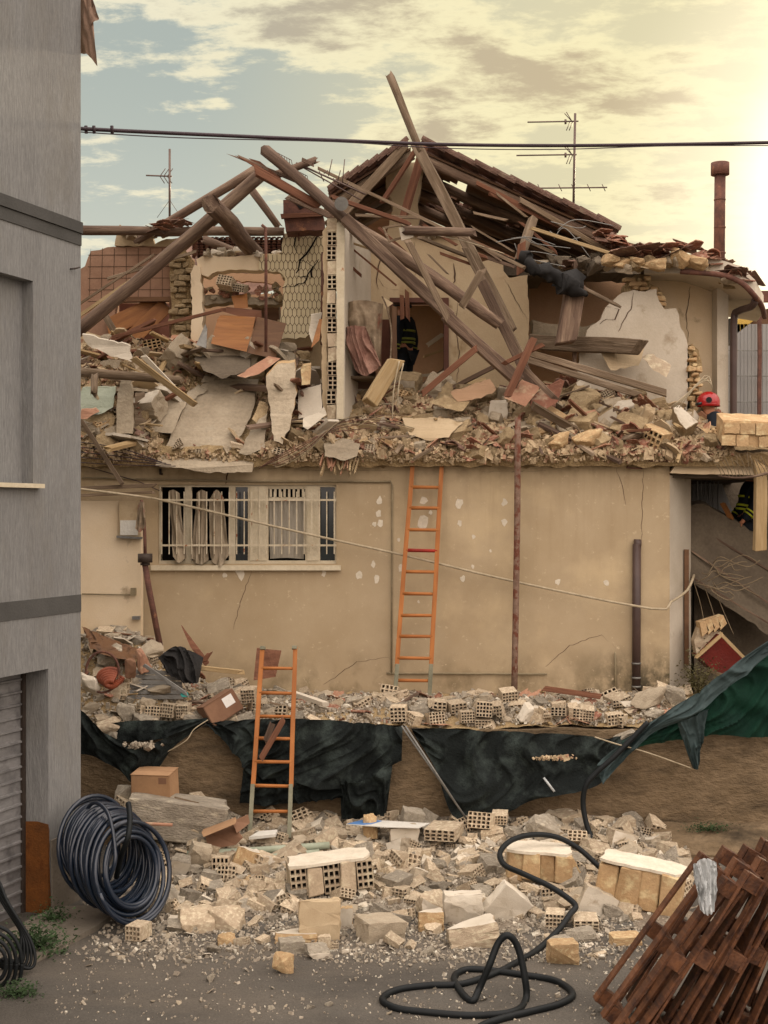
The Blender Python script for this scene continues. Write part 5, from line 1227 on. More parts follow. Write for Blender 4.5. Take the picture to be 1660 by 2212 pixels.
# random pieces of the upper heap
NCNT = 0
def scatter_up(n, kinds, name, cat, group, xr, smin, smax, edge=0):
    for _ in range(n):
        x = rnd(*xr); k, mats = random.choice(kinds); t = random.random()
        d = 17.62+1.65*t**1.15
        if 335 < x < 640 and d < 18.75 and random.random() < .96: continue
        p = upos(x, d); s = rnd(smin, smax)*(1 if random.random() < .85 else 1.4)
        if k in ('tile', 'flat', 'shard'): size = (s*1.25, s*rnd(.7, 1.1), s*rnd(.25, .5) if k != 'tile' else s*.8); tl = .75
        elif k == 'stick': size = (s*rnd(3, 6), s*rnd(3, 6), s*rnd(3, 6)); tl = .5
        elif k in ('rock', 'block'): size = (s, s*rnd(.6, 1), s*rnd(.45, .8)); tl = .7
        else: size = (s, s*rnd(.7, 1), s*rnd(.7, 1.1)); tl = .9
        rot = (rnd(-tl, tl)+.35, rnd(-tl, tl), rnd(0, 6.28))
        q = px(p); cn = {'block': 'squared tan', 'rock': 'tan', 'brick': 'pale', 'tile': 'reddish', 'flat': 'reddish', 'shard': 'broken', 'stick': 'splintered', 'log': 'round'}[k]
        o = piece(k, mats, p+Vector((0, -.02, s*.12)), size, rot, name, '%s %s %s lying %s' % (sizeword(s), cn, cat, where(q[0], q[1], LM_UP)), cat, group)
scatter_up(290, [('block', ['chunk_up', 'chunk_up']), ('block', ['chunk_up', 'plaster_white']), ('rock', ['chunk_up']), ('block', ['concrete', 'concrete']), ('shard', ['plaster_tan']), ('shard', ['concrete'])], 'masonry_chunk', 'stone', 'masonry chunks on the upper heap', (178, 1560), .09, .32)
scatter_up(290, [('tile', ['terracotta']), ('flat', ['terracotta']), ('shard', ['terracotta']), ('shard', ['terracotta_pale']), ('tile', ['rooftile'])], 'clay_tile_piece', 'tile piece', 'broken clay tiles on the upper heap', (178, 1570), .09, .32)
scatter_up(60, [('brick', ['brick', 'void']), ('brick', ['brick_ochre', 'void'])], 'hollow_brick', 'brick', 'hollow bricks on the upper heap', (178, 1570), .15, .28)
scatter_up(95, [('stick', ['wood']), ('stick', ['wood_grey']), ('stick', ['wood_red']), ('log', ['wood']), ('stick', ['wood_pale'])], 'wood_splinter', 'wood piece', 'splintered wood on the upper heap', (178, 1500), .12, .26)
scatter_up(60, [('shard', ['concrete']), ('shard', ['plaster_tan']), ('shard', ['plaster_white']), ('shard', ['chunk_up'])], 'plaster_fragment', 'wall fragment', 'wall fragments on the left of the upper heap', (178, 720), .22, .5)
scatter_up(26, [('stick', ['wood']), ('stick', ['wood_pale']), ('stick', ['wood_red'])], 'heap_plank', 'plank', 'planks on the left of the upper heap', (178, 720), .2, .34)
scatter_up(34, [('shard', ['concrete']), ('shard', ['plaster_tan']), ('block', ['chunk_up', 'plaster_white'])], 'plaster_fragment', 'wall fragment', 'wall fragments on the upper heap', (720, 1540), .22, .42)
def up_chip():
    x = rnd(172, 1585); d = 17.55+1.6*random.random()**1.15
    if 350 < x < 560 and d < 18.6: return None
    return upos(x, d)+Vector((0, -.03, rnd(0, .04))), 1
o_ = chips('rubble_chips', 11000, up_chip, .03, 'chips'); tag(o_, 'countless small tan and red chips covering the upper heap', 'chips', None, 'stuff')
for _ in range(70):
    x = rnd(178, 1560); s = rnd(.12, .28); k, mt = random.choice([('block', ['chunk_up', 'plaster_white']), ('shard', ['terracotta']), ('rock', ['chunk_up']), ('shard', ['plaster_tan']), ('tile', ['terracotta']), ('brick', ['brick', 'void'])])
    piece(k, mt, P(x, rnd(955, 984), 17.6), (s, s*.8, s*(.6 if k in ('block', 'rock', 'brick') else .3)), (rnd(-.8, .8), rnd(-.8, .8), rnd(0, 6)), 'edge_fragment', '%s fragment on the heap edge %s' % (sizeword(s), where(x, 965, LM_UP).replace('right at the ', 'at the ')), 'fragment', 'fragments along the heap edge')
scatter_up(40, [('shard', ['concrete']), ('shard', ['plaster_white']), ('shard', ['plaster_tan']), ('block', ['concrete', 'plaster_white'])], 'masonry_fragment', 'slab piece', 'slab pieces on the left of the upper heap', (178, 700), .32, .58)
# spill over the facade edge
def edge_chip():
    x = rnd(178, 1560); q = 12*noise.noise((x*.013, 0, 4))+6*noise.noise((x*.05, 2, 4)); return P(x, rnd(972, 990)+q*rnd(0, 1)+6, 17.62-rnd(0, .1)), rnd(.5, 1.5)
o_ = chips('edge_crumbs', 1300, edge_chip, .022, 'chips'); tag(o_, 'crumbs of mortar and tile along the top edge of the facade', 'crumbs', None, 'stuff')
rs_ = random.Random(44)
for k in range(16):
    x = 700+rs_.uniform(0, 75); y = 978+rs_.uniform(-6, 22); a_ = rs_.uniform(1.2, 2.2); l_ = rs_.uniform(18, 40)
    o_ = beam((x, y, 17.55), (x+math.cos(a_)*l_, y+math.sin(a_)*l_, 17.45), rs_.uniform(5, 9), 'jagged clay splinter hanging over the facade edge right of the window', 'plank', rs_.choice(['terracotta_pale', 'chunk_up', 'chunk_up']), h=.5, name='clay_splinter', cat='splinter', group='clay splinters over the facade edge')
# particular stones of the upper heap
def ustone(x, y, w, h, mat, label, kind='rock', rot=None, dz=0, name='stone', cat='stone', dep=.8):
    d = ufind(x, y+h*.3)-.05; p = P(x, y, d); s = d/F
    return piece(kind, mat if isinstance(mat, list) else [mat], p, (w*s*1.08, w*s*dep, h*s*1.1), rot or (rnd(-.2, .2), rnd(-.15, .15), rnd(-.3, .3)), name, label, cat, None)
ustone(1075, 893, 40, 60, 'plaster_white', 'pale rounded stone standing before the pink tiles', rot=(.1, .15, .2))
ustone(1250, 868, 78, 64, 'chunk_up', 'largest angular tan stone on the right of the heap', rot=(.1, -.1, .5))
ustone(1342, 878, 50, 34, 'plaster_white', 'pale rock under the end of the double beam')
ustone(1204, 955, 50, 44, 'brick_ochre', 'left one of two cube blocks at the facade edge', rot=(0, 0, .1), name='cube_block', cat='block')
ustone(1266, 950, 62, 48, 'brick_ochre', 'right one of two cube blocks at the facade edge', rot=(0, .05, .3), name='cube_block', cat='block')
ustone(1545, 955, 50, 34, 'chunk_up', 'tan block left of the ochre masonry lump', rot=(0, .3, .2), name='cube_block', cat='block')
ustone(1150, 918, 70, 26, 'concrete', 'flat grey stone left of the rusty pole top', rot=(.2, -.2, .1))
ustone(945, 865, 44, 24, 'chunk_up', 'tan stone under the tilted tan plate')
ustone(1450, 900, 60, 40, 'chunk_up', 'tan stone at the foot of the cracked wall')
ustone(1395, 905, 26, 60, 'plaster_tan', 'upright tan sliver right of the double beam', rot=(.2, .4, 0))
ustone(1355, 945, 60, 22, 'wood_grey', 'flat grey fragment near the facade edge at right')
ustone(620, 755, 36, 30, 'concrete', 'grey stone behind the upright slab')
ustone(655, 770, 30, 26, 'chunk_up', 'tan stone right of the dull brown panel')
o_ = ustone(992, 937, 44, 40, 'terracotta', 'ribbed reddish roof tile in the middle of the heap', 'tile', (.9, .2, .4), name='ribbed_tile', cat='tile')
for (x, y, w, h, r, lb) in ((330, 748, 66, 22, .15, 'tumbled hollow block panel left of the cabinets'), (372, 742, 44, 20, -.3, 'second hollow block piece right of the tumbled panel'), (735, 855, 30, 24, .6, 'snapped ochre block at the foot of the wardrobe'), (1425, 785, 44, 24, .55, 'perforated brick topmost beside the cracked wall'), (490, 612, 34, 20, .3, 'ribbed yellow block lying in the kitchen opening'), (520, 622, 26, 20, -.2, 'smaller block beside the ribbed one in the kitchen opening')):
    dd = 19.3 if y < 640 else ufind(x, y+8)-.1
    piece('wholebrick', ['brick', 'void'], P(x, y, dd), (h*dd/F*1.6, w*dd/F, h*dd/F*1.4), (.2, r, 1.35), 'hollow_block', lb, 'brick', None)
for k in range(26):
    x = rnd(442, 606); y = rnd(618, 644); s = rnd(.08, .18)
    piece(random.choice(['rock', 'shard']), [random.choice(['chunk_up', 'terracotta', 'concrete'])], P(x, y, 19.45), (s, s*.8, s*.7), (rnd(0, 6), rnd(0, 6), 0), 'lintel_lump', 'tan lump in the kitchen wall opening, number '[:-9]+'lying '+['far left', 'left', 'middle', 'right', 'far right'][int((x-442)/33)], 'stone', 'lumps lying in the kitchen opening')
# wires bent over the slab edge
for k in range(7):
    y0 = 1000+k*4; tube('bent_wire', [P(560+k*6, 1012-k*3, 17.4), P(600, 985+k*4, 17.35), P(660, 955+k*4, 17.35), P(710+k*8, 935-k*6, 17.4), P(800+k*16, 925-(k % 3)*14, 17.6)], .005, random.choice(['rust', 'conduit', 'wood']), ['lowest', 'second lowest', 'third', 'middle', 'fifth', 'second highest', 'highest'][k]+' of the bent wires sweeping up right from the slab edge', 'wire', group='bent wires at the slab edge', seg=5)
for k in range(5): tube('sagging_wire', [P(175, 955+k*11, 17.45), P(260, 968+k*9, 17.4), P(340+k*10, 995+k*3, 17.4)], .006, 'cable_dark', ['topmost', 'second', 'middle', 'fourth', 'lowest'][k]+' thin wire sagging left of the big slab', 'wire', group='thin wires sagging at left', seg=5)
for k, (a, b) in enumerate((((863, 780), (851, 905)), ((872, 785), (862, 880)))): tube('hanging_string', [P(a[0], a[1], 17.2), P(b[0], (a[1]+b[1])/2, 17.15), P(b[0]-3, b[1], 17.2)], .009, 'cable_beige', ('left', 'right')[k]+' pale cord hanging beside the timber stump', 'cord', seg=5)
for k in range(9):
    rs_ = random.Random(70+k); x = rs_.uniform(1060, 1220); y = rs_.uniform(470, 560)
    tube('roof_wire', [P(x, y, 18.4), P(x+rs_.uniform(20, 60), y+rs_.uniform(-30, 30), 18.4), P(x+rs_.uniform(60, 120), y+rs_.uniform(-20, 50), 18.4)], .006, 'metal_grey', 'thin bright wire curling in the attic mouth near the black bundle', 'wire', group='wires in the attic mouth', seg=5)
tube('long_string', [P(790, 462, 18.0), P(840, 470, 18.0), P(900, 500, 18.1), P(1000, 520, 18.1), P(1090, 548, 18.2)], .006, 'cable_beige', 'thin white cord strung through the roof wreck', 'cord', seg=5)
for k in range(4): tube('reinforcing_wire', [P(1450+k*6, 880, 17.7), P(1500+k*8, 838-k*9, 17.7), P(1530+k*3, 815+k*8, 17.7)], .008, 'cable_beige', ['lowest', 'second', 'third', 'highest'][k]+' pale wire sticking out before the brick jamb', 'wire', group='wires by the brick jamb', seg=5, sp=3)
tube('reinforcing_rod', [P(1365, 995, 17.6), P(1450, 996, 17.6)], .012, 'rust', 'rusty rod lying along the facade top near the porch slab', 'rod', sp=0)
tube('reinforcing_rod', [P(1365, 995, 17.6), P(1354, 1010, 17.68), P(1388, 1012, 17.68)], .012, 'rust', 'short bent rusty rod below the longer one', 'rod', sp=0)

LM_TOP = [(1342, 567, 'leftmost eaves brick'), (1412, 572, 'flat eaves brick'), (1470, 558, 'tallest eaves block'), (1556, 545, 'round flue'), (1610, 600, 'gutter bend'), (1200, 590, 'black bundle'), (1300, 560, 'small eaves brick'), (1380, 600, 'brick pier'),
          (272, 500, 'curled rusty wire'), (350, 495, 'log joint'), (455, 440, 'stout short log'), (575, 520, 'thin standpipe'), (500, 545, 'low log'), (870, 500, 'short horizontal log'), (1000, 510, 'long grey rafter'), (930, 500, 'attic mouth')]
# rubble along the broken eaves at the right and along the wall tops
def rub(n, xr, yf, d, kinds, name, label, cat, group, s0, s1, dj=.15):
    for _ in range(n):
        x = rnd(*xr); y = yf(x)+rnd(-7, 7); s = rnd(s0, s1); k, mt = random.choice(kinds)
        sz = (s*1.3, s, s*.35) if k in ('shard', 'flat') else (s*1.1, s*.9, s*.7)
        piece(k, mt, P(x, y, d+rnd(-dj, dj)), sz, (rnd(-.4, .4), rnd(-.4, .4), rnd(0, 6)), name, '%s %s %s' % (sizeword(s), label, where(x, y, LM_TOP)), cat, group)
def eave(x): return 560 if x < 1390 else 556-(x-1390)*.05 if x < 1500 else 553+(x-1500)*.55
rub(70, (1330, 1622), lambda x: eave(x)-8-rnd(0, 16)*(1 if x < 1540 else .3), 18.8, [('shard', ['terracotta']), ('tile', ['terracotta']), ('flat', ['rooftile']), ('flat', ['terracotta'])], 'eaves_tile', 'broken reddish roof tile', 'tile', 'broken tiles on the right eaves', .16, .34, .3)
rub(34, (1290, 1400), lambda x: 502+(x-1290)*.42, 19.2, [('tile', ['terracotta']), ('tile', ['rooftile']), ('shard', ['terracotta'])], 'roof_foot_tile', 'slipped roof tile', 'tile', 'slipped tiles at the right roof foot', .16, .3, .3)
rub(50, (1340, 1590), lambda x: eave(x)+12, 18.65, [('rock', ['chunk_up']), ('rock', ['concrete']), ('shard', ['plaster_tan'])], 'eaves_lump', 'mortar lump under the eaves tiles', 'stone', 'mortar lumps on the right eaves', .1, .24, .15)
rub(55, (1150, 1400), lambda x: 556+rnd(0, 22), 19.2, [('rock', ['concrete_dark']), ('stick', ['wood_grey']), ('shard', ['concrete']), ('tile', ['rooftile'])], 'attic_stone', 'grey scrap on the right ceiling slab', 'stone', 'rubble on the right ceiling slab', .12, .3, .5)
for (x, y, w, h, r, lb) in ((1342, 567, 34, 26, .2, 'leftmost of the ochre bricks on the right eaves'), (1372, 566, 40, 24, -.1, 'second ochre brick from the left on the right eaves'), (1412, 572, 50, 24, .05, 'flat ochre brick in the middle of the right eaves'), (1470, 558, 42, 40, .3, 'tallest ochre block on the right eaves'), (1505, 568, 46, 34, -.2, 'ochre block next to the tallest on the right eaves'), (1318, 562, 30, 22, .4, 'small ochre brick near the right roof foot')):
    piece('rock', ['brick_ochre'], P(x, y, 18.5), (w*18.5/F*1.15, .2, h*18.5/F*1.2), (0, r*.4, r), 'eaves_brick', lb, 'brick', 'ochre bricks on the right eaves')
rub(24, (262, 400), lambda x: 503, 19.5, [('rock', ['chunk_up']), ('rock', ['concrete'])], 'mortar_lump', 'tan mortar lump topping the tiled wall', 'stone', 'mortar lumps on the tiled wall', .08, .2)
rub(26, (430, 610), lambda x: 547, 19.4, [('rock', ['plaster_white']), ('rock', ['concrete'])], 'lintel_top_lump', 'pale lump on the cream lintel', 'stone', 'pale lumps on the cream lintel', .06, .14)
rub(20, (860, 1010), lambda x: 508, 20.0, [('rock', ['concrete']), ('shard', ['terracotta'])], 'wall_top_lump', 'broken lump topping the rear wall', 'stone', 'lumps on the rear room wall', .08, .2)
rub(20, (330, 400), lambda x: 492-(x-330)*.2, 19.0, [('stick', ['wood_grey']), ('shard', ['rooftile']), ('flat', ['terracotta'])], 'roof_scrap', 'roof scrap', 'scrap', 'roof scraps on the left log', .12, .24)
tube('rebar_coil', [P(272+k*4+4*math.sin(k*1.3), 500-10*abs(math.sin(k*.8)), 19.3) for k in range(8)], .007, 'rust', 'curled rusty wire on top of the brown tiled wall', 'wire')

# ---- wardrobe with dusty cloth
wd = thing('wardrobe', 'dusty dark wardrobe with its side open left of the doorway', 'wardrobe', P(785, 830, 18.4))
bm = bmesh.new()
for (x0, x1, y0, y1, d0, d1) in ((730, 742, 652, 840, 18.35, 18.95), (812, 824, 655, 820, 18.35, 18.95), (742, 812, 652, 660, 18.35, 18.95)):
    a, b = P(x0, y1, d0), P(x1, y0, d0); add_box(bm, (a.x, d0, a.z), (b.x, d1, b.z))
obj('carcass', bm, 'wood_brown', wd)
plate('back_panel', [[(735, 655), (820, 655), (820, 840), (735, 840)]], 18.95, .03, 'wood_brown', wd)
plate('shelf', [[(742, 812), (812, 812), (812, 818), (742, 818)]], 18.4, .5, 'wood_grey', wd)
tag(obj('grey_drape', cloth_grid([(742, 655, 18.3), (785, 648, 18.2), (828, 656, 18.3)], [(744, 735, 18.25), (775, 745, 18.15), (822, 800, 18.25)], 34, 24, .04, 3, 4), 'cloth_dust', None), 'grey dusty drape hanging over the wardrobe front', 'cloth')
tag(obj('red_quilt', cloth_grid([(738, 712, 18.15), (760, 704, 18.1), (790, 706, 18.1)], [(768, 800, 17.95), (792, 812, 17.9), (824, 790, 17.95)], 50, 40, .05, 2.6, 9, 0, 1), 'cloth_pink', None), 'dusty pink quilt sagging out of the wardrobe', 'quilt')
bm = bmesh.new(); add_tube(bm, spline([P(826, 640, 18.1), P(838, 670, 18.1), P(846, 720, 18.1), P(843, 790, 18.0)], 6), .012, 6); tag(obj('bent_trim', bm, 'wood_grey', None), 'thin bent trim curving down beside the doorway', 'trim')
tag(plate('paper_scrap', [[(826, 640, 18.2), (850, 655, 18.1), (832, 668, 18.1)]], 18.1, .01, 'plaster_tan'), 'torn triangular paper at the top corner of the doorway', 'paper')

# ---------------------------------------------------------------- people
def person(label, mw, pose, hel='helmet_red', vis='hi_vis', stripes=((1.02, 1.07), (1.12, 1.15)), leanpts=None):
    """one skinned body with five fingered hands; jacket, trousers, helmet and stripes are its parts"""
    J = {'pel': ((0, 0, .95), .13), 'spi': ((0, .0, 1.14), .12), 'che': ((0, .0, 1.33), .145), 'nec': ((0, .01, 1.47), .06), 'hd0': ((0, .03, 1.56), .075), 'hd1': ((0, .03, 1.66), .098), 'hd2': ((0, .02, 1.74), .07),
         'nos': ((0, .125, 1.63), .018), 'chi': ((0, .09, 1.555), .035),
         'shl': ((-.17, 0, 1.40), .062), 'ell': ((-.25, .0, 1.13), .045), 'wrl': ((-.24, .12, .90), .032), 'shr': ((.17, 0, 1.40), .062), 'elr': ((.25, .0, 1.13), .045), 'wrr': ((.24, .12, .90), .032),
         'hil': ((-.1, 0, .88), .09), 'knl': ((-.11, .02, .5), .062), 'anl': ((-.11, -.01, .09), .045), 'tol': ((-.12, .16, .04), .035), 'hir': ((.1, 0, .88), .09), 'knr': ((.11, .02, .5), .062), 'anr': ((.11, -.01, .09), .045), 'tor': ((.12, .16, .04), .035)}
    for k, v in pose.items(): J[k] = (v, J[k][1])
    E = [('pel', 'spi'), ('spi', 'che'), ('che', 'nec'), ('nec', 'hd0'), ('hd0', 'hd1'), ('hd1', 'hd2'), ('hd1', 'nos'), ('hd0', 'chi'), ('che', 'shl'), ('shl', 'ell'), ('ell', 'wrl'), ('che', 'shr'), ('shr', 'elr'), ('elr', 'wrr'), ('pel', 'hil'), ('hil', 'knl'), ('knl', 'anl'), ('anl', 'tol'), ('pel', 'hir'), ('hir', 'knr'), ('knr', 'anr'), ('anr', 'tor')]
    V = [Vector(J[k][0]) for k in J]; Rr = [J[k][1] for k in J]; idx = {k: i for i, k in enumerate(J)}; ED = [(idx[a], idx[b]) for a, b in E]
    for el, wr in (('ell', 'wrl'), ('elr', 'wrr')):
        w = Vector(J[wr][0]); f = (w-Vector(J[el][0])).normalized(); sd = f.cross(Vector((0, 0, 1))); sd = sd.normalized() if sd.length > .1 else Vector((1, 0, 0)); nn = sd.cross(f)
        V.append(w+f*.07); Rr.append(.03); pm = len(V)-1; ED.append((idx[wr], pm))
        for q, ln in enumerate((.065, .075, .07, .055)):
            b0 = w+f*.09+sd*(q-1.5)*.021; V.append(b0); Rr.append(.010); V.append(b0+f*ln*.55-nn*.008); Rr.append(.009); V.append(b0+f*ln-nn*.03); Rr.append(.008)
            n_ = len(V); ED += [(pm, n_-3), (n_-3, n_-2), (n_-2, n_-1)]
        V.append(w+f*.045-sd*.04); Rr.append(.012); V.append(w+f*.085-sd*.055-nn*.02); Rr.append(.010); n_ = len(V); ED += [(pm, n_-2), (n_-2, n_-1)]
    def skin(name, V, ED, Rr, mat, parent, root=0):
        me = bpy.data.meshes.new(name); me.from_pydata([tuple(v) for v in V], ED, []); o = bpy.data.objects.new(name, me); COL.objects.link(o)
        md = o.modifiers.new('skin', 'SKIN'); md.use_smooth_shade = True; s2 = o.modifiers.new('sub', 'SUBSURF'); s2.levels = s2.render_levels = 2
        for i, r in enumerate(Rr): me.skin_vertices[0].data[i].radius = (r, r)
        me.skin_vertices[0].data[root].use_root = True
        dg = bpy.context.evaluated_depsgraph_get(); nm = bpy.data.meshes.new_from_object(o.evaluated_get(dg)); bpy.data.objects.remove(o)
        nm.materials.clear(); nm.materials.append(M[mat])
        for p in nm.polygons: p.use_smooth = True
        o = bpy.data.objects.new(name, nm); COL.objects.link(o); o.parent = parent; return o
    t = bpy.data.objects.new('person', None); COL.objects.link(t); t.matrix_basis = mw; tag(t, label, 'person', 'rescuers')
    skin('body', V, ED, Rr, 'skin', t)
    def sub(keys, mat, name, add):
        ks = [k for k in J if k in keys]; ii = {k: i for i, k in enumerate(ks)}
        return skin(name, [Vector(J[k][0]) for k in ks], [(ii[a], ii[b]) for a, b in E if a in ii and b in ii], [J[k][1]+add for k in ks], mat, t)
    jk = sub(('pel', 'spi', 'che', 'nec', 'shl', 'ell', 'wrl', 'shr', 'elr', 'wrr'), 'navy', 'jacket', .035)
    sub(('pel', 'hil', 'knl', 'anl', 'hir', 'knr', 'anr'), 'navy', 'trousers', .022)
    def band(c, ax_, r, w, parent):
        ax_ = ax_.normalized(); bm = bmesh.new(); add_tube(bm, [c-ax_*w/2, c+ax_*w/2], r, 20); o = obj('reflective_stripe', bm, vis); o.parent = parent
    for el, wr in (('ell', 'wrl'), ('elr', 'wrr')):
        a, b = Vector(J[el][0]), Vector(J[wr][0])
        for f in (.35, .55): band(a.lerp(b, f), b-a, .08, .022, jk)
    a, b = Vector(J['spi'][0]), Vector(J['che'][0])
    for f in (-.35, -.05, .6): band(a+(b-a)*f, b-a, .172, .03, jk)
    bm = bmesh.new(); hc = Vector(J['hd1'][0])+(Vector(J['hd2'][0])-Vector(J['hd1'][0]))*.4
    bmesh.ops.create_uvsphere(bm, u_segments=24, v_segments=14, radius=.14)
    for v in list(bm.verts):
        if v.co.z < -.075: bm.verts.remove(v)
    for v in bm.verts:
        v.co.y *= 1.12
        if v.co.z < -.05: v.co.x *= 1.1; v.co.y *= 1.12
        v.co.z *= 1.05; v.co += hc
    bmesh.ops.solidify(bm, geom=bm.faces[:], thickness=.01)
    h = obj('helmet', bm, hel, smooth=True); h.parent = t
    for sx in (-1, 1):
        bm = bmesh.new(); add_tube(bm, [hc+Vector((sx*.125, .0, .02)), hc+Vector((sx*.15, .0, .02))], .04, 12); q = obj('ear_disc', bm, 'rubber'); q.parent = h
    bm = bmesh.new(); add_tube(bm, [hc+Vector((-.11, .09, -.02)), hc+Vector((-.06, .16, -.03)), hc+Vector((.06, .16, -.03)), hc+Vector((.11, .09, -.02))], .02, 8); q = obj('visor', bm, 'glass_dark'); q.parent = h
    for sx in (-1, 1):
        bm = bmesh.new(); bmesh.ops.create_uvsphere(bm, u_segments=8, v_segments=6, radius=.013)
        for v in bm.verts: v.co += Vector(J['hd1'][0])+Vector((sx*.035, .088, -.005))
        q = obj('eye', bm, 'glass_dark'); q.parent = t
    return t
def at_m(p, yaw, pitch=0): return Matrix.Translation(p) @ Matrix.Rotation(yaw, 4, 'Z') @ Matrix.Rotation(pitch, 4, 'X')
person('firefighter in dark jacket with yellow bands standing in the doorway', at_m(P(874, 893, 20.9), R(60)), {'hd2': (0, .06, 1.73), 'ell': (-.26, -.02, 1.13), 'wrl': (-.25, .05, .87), 'elr': (.26, -.03, 1.13), 'wrr': (.26, .04, .87)}, hel='rubber', vis='hi_vis_shaded')
p2 = P(1543, 872, 18.6); p2.z -= 1.62
person('rescuer in a red helmet crouching behind the rubble near the downpipe', at_m(p2, R(80)), {'nec': (0, .03, 1.46), 'hd0': (0, .06, 1.53), 'hd1': (0, .08, 1.61), 'hd2': (0, .07, 1.69), 'nos': (0, .175, 1.58), 'chi': (0, .14, 1.50), 'shl': (-.18, 0, 1.43), 'shr': (.18, 0, 1.43), 'pel': (0, -.12, 1.04), 'spi': (0, -.08, 1.19), 'che': (0, -.02, 1.36), 'hil': (-.1, -.08, 1.0), 'hir': (.1, -.08, 1.0), 'knl': (-.15, .28, 1.1), 'knr': (.15, .28, 1.1), 'anl': (-.13, .04, .88), 'anr': (.13, .04, .88), 'tol': (-.13, .2, .84), 'tor': (.13, .2, .84), 'wrl': (-.2, .25, 1.1), 'wrr': (.2, .25, 1.1), 'ell': (-.26, .02, 1.16), 'elr': (.26, .02, 1.16)})
p3 = P(1582, 1080, 19.2); p3.z -= 1.20
person('rescuer with bright yellow jacket bands under the porch slab', at_m(p3, R(95), R(12)), {'hd1': (0, .12, 1.6), 'hd2': (0, .16, 1.67), 'hd0': (0, .08, 1.53)}, hel='rubber')

# ---------------------------------------------------------------- dark recess at the right
fs = plate('fallen_floor_slab', [jag([(1488, 1095, 18.8), (1520, 1088, 18.8), (1560, 1110, 18.9), (1700, 1190, 19.0), (1700, 1400, 18.4), (1488, 1250, 18.5)], 3, 14, 4)], 19, .18, 'concrete_dark', tilt=Vector((0, 1, .3))); tag(fs, 'collapsed brown concrete slab tilted across the dark recess', 'slab')
for a, b in (((1500, 1135, 18.78), (1700, 1255, 18.8)), ((1495, 1190, 18.6), (1700, 1330, 18.5)), ((1500, 1250, 18.45), (1700, 1370, 18.35))): beam(a, b, 4, None, 'square', 'wood', name='joist_edge', parent=fs)
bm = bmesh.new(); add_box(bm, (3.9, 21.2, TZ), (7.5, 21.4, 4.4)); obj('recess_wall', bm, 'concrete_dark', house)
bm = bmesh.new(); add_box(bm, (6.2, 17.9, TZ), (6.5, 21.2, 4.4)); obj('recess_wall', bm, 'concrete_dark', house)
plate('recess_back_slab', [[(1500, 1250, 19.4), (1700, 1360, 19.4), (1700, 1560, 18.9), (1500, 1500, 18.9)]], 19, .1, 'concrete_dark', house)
for k in range(7):
    x = 1498+k*9; beam((x, 1042, 19.9), (x+rnd(-3, 4), 1100, 19.9), rnd(2, 5), None, 'square', 'metal_grey', name='lattice_bar', parent=house)
plate('bright_gap_sheet', [[(1495, 1045), (1560, 1045), (1590, 1120), (1495, 1110)]], 20.2, .03, 'sheeting', house)
beam((1560, 1085, 19.0), (1580, 1120, 18.9), 9, 'orange painted bar before the rescuer under the slab', 'square', 'wood_orange', name='orange_bar', cat='bar', group=None)
dh = thing('doghouse', 'small dark red kennel with tan gable boards in the recess', 'kennel', P(1560, 1470, 17.9))
plate('front_wall', [[(1512, 1420), (1558, 1372), (1612, 1425), (1590, 1462), (1540, 1448)]], 17.7, .5, 'doghouse_red', dh)
beam((1556, 1368, 17.6), (1622, 1436, 17.6), 7, None, 'square', 'wood_pale', name='gable_board', parent=dh)
beam((1558, 1372, 17.6), (1504, 1420, 17.6), 7, None, 'square', 'wood_pale', name='gable_board', parent=dh)
beam((1536, 1450, 17.6), (1592, 1468, 17.6), 6, None, 'square', 'wood_grey', name='base_board', parent=dh)
bx = thing('tiled_box', 'tan ribbed clay block resting on the kennel', 'block', P(1530, 1350, 18.0))
for k in range(4): plate('rib', [[(1512+k*13, 1345-k*4), (1524+k*13, 1341-k*4), (1532+k*13, 1362-k*5), (1518+k*13, 1376-k*5)]], 17.85, .25, 'brick_ochre', bx)
plate('low_panel', [[(1500, 1385), (1515, 1345), (1560, 1368), (1508, 1425)]], 17.95, .2, 'brick', bx)
rs_ = random.Random(77)
tb2 = thing('dry_vine', 'tangle of pale dry vines hanging in the dark recess', 'vine', P(1560, 1240, 18.2))
for k in range(14):
    x = rs_.uniform(1500, 1560); y = rs_.uniform(1210, 1270); pts = [P(x, y, 18.2)]
    for q in range(4): x += rs_.uniform(8, 34); y += rs_.uniform(-16, 16); pts.append(P(x, y, 18.1))
    tube('stem', pts, .007, 'twig', parent=tb2, sp=4, seg=5)
for k in range(3): tube('stem', [P(1500+k*20, 1260, 18.2), P(1515+k*22, 1310, 18.2), P(1525+k*30, 1370, 18.1)], .005, 'twig', parent=tb2, sp=4, seg=5)
def leaves(name, c, rad, n, size, mat, parent=None, flat=False):
    bm = bmesh.new(); rs = random
    for _ in range(n):
        v = Vector((rs.gauss(0, .45), rs.gauss(0, .45), abs(rs.gauss(0, .5)) if flat else rs.gauss(0, .45)))
        p = c+Vector((v.x*rad[0], v.y*rad[1], v.z*rad[2])); m_ = Matrix.Translation(p) @ Euler((rs.uniform(-1, 1), rs.uniform(-1, 1), rs.uniform(0, 6))).to_matrix().to_4x4(); s = size*rs.uniform(.5, 1.3)
        vs = [bm.verts.new(m_ @ Vector(q)) for q in ((0, -s, 0), (s*.45, 0, s*.12), (0, s, 0), (-s*.45, 0, s*.12))]; bm.faces.new(vs)
    return obj(name, bm, mat, parent)
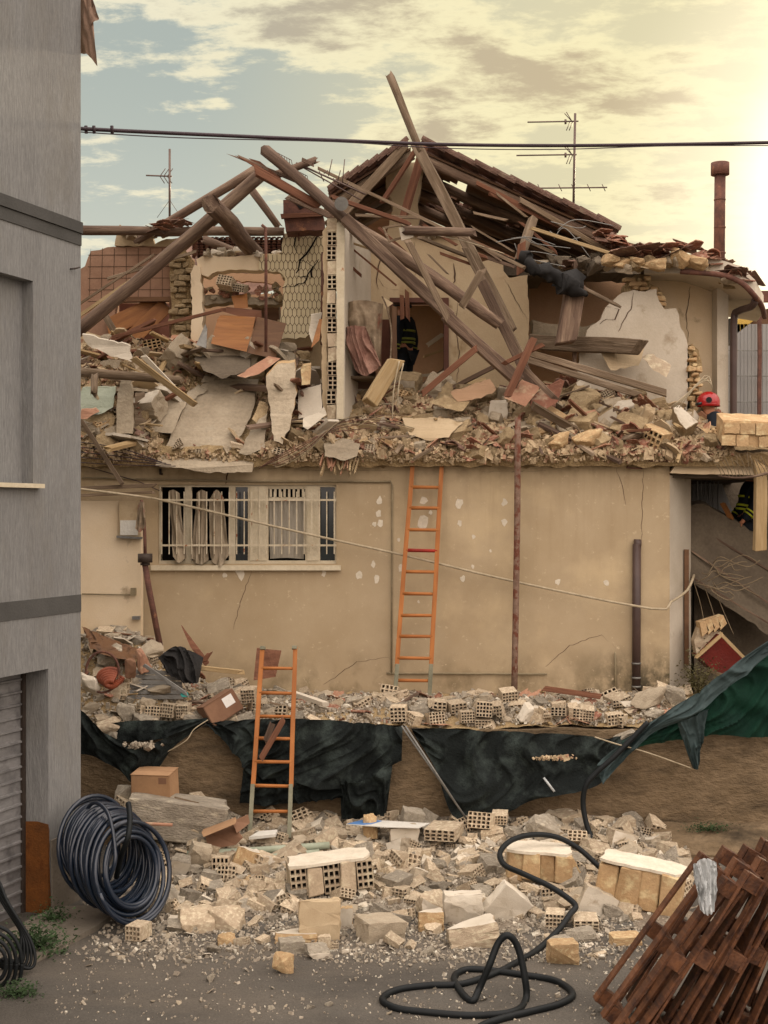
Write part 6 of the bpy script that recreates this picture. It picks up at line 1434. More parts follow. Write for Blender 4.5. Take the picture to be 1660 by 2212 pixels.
def plant(name, label, cat, c, rad, n, size, mat, stems=10):
    t = thing(name, label, cat, c); leaves('foliage', c, rad, n, size, mat, t, True)
    bm = bmesh.new()
    for k in range(stems):
        a = random.uniform(0, 6.28); add_tube(bm, [c, c+Vector((math.cos(a)*rad[0]*.3, math.sin(a)*rad[1]*.3, rad[2]*.4)), c+Vector((math.cos(a)*rad[0]*.7, math.sin(a)*rad[1]*.7, rad[2]*.7))], .004, 4)
    obj('stems', bm, mat, t); return t
plant('dry_shrub', 'straggly dark shrub at the foot of the recess', 'shrub', P(1510, 1500, 17.6), (.28, .25, .5), 900, .022, 'leaf_dry', 20)

# ---------------------------------------------------------------- terrace heap
def hter(X, d):
    x = CX+X/d*F; e = 1 if x < 1490 else max(0, 1-(x-1490)/60)
    h = TZ+.02+(.14*max(0, min(1, (d-15.9)/.5)))*e
    lh = max(0, 1-max(0, x-300)/160)
    h += lh*.78*max(0, min(1, (d-16.0)/1.1)) if d < 17.2 else lh*.78
    h += .12*max(0, 1-abs(x-480)/120)*max(0, min(1, (d-16.0)/.8))
    return h+.05*noise.noise((X*3, d*3, 7))*e
bm = bmesh.new(); g = []; NX, NY = 120, 30
for i in range(NX+1):
    r = []
    for j in range(NY+1):
        d = 15.86+(17.78-15.86)*j/NY; X = -4.4+(4.1+4.4)*i/NX; r.append(bm.verts.new((X, d, hter(X, d)+.03*noise.noise((X*12, d*12, 0)))))
    g.append(r)
for i in range(NX):
    for j in range(NY): bm.faces.new((g[i][j], g[i+1][j], g[i+1][j+1], g[i][j+1]))
tag(obj('terrace_bed', bm, 'dust'), 'bed of crushed masonry along the terrace', 'rubble', None, 'stuff')
def tpos(x, d): X = (x-CX)/F*d; return Vector((X, d, hter(X, d)))
def scat(n, pos, kinds, name, cat, group, lms, smin, smax):
    for _ in range(n):
        p = pos()
        if p is None: continue
        k, mats = random.choice(kinds); s = rnd(smin, smax)*(1 if random.random() < .88 else 1.4)
        if k in ('tile', 'flat', 'shard'): size = (s*1.25, s*rnd(.7, 1.1), s*.35 if k != 'tile' else s*.8); tl = .6
        elif k == 'stick': size = (s*rnd(3, 6),)*3; tl = .3
        elif k in ('rock', 'block'): size = (s, s*rnd(.65, 1), s*rnd(.45, .8)); tl = .5
        else: size = (s, s*rnd(.8, 1), s*rnd(.8, 1.1)); tl = .5
        q = px(p); cn = {'rock': 'rough', 'block': 'squared', 'brick': 'broken hollow', 'wholebrick': 'whole hollow', 'tile': 'reddish', 'flat': 'reddish', 'shard': 'flat', 'stick': 'splintered', 'log': 'round'}[k]
        piece(k, mats, p+Vector((0, 0, s*.13)), size, (rnd(-tl, tl), rnd(-tl, tl), rnd(0, 6.28)), name, '%s %s %s %s' % (sizeword(s), cn, cat, where(q[0], q[1], lms)), cat, group)
tp = lambda: tpos(rnd(178, 1480), 15.92+1.7*random.random())
tpl = lambda: tpos(rnd(178, 520), 15.95+1.6*random.random())
scat(150, tp, [('block', ['chunk', 'plaster_white']), ('rock', ['chunk']), ('shard', ['plaster_white']), ('rock', ['concrete'])], 'terrace_stone', 'stone', 'stones on the terrace', LM_TER, .08, .24)
scat(60, tpl, [('rock', ['chunk']), ('shard', ['plaster_white']), ('shard', ['terracotta'])], 'terrace_stone', 'stone', 'stones on the terrace', LM_TER, .12, .26)
scat(90, tp, [('shard', ['terracotta']), ('tile', ['terracotta']), ('flat', ['terracotta_pale'])], 'terrace_tile', 'tile piece', 'tile pieces on the terrace', LM_TER, .08, .22)
scat(80, tp, [('brick', ['brick', 'void']), ('brick', ['brick', 'void'])], 'terrace_brick', 'brick', 'hollow bricks on the terrace', LM_TER, .13, .24)
scat(30, tp, [('stick', ['wood']), ('stick', ['wood_pale']), ('stick', ['wood_grey'])], 'terrace_stick', 'stick', 'sticks on the terrace', LM_TER, .09, .16)
tag(chips('terrace_chips', 7000, lambda: (tp()+Vector((0, 0, rnd(0, .03))), 1), .022, 'chips_yard'), 'countless small chips covering the terrace', 'chips', None, 'stuff')
# rows of hollow bricks facing the yard
for i, (x, y, w, h) in enumerate([(298, 1535, 32, 26), (332, 1536, 32, 26), (366, 1534, 30, 24), (398, 1535, 26, 24), (944, 1528, 38, 26), (986, 1526, 36, 26), (1008, 1548, 30, 20), (1046, 1532, 34, 26), (1078, 1534, 30, 26), (940, 1552, 34, 22), (1044, 1560, 34, 22), (1208, 1538, 32, 22), (1246, 1542, 34, 22), (1268, 1540, 30, 20), (1328, 1552, 36, 28), (862, 1540, 34, 26), (1180, 1545, 24, 26), (1098, 1500, 34, 26), (540, 1500, 30, 24), (555, 1525, 30, 24)]):
    d = 16.0 if y > 1530 else 16.25; s = d/F
    piece('wholebrick' if i % 4 else 'brick', ['brick', 'void'], P(x, y, d), (.2, w*s, h*s*(1.5 if 1 else 1)), (rnd(-.1, .1), rnd(-.25, .25), R(90)+rnd(-.35, .35)-R(0)), 'row_brick', 'perforated brick end facing the yard %s' % where(x, y, LM_TER), 'brick', 'perforated bricks on the terrace edge')
def tst(x, y, w, h, d, mat, label, kind='rock', rot=(0, 0, 0), name='stone', cat='stone', dep=.8):
    s = d/F; return piece(kind, mat if isinstance(mat, list) else [mat], P(x, y, d), (w*s*1.1, w*s*dep, h*s*1.15), rot, name, label, cat, None)
tst(1133, 1540, 34, 40, 16.0, 'plaster_white', 'white cube block in the terrace rubble', rot=(0, 0, .2))
tst(1400, 1512, 76, 46, 16.4, 'concrete', 'large grey block near the downpipe foot', rot=(.1, -.3, .4))
tst(1450, 1498, 50, 40, 16.5, 'chunk', 'upright pale stone right of the large grey block', rot=(.3, .5, .2))
tst(1412, 1545, 40, 30, 16.1, 'chunk', 'pale stone below the large grey block', rot=(0, .2, .1))
tst(1350, 1590, 52, 16, 15.7, 'chunk', 'long pale stone caught on the tarp edge at right', rot=(0, -.4, .1))
tst(318, 1405, 60, 36, 16.9, 'concrete', 'dusty grey lump on top of the left heap', rot=(.2, .1, .3))
tst(235, 1415, 44, 50, 16.6, 'chunk', 'pale stone beside the grey building on the left heap', rot=(.2, .4, .3))
tst(195, 1480, 34, 60, 16.0, 'plaster_white', 'pale slab leaning at the grey building corner', kind='wholebrick' if 0 else 'rock', rot=(.1, -.4, .2))
tst(268, 1535, 40, 36, 15.95, 'chunk', 'pale square stone left of the brick panel', rot=(.1, .5, .3))
tst(232, 1565, 44, 38, 15.75, 'brick', 'tan block caught in the tarp hammock', rot=(.1, .6, .3))
tst(240, 1592, 26, 30, 15.7, 'chunk', 'small pale block under the tan block in the hammock', rot=(.1, .3, .1))
tst(345, 1490, 56, 24, 16.3, 'concrete', 'grey stone under the slatted panel', rot=(0, .1, 0))
sp_ = thing('slatted_panel', 'grey slatted shutter panel lying on the left heap', 'shutter', P(330, 1480, 16.3))
for k in range(6): beam((282-k*3+6, 1450+k*11, 16.4-k*.03), (392+k*1, 1456+k*10, 16.4-k*.03), 9, None, 'plank', 'metal_grey', h=.3, name='slat', parent=sp_, splinter=0)
tag(obj('black_sacking', cloth_grid([(345, 1418, 16.5), (385, 1395, 16.4), (440, 1420, 16.4)], [(360, 1455, 16.2), (400, 1475, 16.05), (428, 1475, 16.1)], 50, 34, .08, 2.4, 3, 0, 1), 'black_cloth', None), 'black sacking draped over the left heap', 'sack')
tag(obj('black_sheet', cloth_grid([(180, 1352, 16.9), (230, 1375, 16.9), (300, 1400, 16.8)], [(196, 1400, 16.5), (250, 1420, 16.4), (300, 1425, 16.5)], 50, 24, .06, 2, 8, 0, 1), 'wood_brown', None), 'dark crumpled sheet on the crest of the left heap', 'sheet')
oh = thing('hose_bundle', 'rolled orange hose bundle on the left heap', 'hose', P(240, 1480, 16.1))
for k in range(6): tube('loop', [P(240+math.cos(a)*(25-k*3), 1462+math.sin(a)*(16-k*2)+k*3, 16.05-k*.02) for a in [q*.7854 for q in range(8)]], .035, 'orange_hose', parent=oh, closed=False)
tag(tube('basket_ring', [P(222+math.cos(a)*36, 1452+math.sin(a)*44, 16.0) for a in [q*.524 for q in range(13)]], .014, 'rust', parent=None), 'rusty ring standing around the orange hose bundle', 'ring')
tst(282, 1445, 26, 40, 16.1, 'cardboard_dark', 'brown carton end right of the orange hose bundle', kind='rock', rot=(0, -.1, .1), name='carton', cat='carton')
tst(305, 1430, 30, 50, 16.3, 'terracotta_pale', 'pink grooved block leaning on the left heap', kind='rock', rot=(.1, -.5, .1))
slab([(392, 1352, 16.9), (402, 1366, 16.9), (452, 1432, 16.7), (444, 1440, 16.7), (412, 1398, 16.8)], .03, 'wood_red', 'pointed brown shard of wood standing up from the left heap', name='wood_shard', cat='shard', jg=0)
beam((452, 1412, 16.6), (440, 1432, 16.6), 10, 'tiny cross piece behind the pointed shard', 'square', 'wood_red', name='wood_bit', cat='wood', group=None)
beam((425, 1442, 16.5), (520, 1452, 16.4), 10, 'pale plank lying right of the black sacking', 'square', 'wood_pale', name='terrace_plank', cat='plank', group=None)
beam((310, 1435, 16.0), (405, 1500, 15.95), 7, 'long grey bar slanting over the slatted panel', 'square', 'metal_grey', name='grey_bar', cat='bar', group=None)
slab([(555, 1402, 17.0), (576, 1405, 17.0), (608, 1408, 17.1), (596, 1462, 16.9), (548, 1470, 16.8)], .04, 'wood_red', 'brown board propped on the facade behind the shorter ladder', name='propped_board', cat='board', jg=0)
beam((1172, 1486, 16.6), (1290, 1504, 16.5), 12, 'red brown plank lying along the foot of the facade', 'plank', 'wood_red', h=.35, name='red_plank', cat='plank', group=None)
beam((700, 1520, 16.1), (640, 1500, 16.3), 10, 'white strip lying right of the shorter ladder', 'plank', 'plaster_white', name='white_strip', cat='strip', group=None)
# boxes
def carton(label, c, dims, rotz, mat, tip=(0, 0), tape=None, name='cardboard_box', flaps=True):
    t = thing(name, label, 'box', c); m_ = Matrix.Translation(c) @ Euler((tip[0], tip[1], rotz)).to_matrix().to_4x4()
    bm = bmesh.new(); x, y, z = [v/2 for v in dims]; add_box(bm, (-x, -y, -z), (x, y, z), None, .006)
    bmesh.ops.bevel(bm, geom=bm.edges[:], offset=.008, segments=2, affect='EDGES'); bm.transform(m_); obj('body', bm, mat, t)
    if flaps:
        for s_ in (-1, 1):
            bm = bmesh.new(); add_box(bm, (-x, .004 if s_ > 0 else -y-.003, z+.001), (x, y+.003 if s_ > 0 else -.004, z+.007)); bm.transform(m_); obj('flap', bm, mat, t)
    if tape:
        bm = bmesh.new(); add_box(bm, tape[0], tape[1]); bm.transform(m_); obj('sticker', bm, tape[2], t)
    return t
carton('tan cardboard box standing on the rubble by the retaining wall', P(335, 1695, 15.2), (.44, .36, .3), R(-8), 'cardboard', (R(4), 0), ((.1, -.185, .06), (.19, -.178, .13), 'cardboard_dark'))
carton('cardboard box with a white label tipped at the terrace edge', P(475, 1530, 15.95), (.42, .3, .26), R(28), 'cardboard_dark', (R(-10), R(-28)), ((.03, -.156, -.02), (.16, -.15, .1), 'label_white'))
bxo = thing('open_box', 'open brown box lying on its side in the yard rubble', 'box', P(480, 1800, 14.9))
plate('side', [[(440, 1795, 14.8), (500, 1775, 14.8), (525, 1810, 14.6), (510, 1825, 14.6), (452, 1835, 14.6)]], 14.7, .02, 'cardboard_dark', bxo)
plate('flap', [[(436, 1798, 14.6), (506, 1772, 14.6), (508, 1780, 14.5), (440, 1808, 14.5)]], 14.6, .15, 'cardboard', bxo)
plate('flap', [[(502, 1774, 14.7), (536, 1760, 14.9), (540, 1778, 14.9), (512, 1800, 14.6)]], 14.7, .02, 'cardboard_dark', bxo)
piece('shard', ['teal'], P(400, 1500, 15.95)+Vector((0, 0, .0)), (.1, .1, .1), (1, 0, 0), 'teal_scrap', 'small teal plastic scrap left of the labelled box', 'scrap', None)

# ---------------------------------------------------------------- tarps and net
D0 = 15.62
def tarp(label, top, bot, nu, nv, amp, fu, seed, mat='tarp', sag=0, name='tarp', cat='tarp'):
    return tag(obj(name, cloth_grid([(x, y, d) for x, y, d in top], [(x, y, d) for x, y, d in bot], int(nu*1.5), int(nv*1.4), amp*1.5, fu, seed, sag, 1), mat, None), label, cat, 'dark tarps hung over the retaining wall')
tarp('left dark tarp slung like a hammock beside the grey building', [(172, 1528, 15.6), (215, 1572, 15.5), (260, 1600, 15.4), (305, 1612, 15.35), (345, 1600, 15.4), (385, 1580, 15.5), (450, 1552, 15.7)],
     [(172, 1628, 15.6), (215, 1640, 15.5), (262, 1668, 15.4), (288, 1690, 15.4), (335, 1668, 15.45), (378, 1612, 15.6), (455, 1556, 15.7)], 60, 20, .03, 2, 3)
tarp('flat dark strip of tarp behind the hammock', [(225, 1562, 15.75), (300, 1556, 15.76), (380, 1556, 15.78), (450, 1550, 15.78)], [(250, 1605, 15.7), (310, 1600, 15.7), (370, 1592, 15.7), (445, 1562, 15.74)], 40, 8, .02, 2, 5)
tarp('middle dark tarp draped in folds behind the shorter ladder', [(445, 1560, 15.76), (560, 1553, 15.74), (640, 1552, 15.72), (720, 1556, 15.72), (800, 1562, 15.72), (870, 1570, 15.74)],
     [(450, 1566, 15.74), (505, 1622, 15.65), (545, 1668, 15.6), (640, 1690, 15.55), (760, 1700, 15.55), (868, 1640, 15.62)], 110, 40, .05, 3.1, 11)
tarp('lower left flap of the middle tarp behind the ladder foot', [(528, 1650, 15.63), (600, 1680, 15.58), (680, 1684, 15.56), (745, 1690, 15.55)], [(518, 1735, 15.6), (600, 1738, 15.6), (680, 1728, 15.6), (742, 1720, 15.6)], 60, 20, .04, 2.4, 13)
tarp('lower right flap of the middle tarp hanging straight down', [(735, 1680, 15.56), (780, 1688, 15.54), (850, 1640, 15.58)], [(738, 1768, 15.6), (785, 1772, 15.58), (834, 1766, 15.6)], 40, 24, .045, 1.6, 17)
tarp('right dark tarp sweeping across the retaining wall', [(885, 1570, 15.76), (1000, 1576, 15.74), (1120, 1580, 15.72), (1240, 1586, 15.7), (1330, 1592, 15.66), (1440, 1560, 15.6)],
     [(892, 1580, 15.75), (940, 1660, 15.66), (985, 1768, 15.55), (1070, 1765, 15.5), (1160, 1722, 15.5), (1292, 1694, 15.52), (1345, 1620, 15.58), (1440, 1570, 15.6)], 120, 44, .05, 2.6, 21)
tarp('slate grey rolled edge of tarp rising to the far right', [(1288, 1650, 15.5), (1400, 1560, 15.5), (1500, 1500, 15.4), (1590, 1430, 15.3), (1700, 1355, 15.2)],
     [(1300, 1692, 15.48), (1400, 1592, 15.45), (1500, 1545, 15.35), (1600, 1462, 15.25), (1700, 1385, 15.15)], 70, 14, .035, 2, 23, 'tarp_slate')
tarp('slate grey tongue of tarp hanging point down on the wall', [(1462, 1560, 15.5), (1490, 1550, 15.48), (1530, 1530, 15.5)], [(1496, 1658, 15.55), (1502, 1662, 15.52), (1508, 1656, 15.55)], 18, 24, .03, 1.2, 25, 'tarp_slate')
tarp('green shade netting stretched at the right end of the wall', [(1340, 1600, 15.6), (1440, 1560, 15.58), (1540, 1480, 15.5), (1620, 1420, 15.4), (1700, 1360, 15.35)], [(1345, 1622, 15.62), (1440, 1602, 15.62), (1530, 1588, 15.64), (1620, 1592, 15.64), (1700, 1592, 15.64)], 70, 26, .04, 3, 27, 'net_green', name='shade_net', cat='net')
for k, (a, b) in enumerate((((868, 1568, 15.6), (1008, 1768, 15.3)), ((876, 1568, 15.58), (985, 1735, 15.32)))):
    tube('thin_pole', [P(*a), P(*b)], .012, 'metal_grey', ('longer', 'shorter')[k]+' thin grey pole leaning between the middle and right tarps', 'pole', sp=0)
tube('white_peg', [P(1175, 1680, 15.4), P(1198, 1710, 15.35)], .014, 'plastic_white', 'short white peg stuck in the right tarp', 'peg', sp=0)
tube('tie_cord', [P(1285, 1592, 15.5), P(1335, 1608, 15.45), P(1400, 1626, 15.45), P(1495, 1660, 15.5)], .008, 'cable_beige', 'pale cord tying the slate grey tongue of tarp', 'cord')
tube('tie_cord', [P(450, 1555, 15.6), P(420, 1575, 15.55), P(402, 1600, 15.5), P(360, 1625, 15.5)], .006, 'cable_beige', 'pale frayed cord at the right end of the hammock tarp', 'cord')
tag(chips('caught_chips', 90, lambda: (P(1200+random.gauss(0, 22), 1637+random.gauss(0, 2.4), 15.44), .8), .022, 'chips'), 'crumbs caught in a fold of the right tarp', 'crumbs', None, 'stuff')
tag(chips('hammock_chips', 110, lambda: (P(310+random.gauss(0, 18), 1610+random.gauss(0, 2.4), 15.33), .8), .024, 'chips_yard'), 'crumbs caught in the hammock tarp', 'crumbs', None, 'stuff')

# ---------------------------------------------------------------- yard debris
def ypos(x0=310, x1=1480, d0=12.9, d1=15.7):
    for _ in range(40):
        t = random.random()**.75; d = d0+(d1-d0)*t; x = rnd(x0, x1); y = px(Vector((0, d, 0)))[1]
        lo_ = 1965 if x > 520 else 1985
        if x > 1380 and d < 13.5: continue
        return Vector(((x-CX)/F*d, d, hyard((x-CX)/F*d, d)))
YB = [('brick', ['brick', 'void']), ('brick', ['brick', 'void']), ('wholebrick', ['brick', 'void'])]
scat(270, ypos, YB, 'yard_brick', 'brick', 'hollow bricks in the yard', LM_YARD, .11, .23)
scat(215, ypos, [('block', ['chunk', 'patch']), ('block', ['brick', 'plaster_white']), ('block', ['chunk', 'chunk']), ('rock', ['chunk']), ('block', ['concrete', 'plaster_white']), ('shard', ['plaster_white'])], 'yard_stone', 'stone', 'stones in the yard', LM_YARD, .08, .23)
scat(290, lambda: ypos(300, 1490, 12.7, 15.7), [('brick', ['brick', 'void']), ('block', ['brick', 'chunk']), ('block', ['chunk', 'plaster_white']), ('block', ['patch', 'chunk']), ('tile', ['brick'])], 'yard_fragment', 'block fragment', 'block fragments in the yard', LM_YARD, .07, .16)
scat(60, lambda: ypos(300, 1350, 11.8, 13.0), [('rock', ['chunk']), ('shard', ['plaster_white']), ('brick', ['brick', 'void'])], 'yard_stone', 'stone', 'stones in the yard', LM_YARD, .05, .13)
def far_y():
    p = G(rnd(120, 1400), rnd(1960, 2205)); return p+Vector((0, 0, 0))
def ychip():
    if random.random() < .72:
        p = ypos(290, 1480, 11.2+1.6*random.random(), 15.7); return p+Vector((0, 0, rnd(0, .02))), 1 if p.y > 12.8 else .7
    if random.random() < .6:
        p = G(rnd(180, 1480), rnd(1930, 2080)); return p+Vector((0, 0, .004)), .8
    return far_y()+Vector((0, 0, .003)), rnd(.15, .6)
scat(230, lambda: ypos(290, 1480, 12.3, 15.6), [('shard', ['plaster_white']), ('shard', ['patch']), ('rock', ['chunk']), ('block', ['patch', 'chunk'])], 'plaster_flake', 'plaster flake', 'plaster flakes in the yard', LM_YARD, .04, .11)
tag(chips('yard_chips', 17000, ychip, .02, 'chips_yard'), 'small chips and dust strewn over the yard', 'chips', None, 'stuff')
scat(46, lambda: far_y(), [('shard', ['chunk']), ('rock', ['chunk']), ('shard', ['concrete'])], 'stray_chip', 'chip', 'stray chips on the bare yard', LM_YARD, .03, .075)
# particular pieces: x, y centre, width, height in the photo, distance from the base line
def hash_(t): return sum(ord(c)*(i+1) for i, c in enumerate(t))
def yst(x, y, w, h, mat, label, kind='block', rot=(0, 0, 0), name='yard_block', cat='block', dep=.8, lift=0, group=None):
    d = G(x, y+h*.48)[1] if not lift else lift; s = d/F
    if kind == 'block' and not isinstance(mat, list): mat = [mat, 'plaster_white' if hash_(label) % 2 else mat]
    d += w*s*dep*.3
    return piece(kind, mat if isinstance(mat, list) else [mat], P(x, y, d), (w*s*1.08, w*s*dep, h*s*1.08), rot, name, label, cat, group)
BK = ['brick', 'void']
yst(690, 1990, 82, 84, 'plaster_tan', 'upright pale square block in the middle foreground of the debris', rot=(0, 0, .06), dep=.45)
piece('shard', ['plaster_white'], P(690, 1946, 13.35), (.4, .2, .08), (0, 0, .1), 'plaster_plate', 'white plaster plate lying on the upright pale block', 'plate', None)
yst(700, 2036, 26, 28, 'brick', 'small tan brick at the foot of the upright pale block', rot=(0, 0, .2))
yst(748, 1982, 26, 42, 'brick_ochre', 'ochre brick standing right of the upright pale block', rot=(0, 0, .1))
yst(820, 2008, 86, 48, 'concrete', 'lone grey block right of the upright pale block', rot=(.05, .1, .5))
yst(610, 2082, 48, 46, 'brick_ochre', 'small square brick nearest the viewer', 'rock', (0, 0, .3))
yst(630, 2045, 50, 30, 'chunk', 'tan brick behind the small square brick', rot=(0, 0, .2))
yst(640, 2024, 84, 24, 'brick_ochre', 'long flat ochre brick above the small square brick', rot=(0, .02, .05))
yst(685, 2056, 44, 28, 'chunk', 'low tan piece right of the small square brick', rot=(0, .1, .4))
yst(490, 2030, 36, 22, 'brick_ochre', 'little ochre brick alone on the left asphalt', rot=(0, 0, .2))
yst(425, 1990, 66, 50, 'brick', 'tan block pair at the left edge of the debris', rot=(0, 0, .3))
yst(490, 1987, 62, 48, 'brick', 'tan block with a white end at the left edge of the debris', rot=(0, 0, -.3))
yst(300, 2010, 46, 52, ['brick', 'void'], 'hollow brick standing on its end left of the debris', 'wholebrick', (0, 0, 1.2))
yst(345, 1945, 62, 50, 'chunk', 'pale block touching the blue pipe coil', rot=(.1, .3, .4))
yst(395, 2003, 60, 26, 'chunk', 'low tan slab before the left debris edge', rot=(0, 0, .1))
yst(1215, 2060, 58, 50, 'brick_ochre', 'tan stump of brick alone at right', rot=(0, 0, .15))
yst(1000, 1966, 76, 70, 'plaster_white', 'block with a smooth white face in the right debris', rot=(0, 0, .05), dep=.5)
yst(940, 1960, 70, 56, 'brick', 'tan block left of the white faced block', rot=(0, 0, .3))
yst(930, 1990, 50, 42, 'brick_ochre', 'ridged ochre brick below the tan block', rot=(0, 0, .1))
yst(1095, 1955, 76, 70, 'plaster_white', 'curved white plaster piece right of the white faced block', rot=(.2, .7, .3), dep=.5)
yst(1020, 2020, 100, 50, 'brick', 'large tan brick lying below the white faced block', rot=(0, -.15, .1))
yst(1200, 1985, 50, 40, BK, 'hollow brick left of the hose kink', 'wholebrick', (0, 0, 1.4))
yst(1265, 1990, 66, 36, BK, 'hollow brick with its holes facing out right of the hose', 'wholebrick', (0, 0, 1.5))
yst(1280, 1950, 76, 60, 'concrete', 'grey triangular block right of the hose kink', rot=(0, .5, .2))
yst(1250, 2020, 60, 24, 'chunk', 'flat tan brick below the hose kink', rot=(0, 0, .1))
yst(1210, 2035, 46, 18, 'chunk', 'flat pale stone above the tan stump', rot=(0, 0, .4))
yst(1350, 2030, 60, 22, 'brick_ochre', 'flat ochre brick by the leaning pallets', rot=(0, 0, .1))
yst(1330, 1965, 66, 30, 'chunk', 'low pale stone before the largest masonry lump', rot=(0, .1, .2))
yst(480, 1870, 44, 66, BK, 'tall hollow brick with nine holes left of the green pipes', 'wholebrick', (0, .15, 1.5), lift=14.2)
yst(525, 1870, 46, 70, 'brick_ochre', 'yellowish slab leaning on the tall hollow brick', rot=(0, .35, .2), lift=14.25)
yst(430, 1850, 40, 50, 'concrete', 'grey block left of the tall hollow brick', rot=(.1, .3, .3), lift=14.3)
yst(385, 1870, 40, 40, 'chunk', 'rounded tan stone near the blue pipe coil', rot=(.4, .3, .3), lift=14.1)
yst(575, 1858, 34, 50, 'plaster_white', 'grey white shard standing before the green pipes', 'shard', (1.4, .2, .1), lift=14.2)
yst(545, 1918, 76, 40, 'brick_ochre', 'tan brick lying below the white topped masonry', rot=(0, .1, .3), lift=13.9)
yst(872, 1930, 52, 30, BK, 'low hollow brick right of the upright block', 'brick', (.1, .1, 1.3))
yst(800, 1785, 28, 46, 'brick_ochre', 'ochre brick standing before the blue and white sheet', rot=(0, 0, .1), lift=15.0)
yst(890, 1768, 42, 36, 'chunk', 'pale lump behind the blue and white sheet', rot=(.2, .2, .2), lift=15.4)
yst(1045, 1775, 64, 40, BK, 'hollow brick at the foot of the thin poles', 'wholebrick', (0, .3, 1.2), lift=15.2)
yst(1080, 1765, 42, 34, BK, 'hollow brick behind the one at the thin poles', 'wholebrick', (0, -.1, 1.4), lift=15.3)
yst(1180, 1790, 76, 40, 'chunk', 'rounded pinkish lump behind the hose loop', rot=(.2, .1, .5), lift=15.1)
yst(1250, 1815, 50, 40, BK, 'hollow brick tilted behind the hose loop at right', 'wholebrick', (0, .6, 1.3), lift=14.9)
yst(1290, 1840, 60, 40, 'brick', 'tan block between hose and largest lump', rot=(.1, .3, .6), lift=14.7)
yst(960, 1795, 84, 40, BK, 'long hollow brick under the flat plaster right of the sheet', 'wholebrick', (0, 0, 1.3), lift=14.9)
yst(870, 1800, 60, 30, 'concrete', 'grey block under the blue and white sheet', rot=(0, 0, .2), lift=14.9)
yst(905, 1905, 60, 50, 'concrete', 'grey block in the middle of the debris', rot=(.1, .4, .6), lift=14.0)
yst(1060, 1880, 60, 50, 'chunk', 'pale lump left of the hose loop', rot=(.4, .2, .5), lift=14.2)
yst(1130, 1910, 60, 60, 'brick', 'tan brick standing inside the lower hose bend', rot=(0, -.3, .3), lift=13.9)
yst(1225, 1895, 50, 70, 'brick_ochre', 'long tan block leaning below the hose loop', rot=(0, -.5, .4), lift=13.9)
# big concrete lump at left
bl = piece('block', ['chunk', 'concrete'], P(382, 1766, 15.0), (1.05, .5, .42), (0, R(8), R(6)), 'concrete_lump', 'big rough concrete lump below the tan cardboard box', 'concrete', None)
tube('pink_tube', [P(290, 1778, 14.55), P(373, 1782, 14.55)], .018, 'terracotta_pale', 'thin pink tube lying before the big concrete lump', 'tube', sp=0)
piece('wholebrick', BK, P(285, 1745, 15.1), (.3, .3, .25), (.2, .3, .7), 'ribbed_brick', 'ribbed tan brick behind the blue pipe coil', 'brick', None)
piece('rock', ['chunk'], P(268, 1712, 15.2), (.2, .2, .22), (0, .2, .3), 'yard_block', 'pale stone left of the tan cardboard box', 'stone', None)
for (a, b, lb) in (((375, 1725), (475, 1750), 'loose grey plank on top of the big concrete lump'), ((330, 1722), (430, 1738), 'tan plank on top of the big concrete lump')):
    beam((a[0], a[1], 15.0), (b[0], b[1], 14.9), 10, lb, 'plank', 'wood_grey', h=.4, name='loose_plank', cat='plank', group=None)
# masonry lumps with white plaster on top
def lump(label, cx, cy, w, h, d, topz, rotz, tilt, n, holes=True, mat='brick'):
    s = d/F; t = thing('masonry_lump', label, 'masonry', P(cx, cy+h/2, d), 'plastered masonry lumps in the yard'); W_, H_ = w*s, h*s; dep = .42
    m_ = Matrix.Translation(P(cx, cy, d)) @ Euler((0, tilt, rotz)).to_matrix().to_4x4(); cwid = W_/n
    for k in range(n):
        bm = bmesh.new(); hh = H_*random.Random(k+int(cx)).uniform(.8, 1); mm = m_ @ Matrix.Translation((-W_/2+cwid*(k+.5), random.Random(k).uniform(-.02, .02), -H_/2+.5*H_-(H_-hh)*0+0)) 
        if holes and k % 2 == 0: hollow(bm, dep, cwid*.97, hh*.94, 3, 4, .06, mm @ Matrix.Rotation(R(90), 4, 'Z'), .3)
        else:
            add_box(bm, (-cwid*.485, -dep/2, -hh*.5), (cwid*.485, dep/2, hh*.46), mm, .02); bmesh.ops.bevel(bm, geom=bm.edges[:], offset=.012, segments=1, affect='EDGES')
        obj('block', bm, [mat, 'void'], t)
    bm = bmesh.new(); o2 = [Vector((math.cos(a)*W_*.53*(1.15 if abs(math.cos(a)) < .8 else 1)*min(1, .9), math.sin(a)*dep*.62, 0)) for a in [k*math.pi/7 for k in range(14)]]
    o2 = [(-W_*.5, -dep*.42), (-W_*.3, -dep*.53), (W_*.1, -dep*.47), (W_*.4, -dep*.52), (W_*.48, -dep*.3), (W_*.5, dep*.4), (W_*.3, dep*.6), (-W_*.2, dep*.55), (-W_*.47, dep*.5)]
    o2 = jag(o2, .018, .07, int(cx)); top_ = [m_ @ Vector((p[0], p[1], H_/2-.005)) for p in o2]
    add_plate(bm, [top_], Vector((0, 0, -.028))); obj('plaster_face', bm, topz, t); return t
lump('white topped masonry slab in the centre of the yard debris', 712, 1886, 178, 74, 13.7, 'patch', R(10), R(-5), 5)
lump('pale topped masonry lump inside the hose loop', 1165, 1862, 140, 66, 14.0, 'patch', R(-6), R(3), 4, False, 'brick_ochre')
lump('largest white topped masonry lump beside the pallets', 1385, 1908, 180, 96, 13.3, 'patch', R(-18), R(8), 4, False, 'brick_ochre')
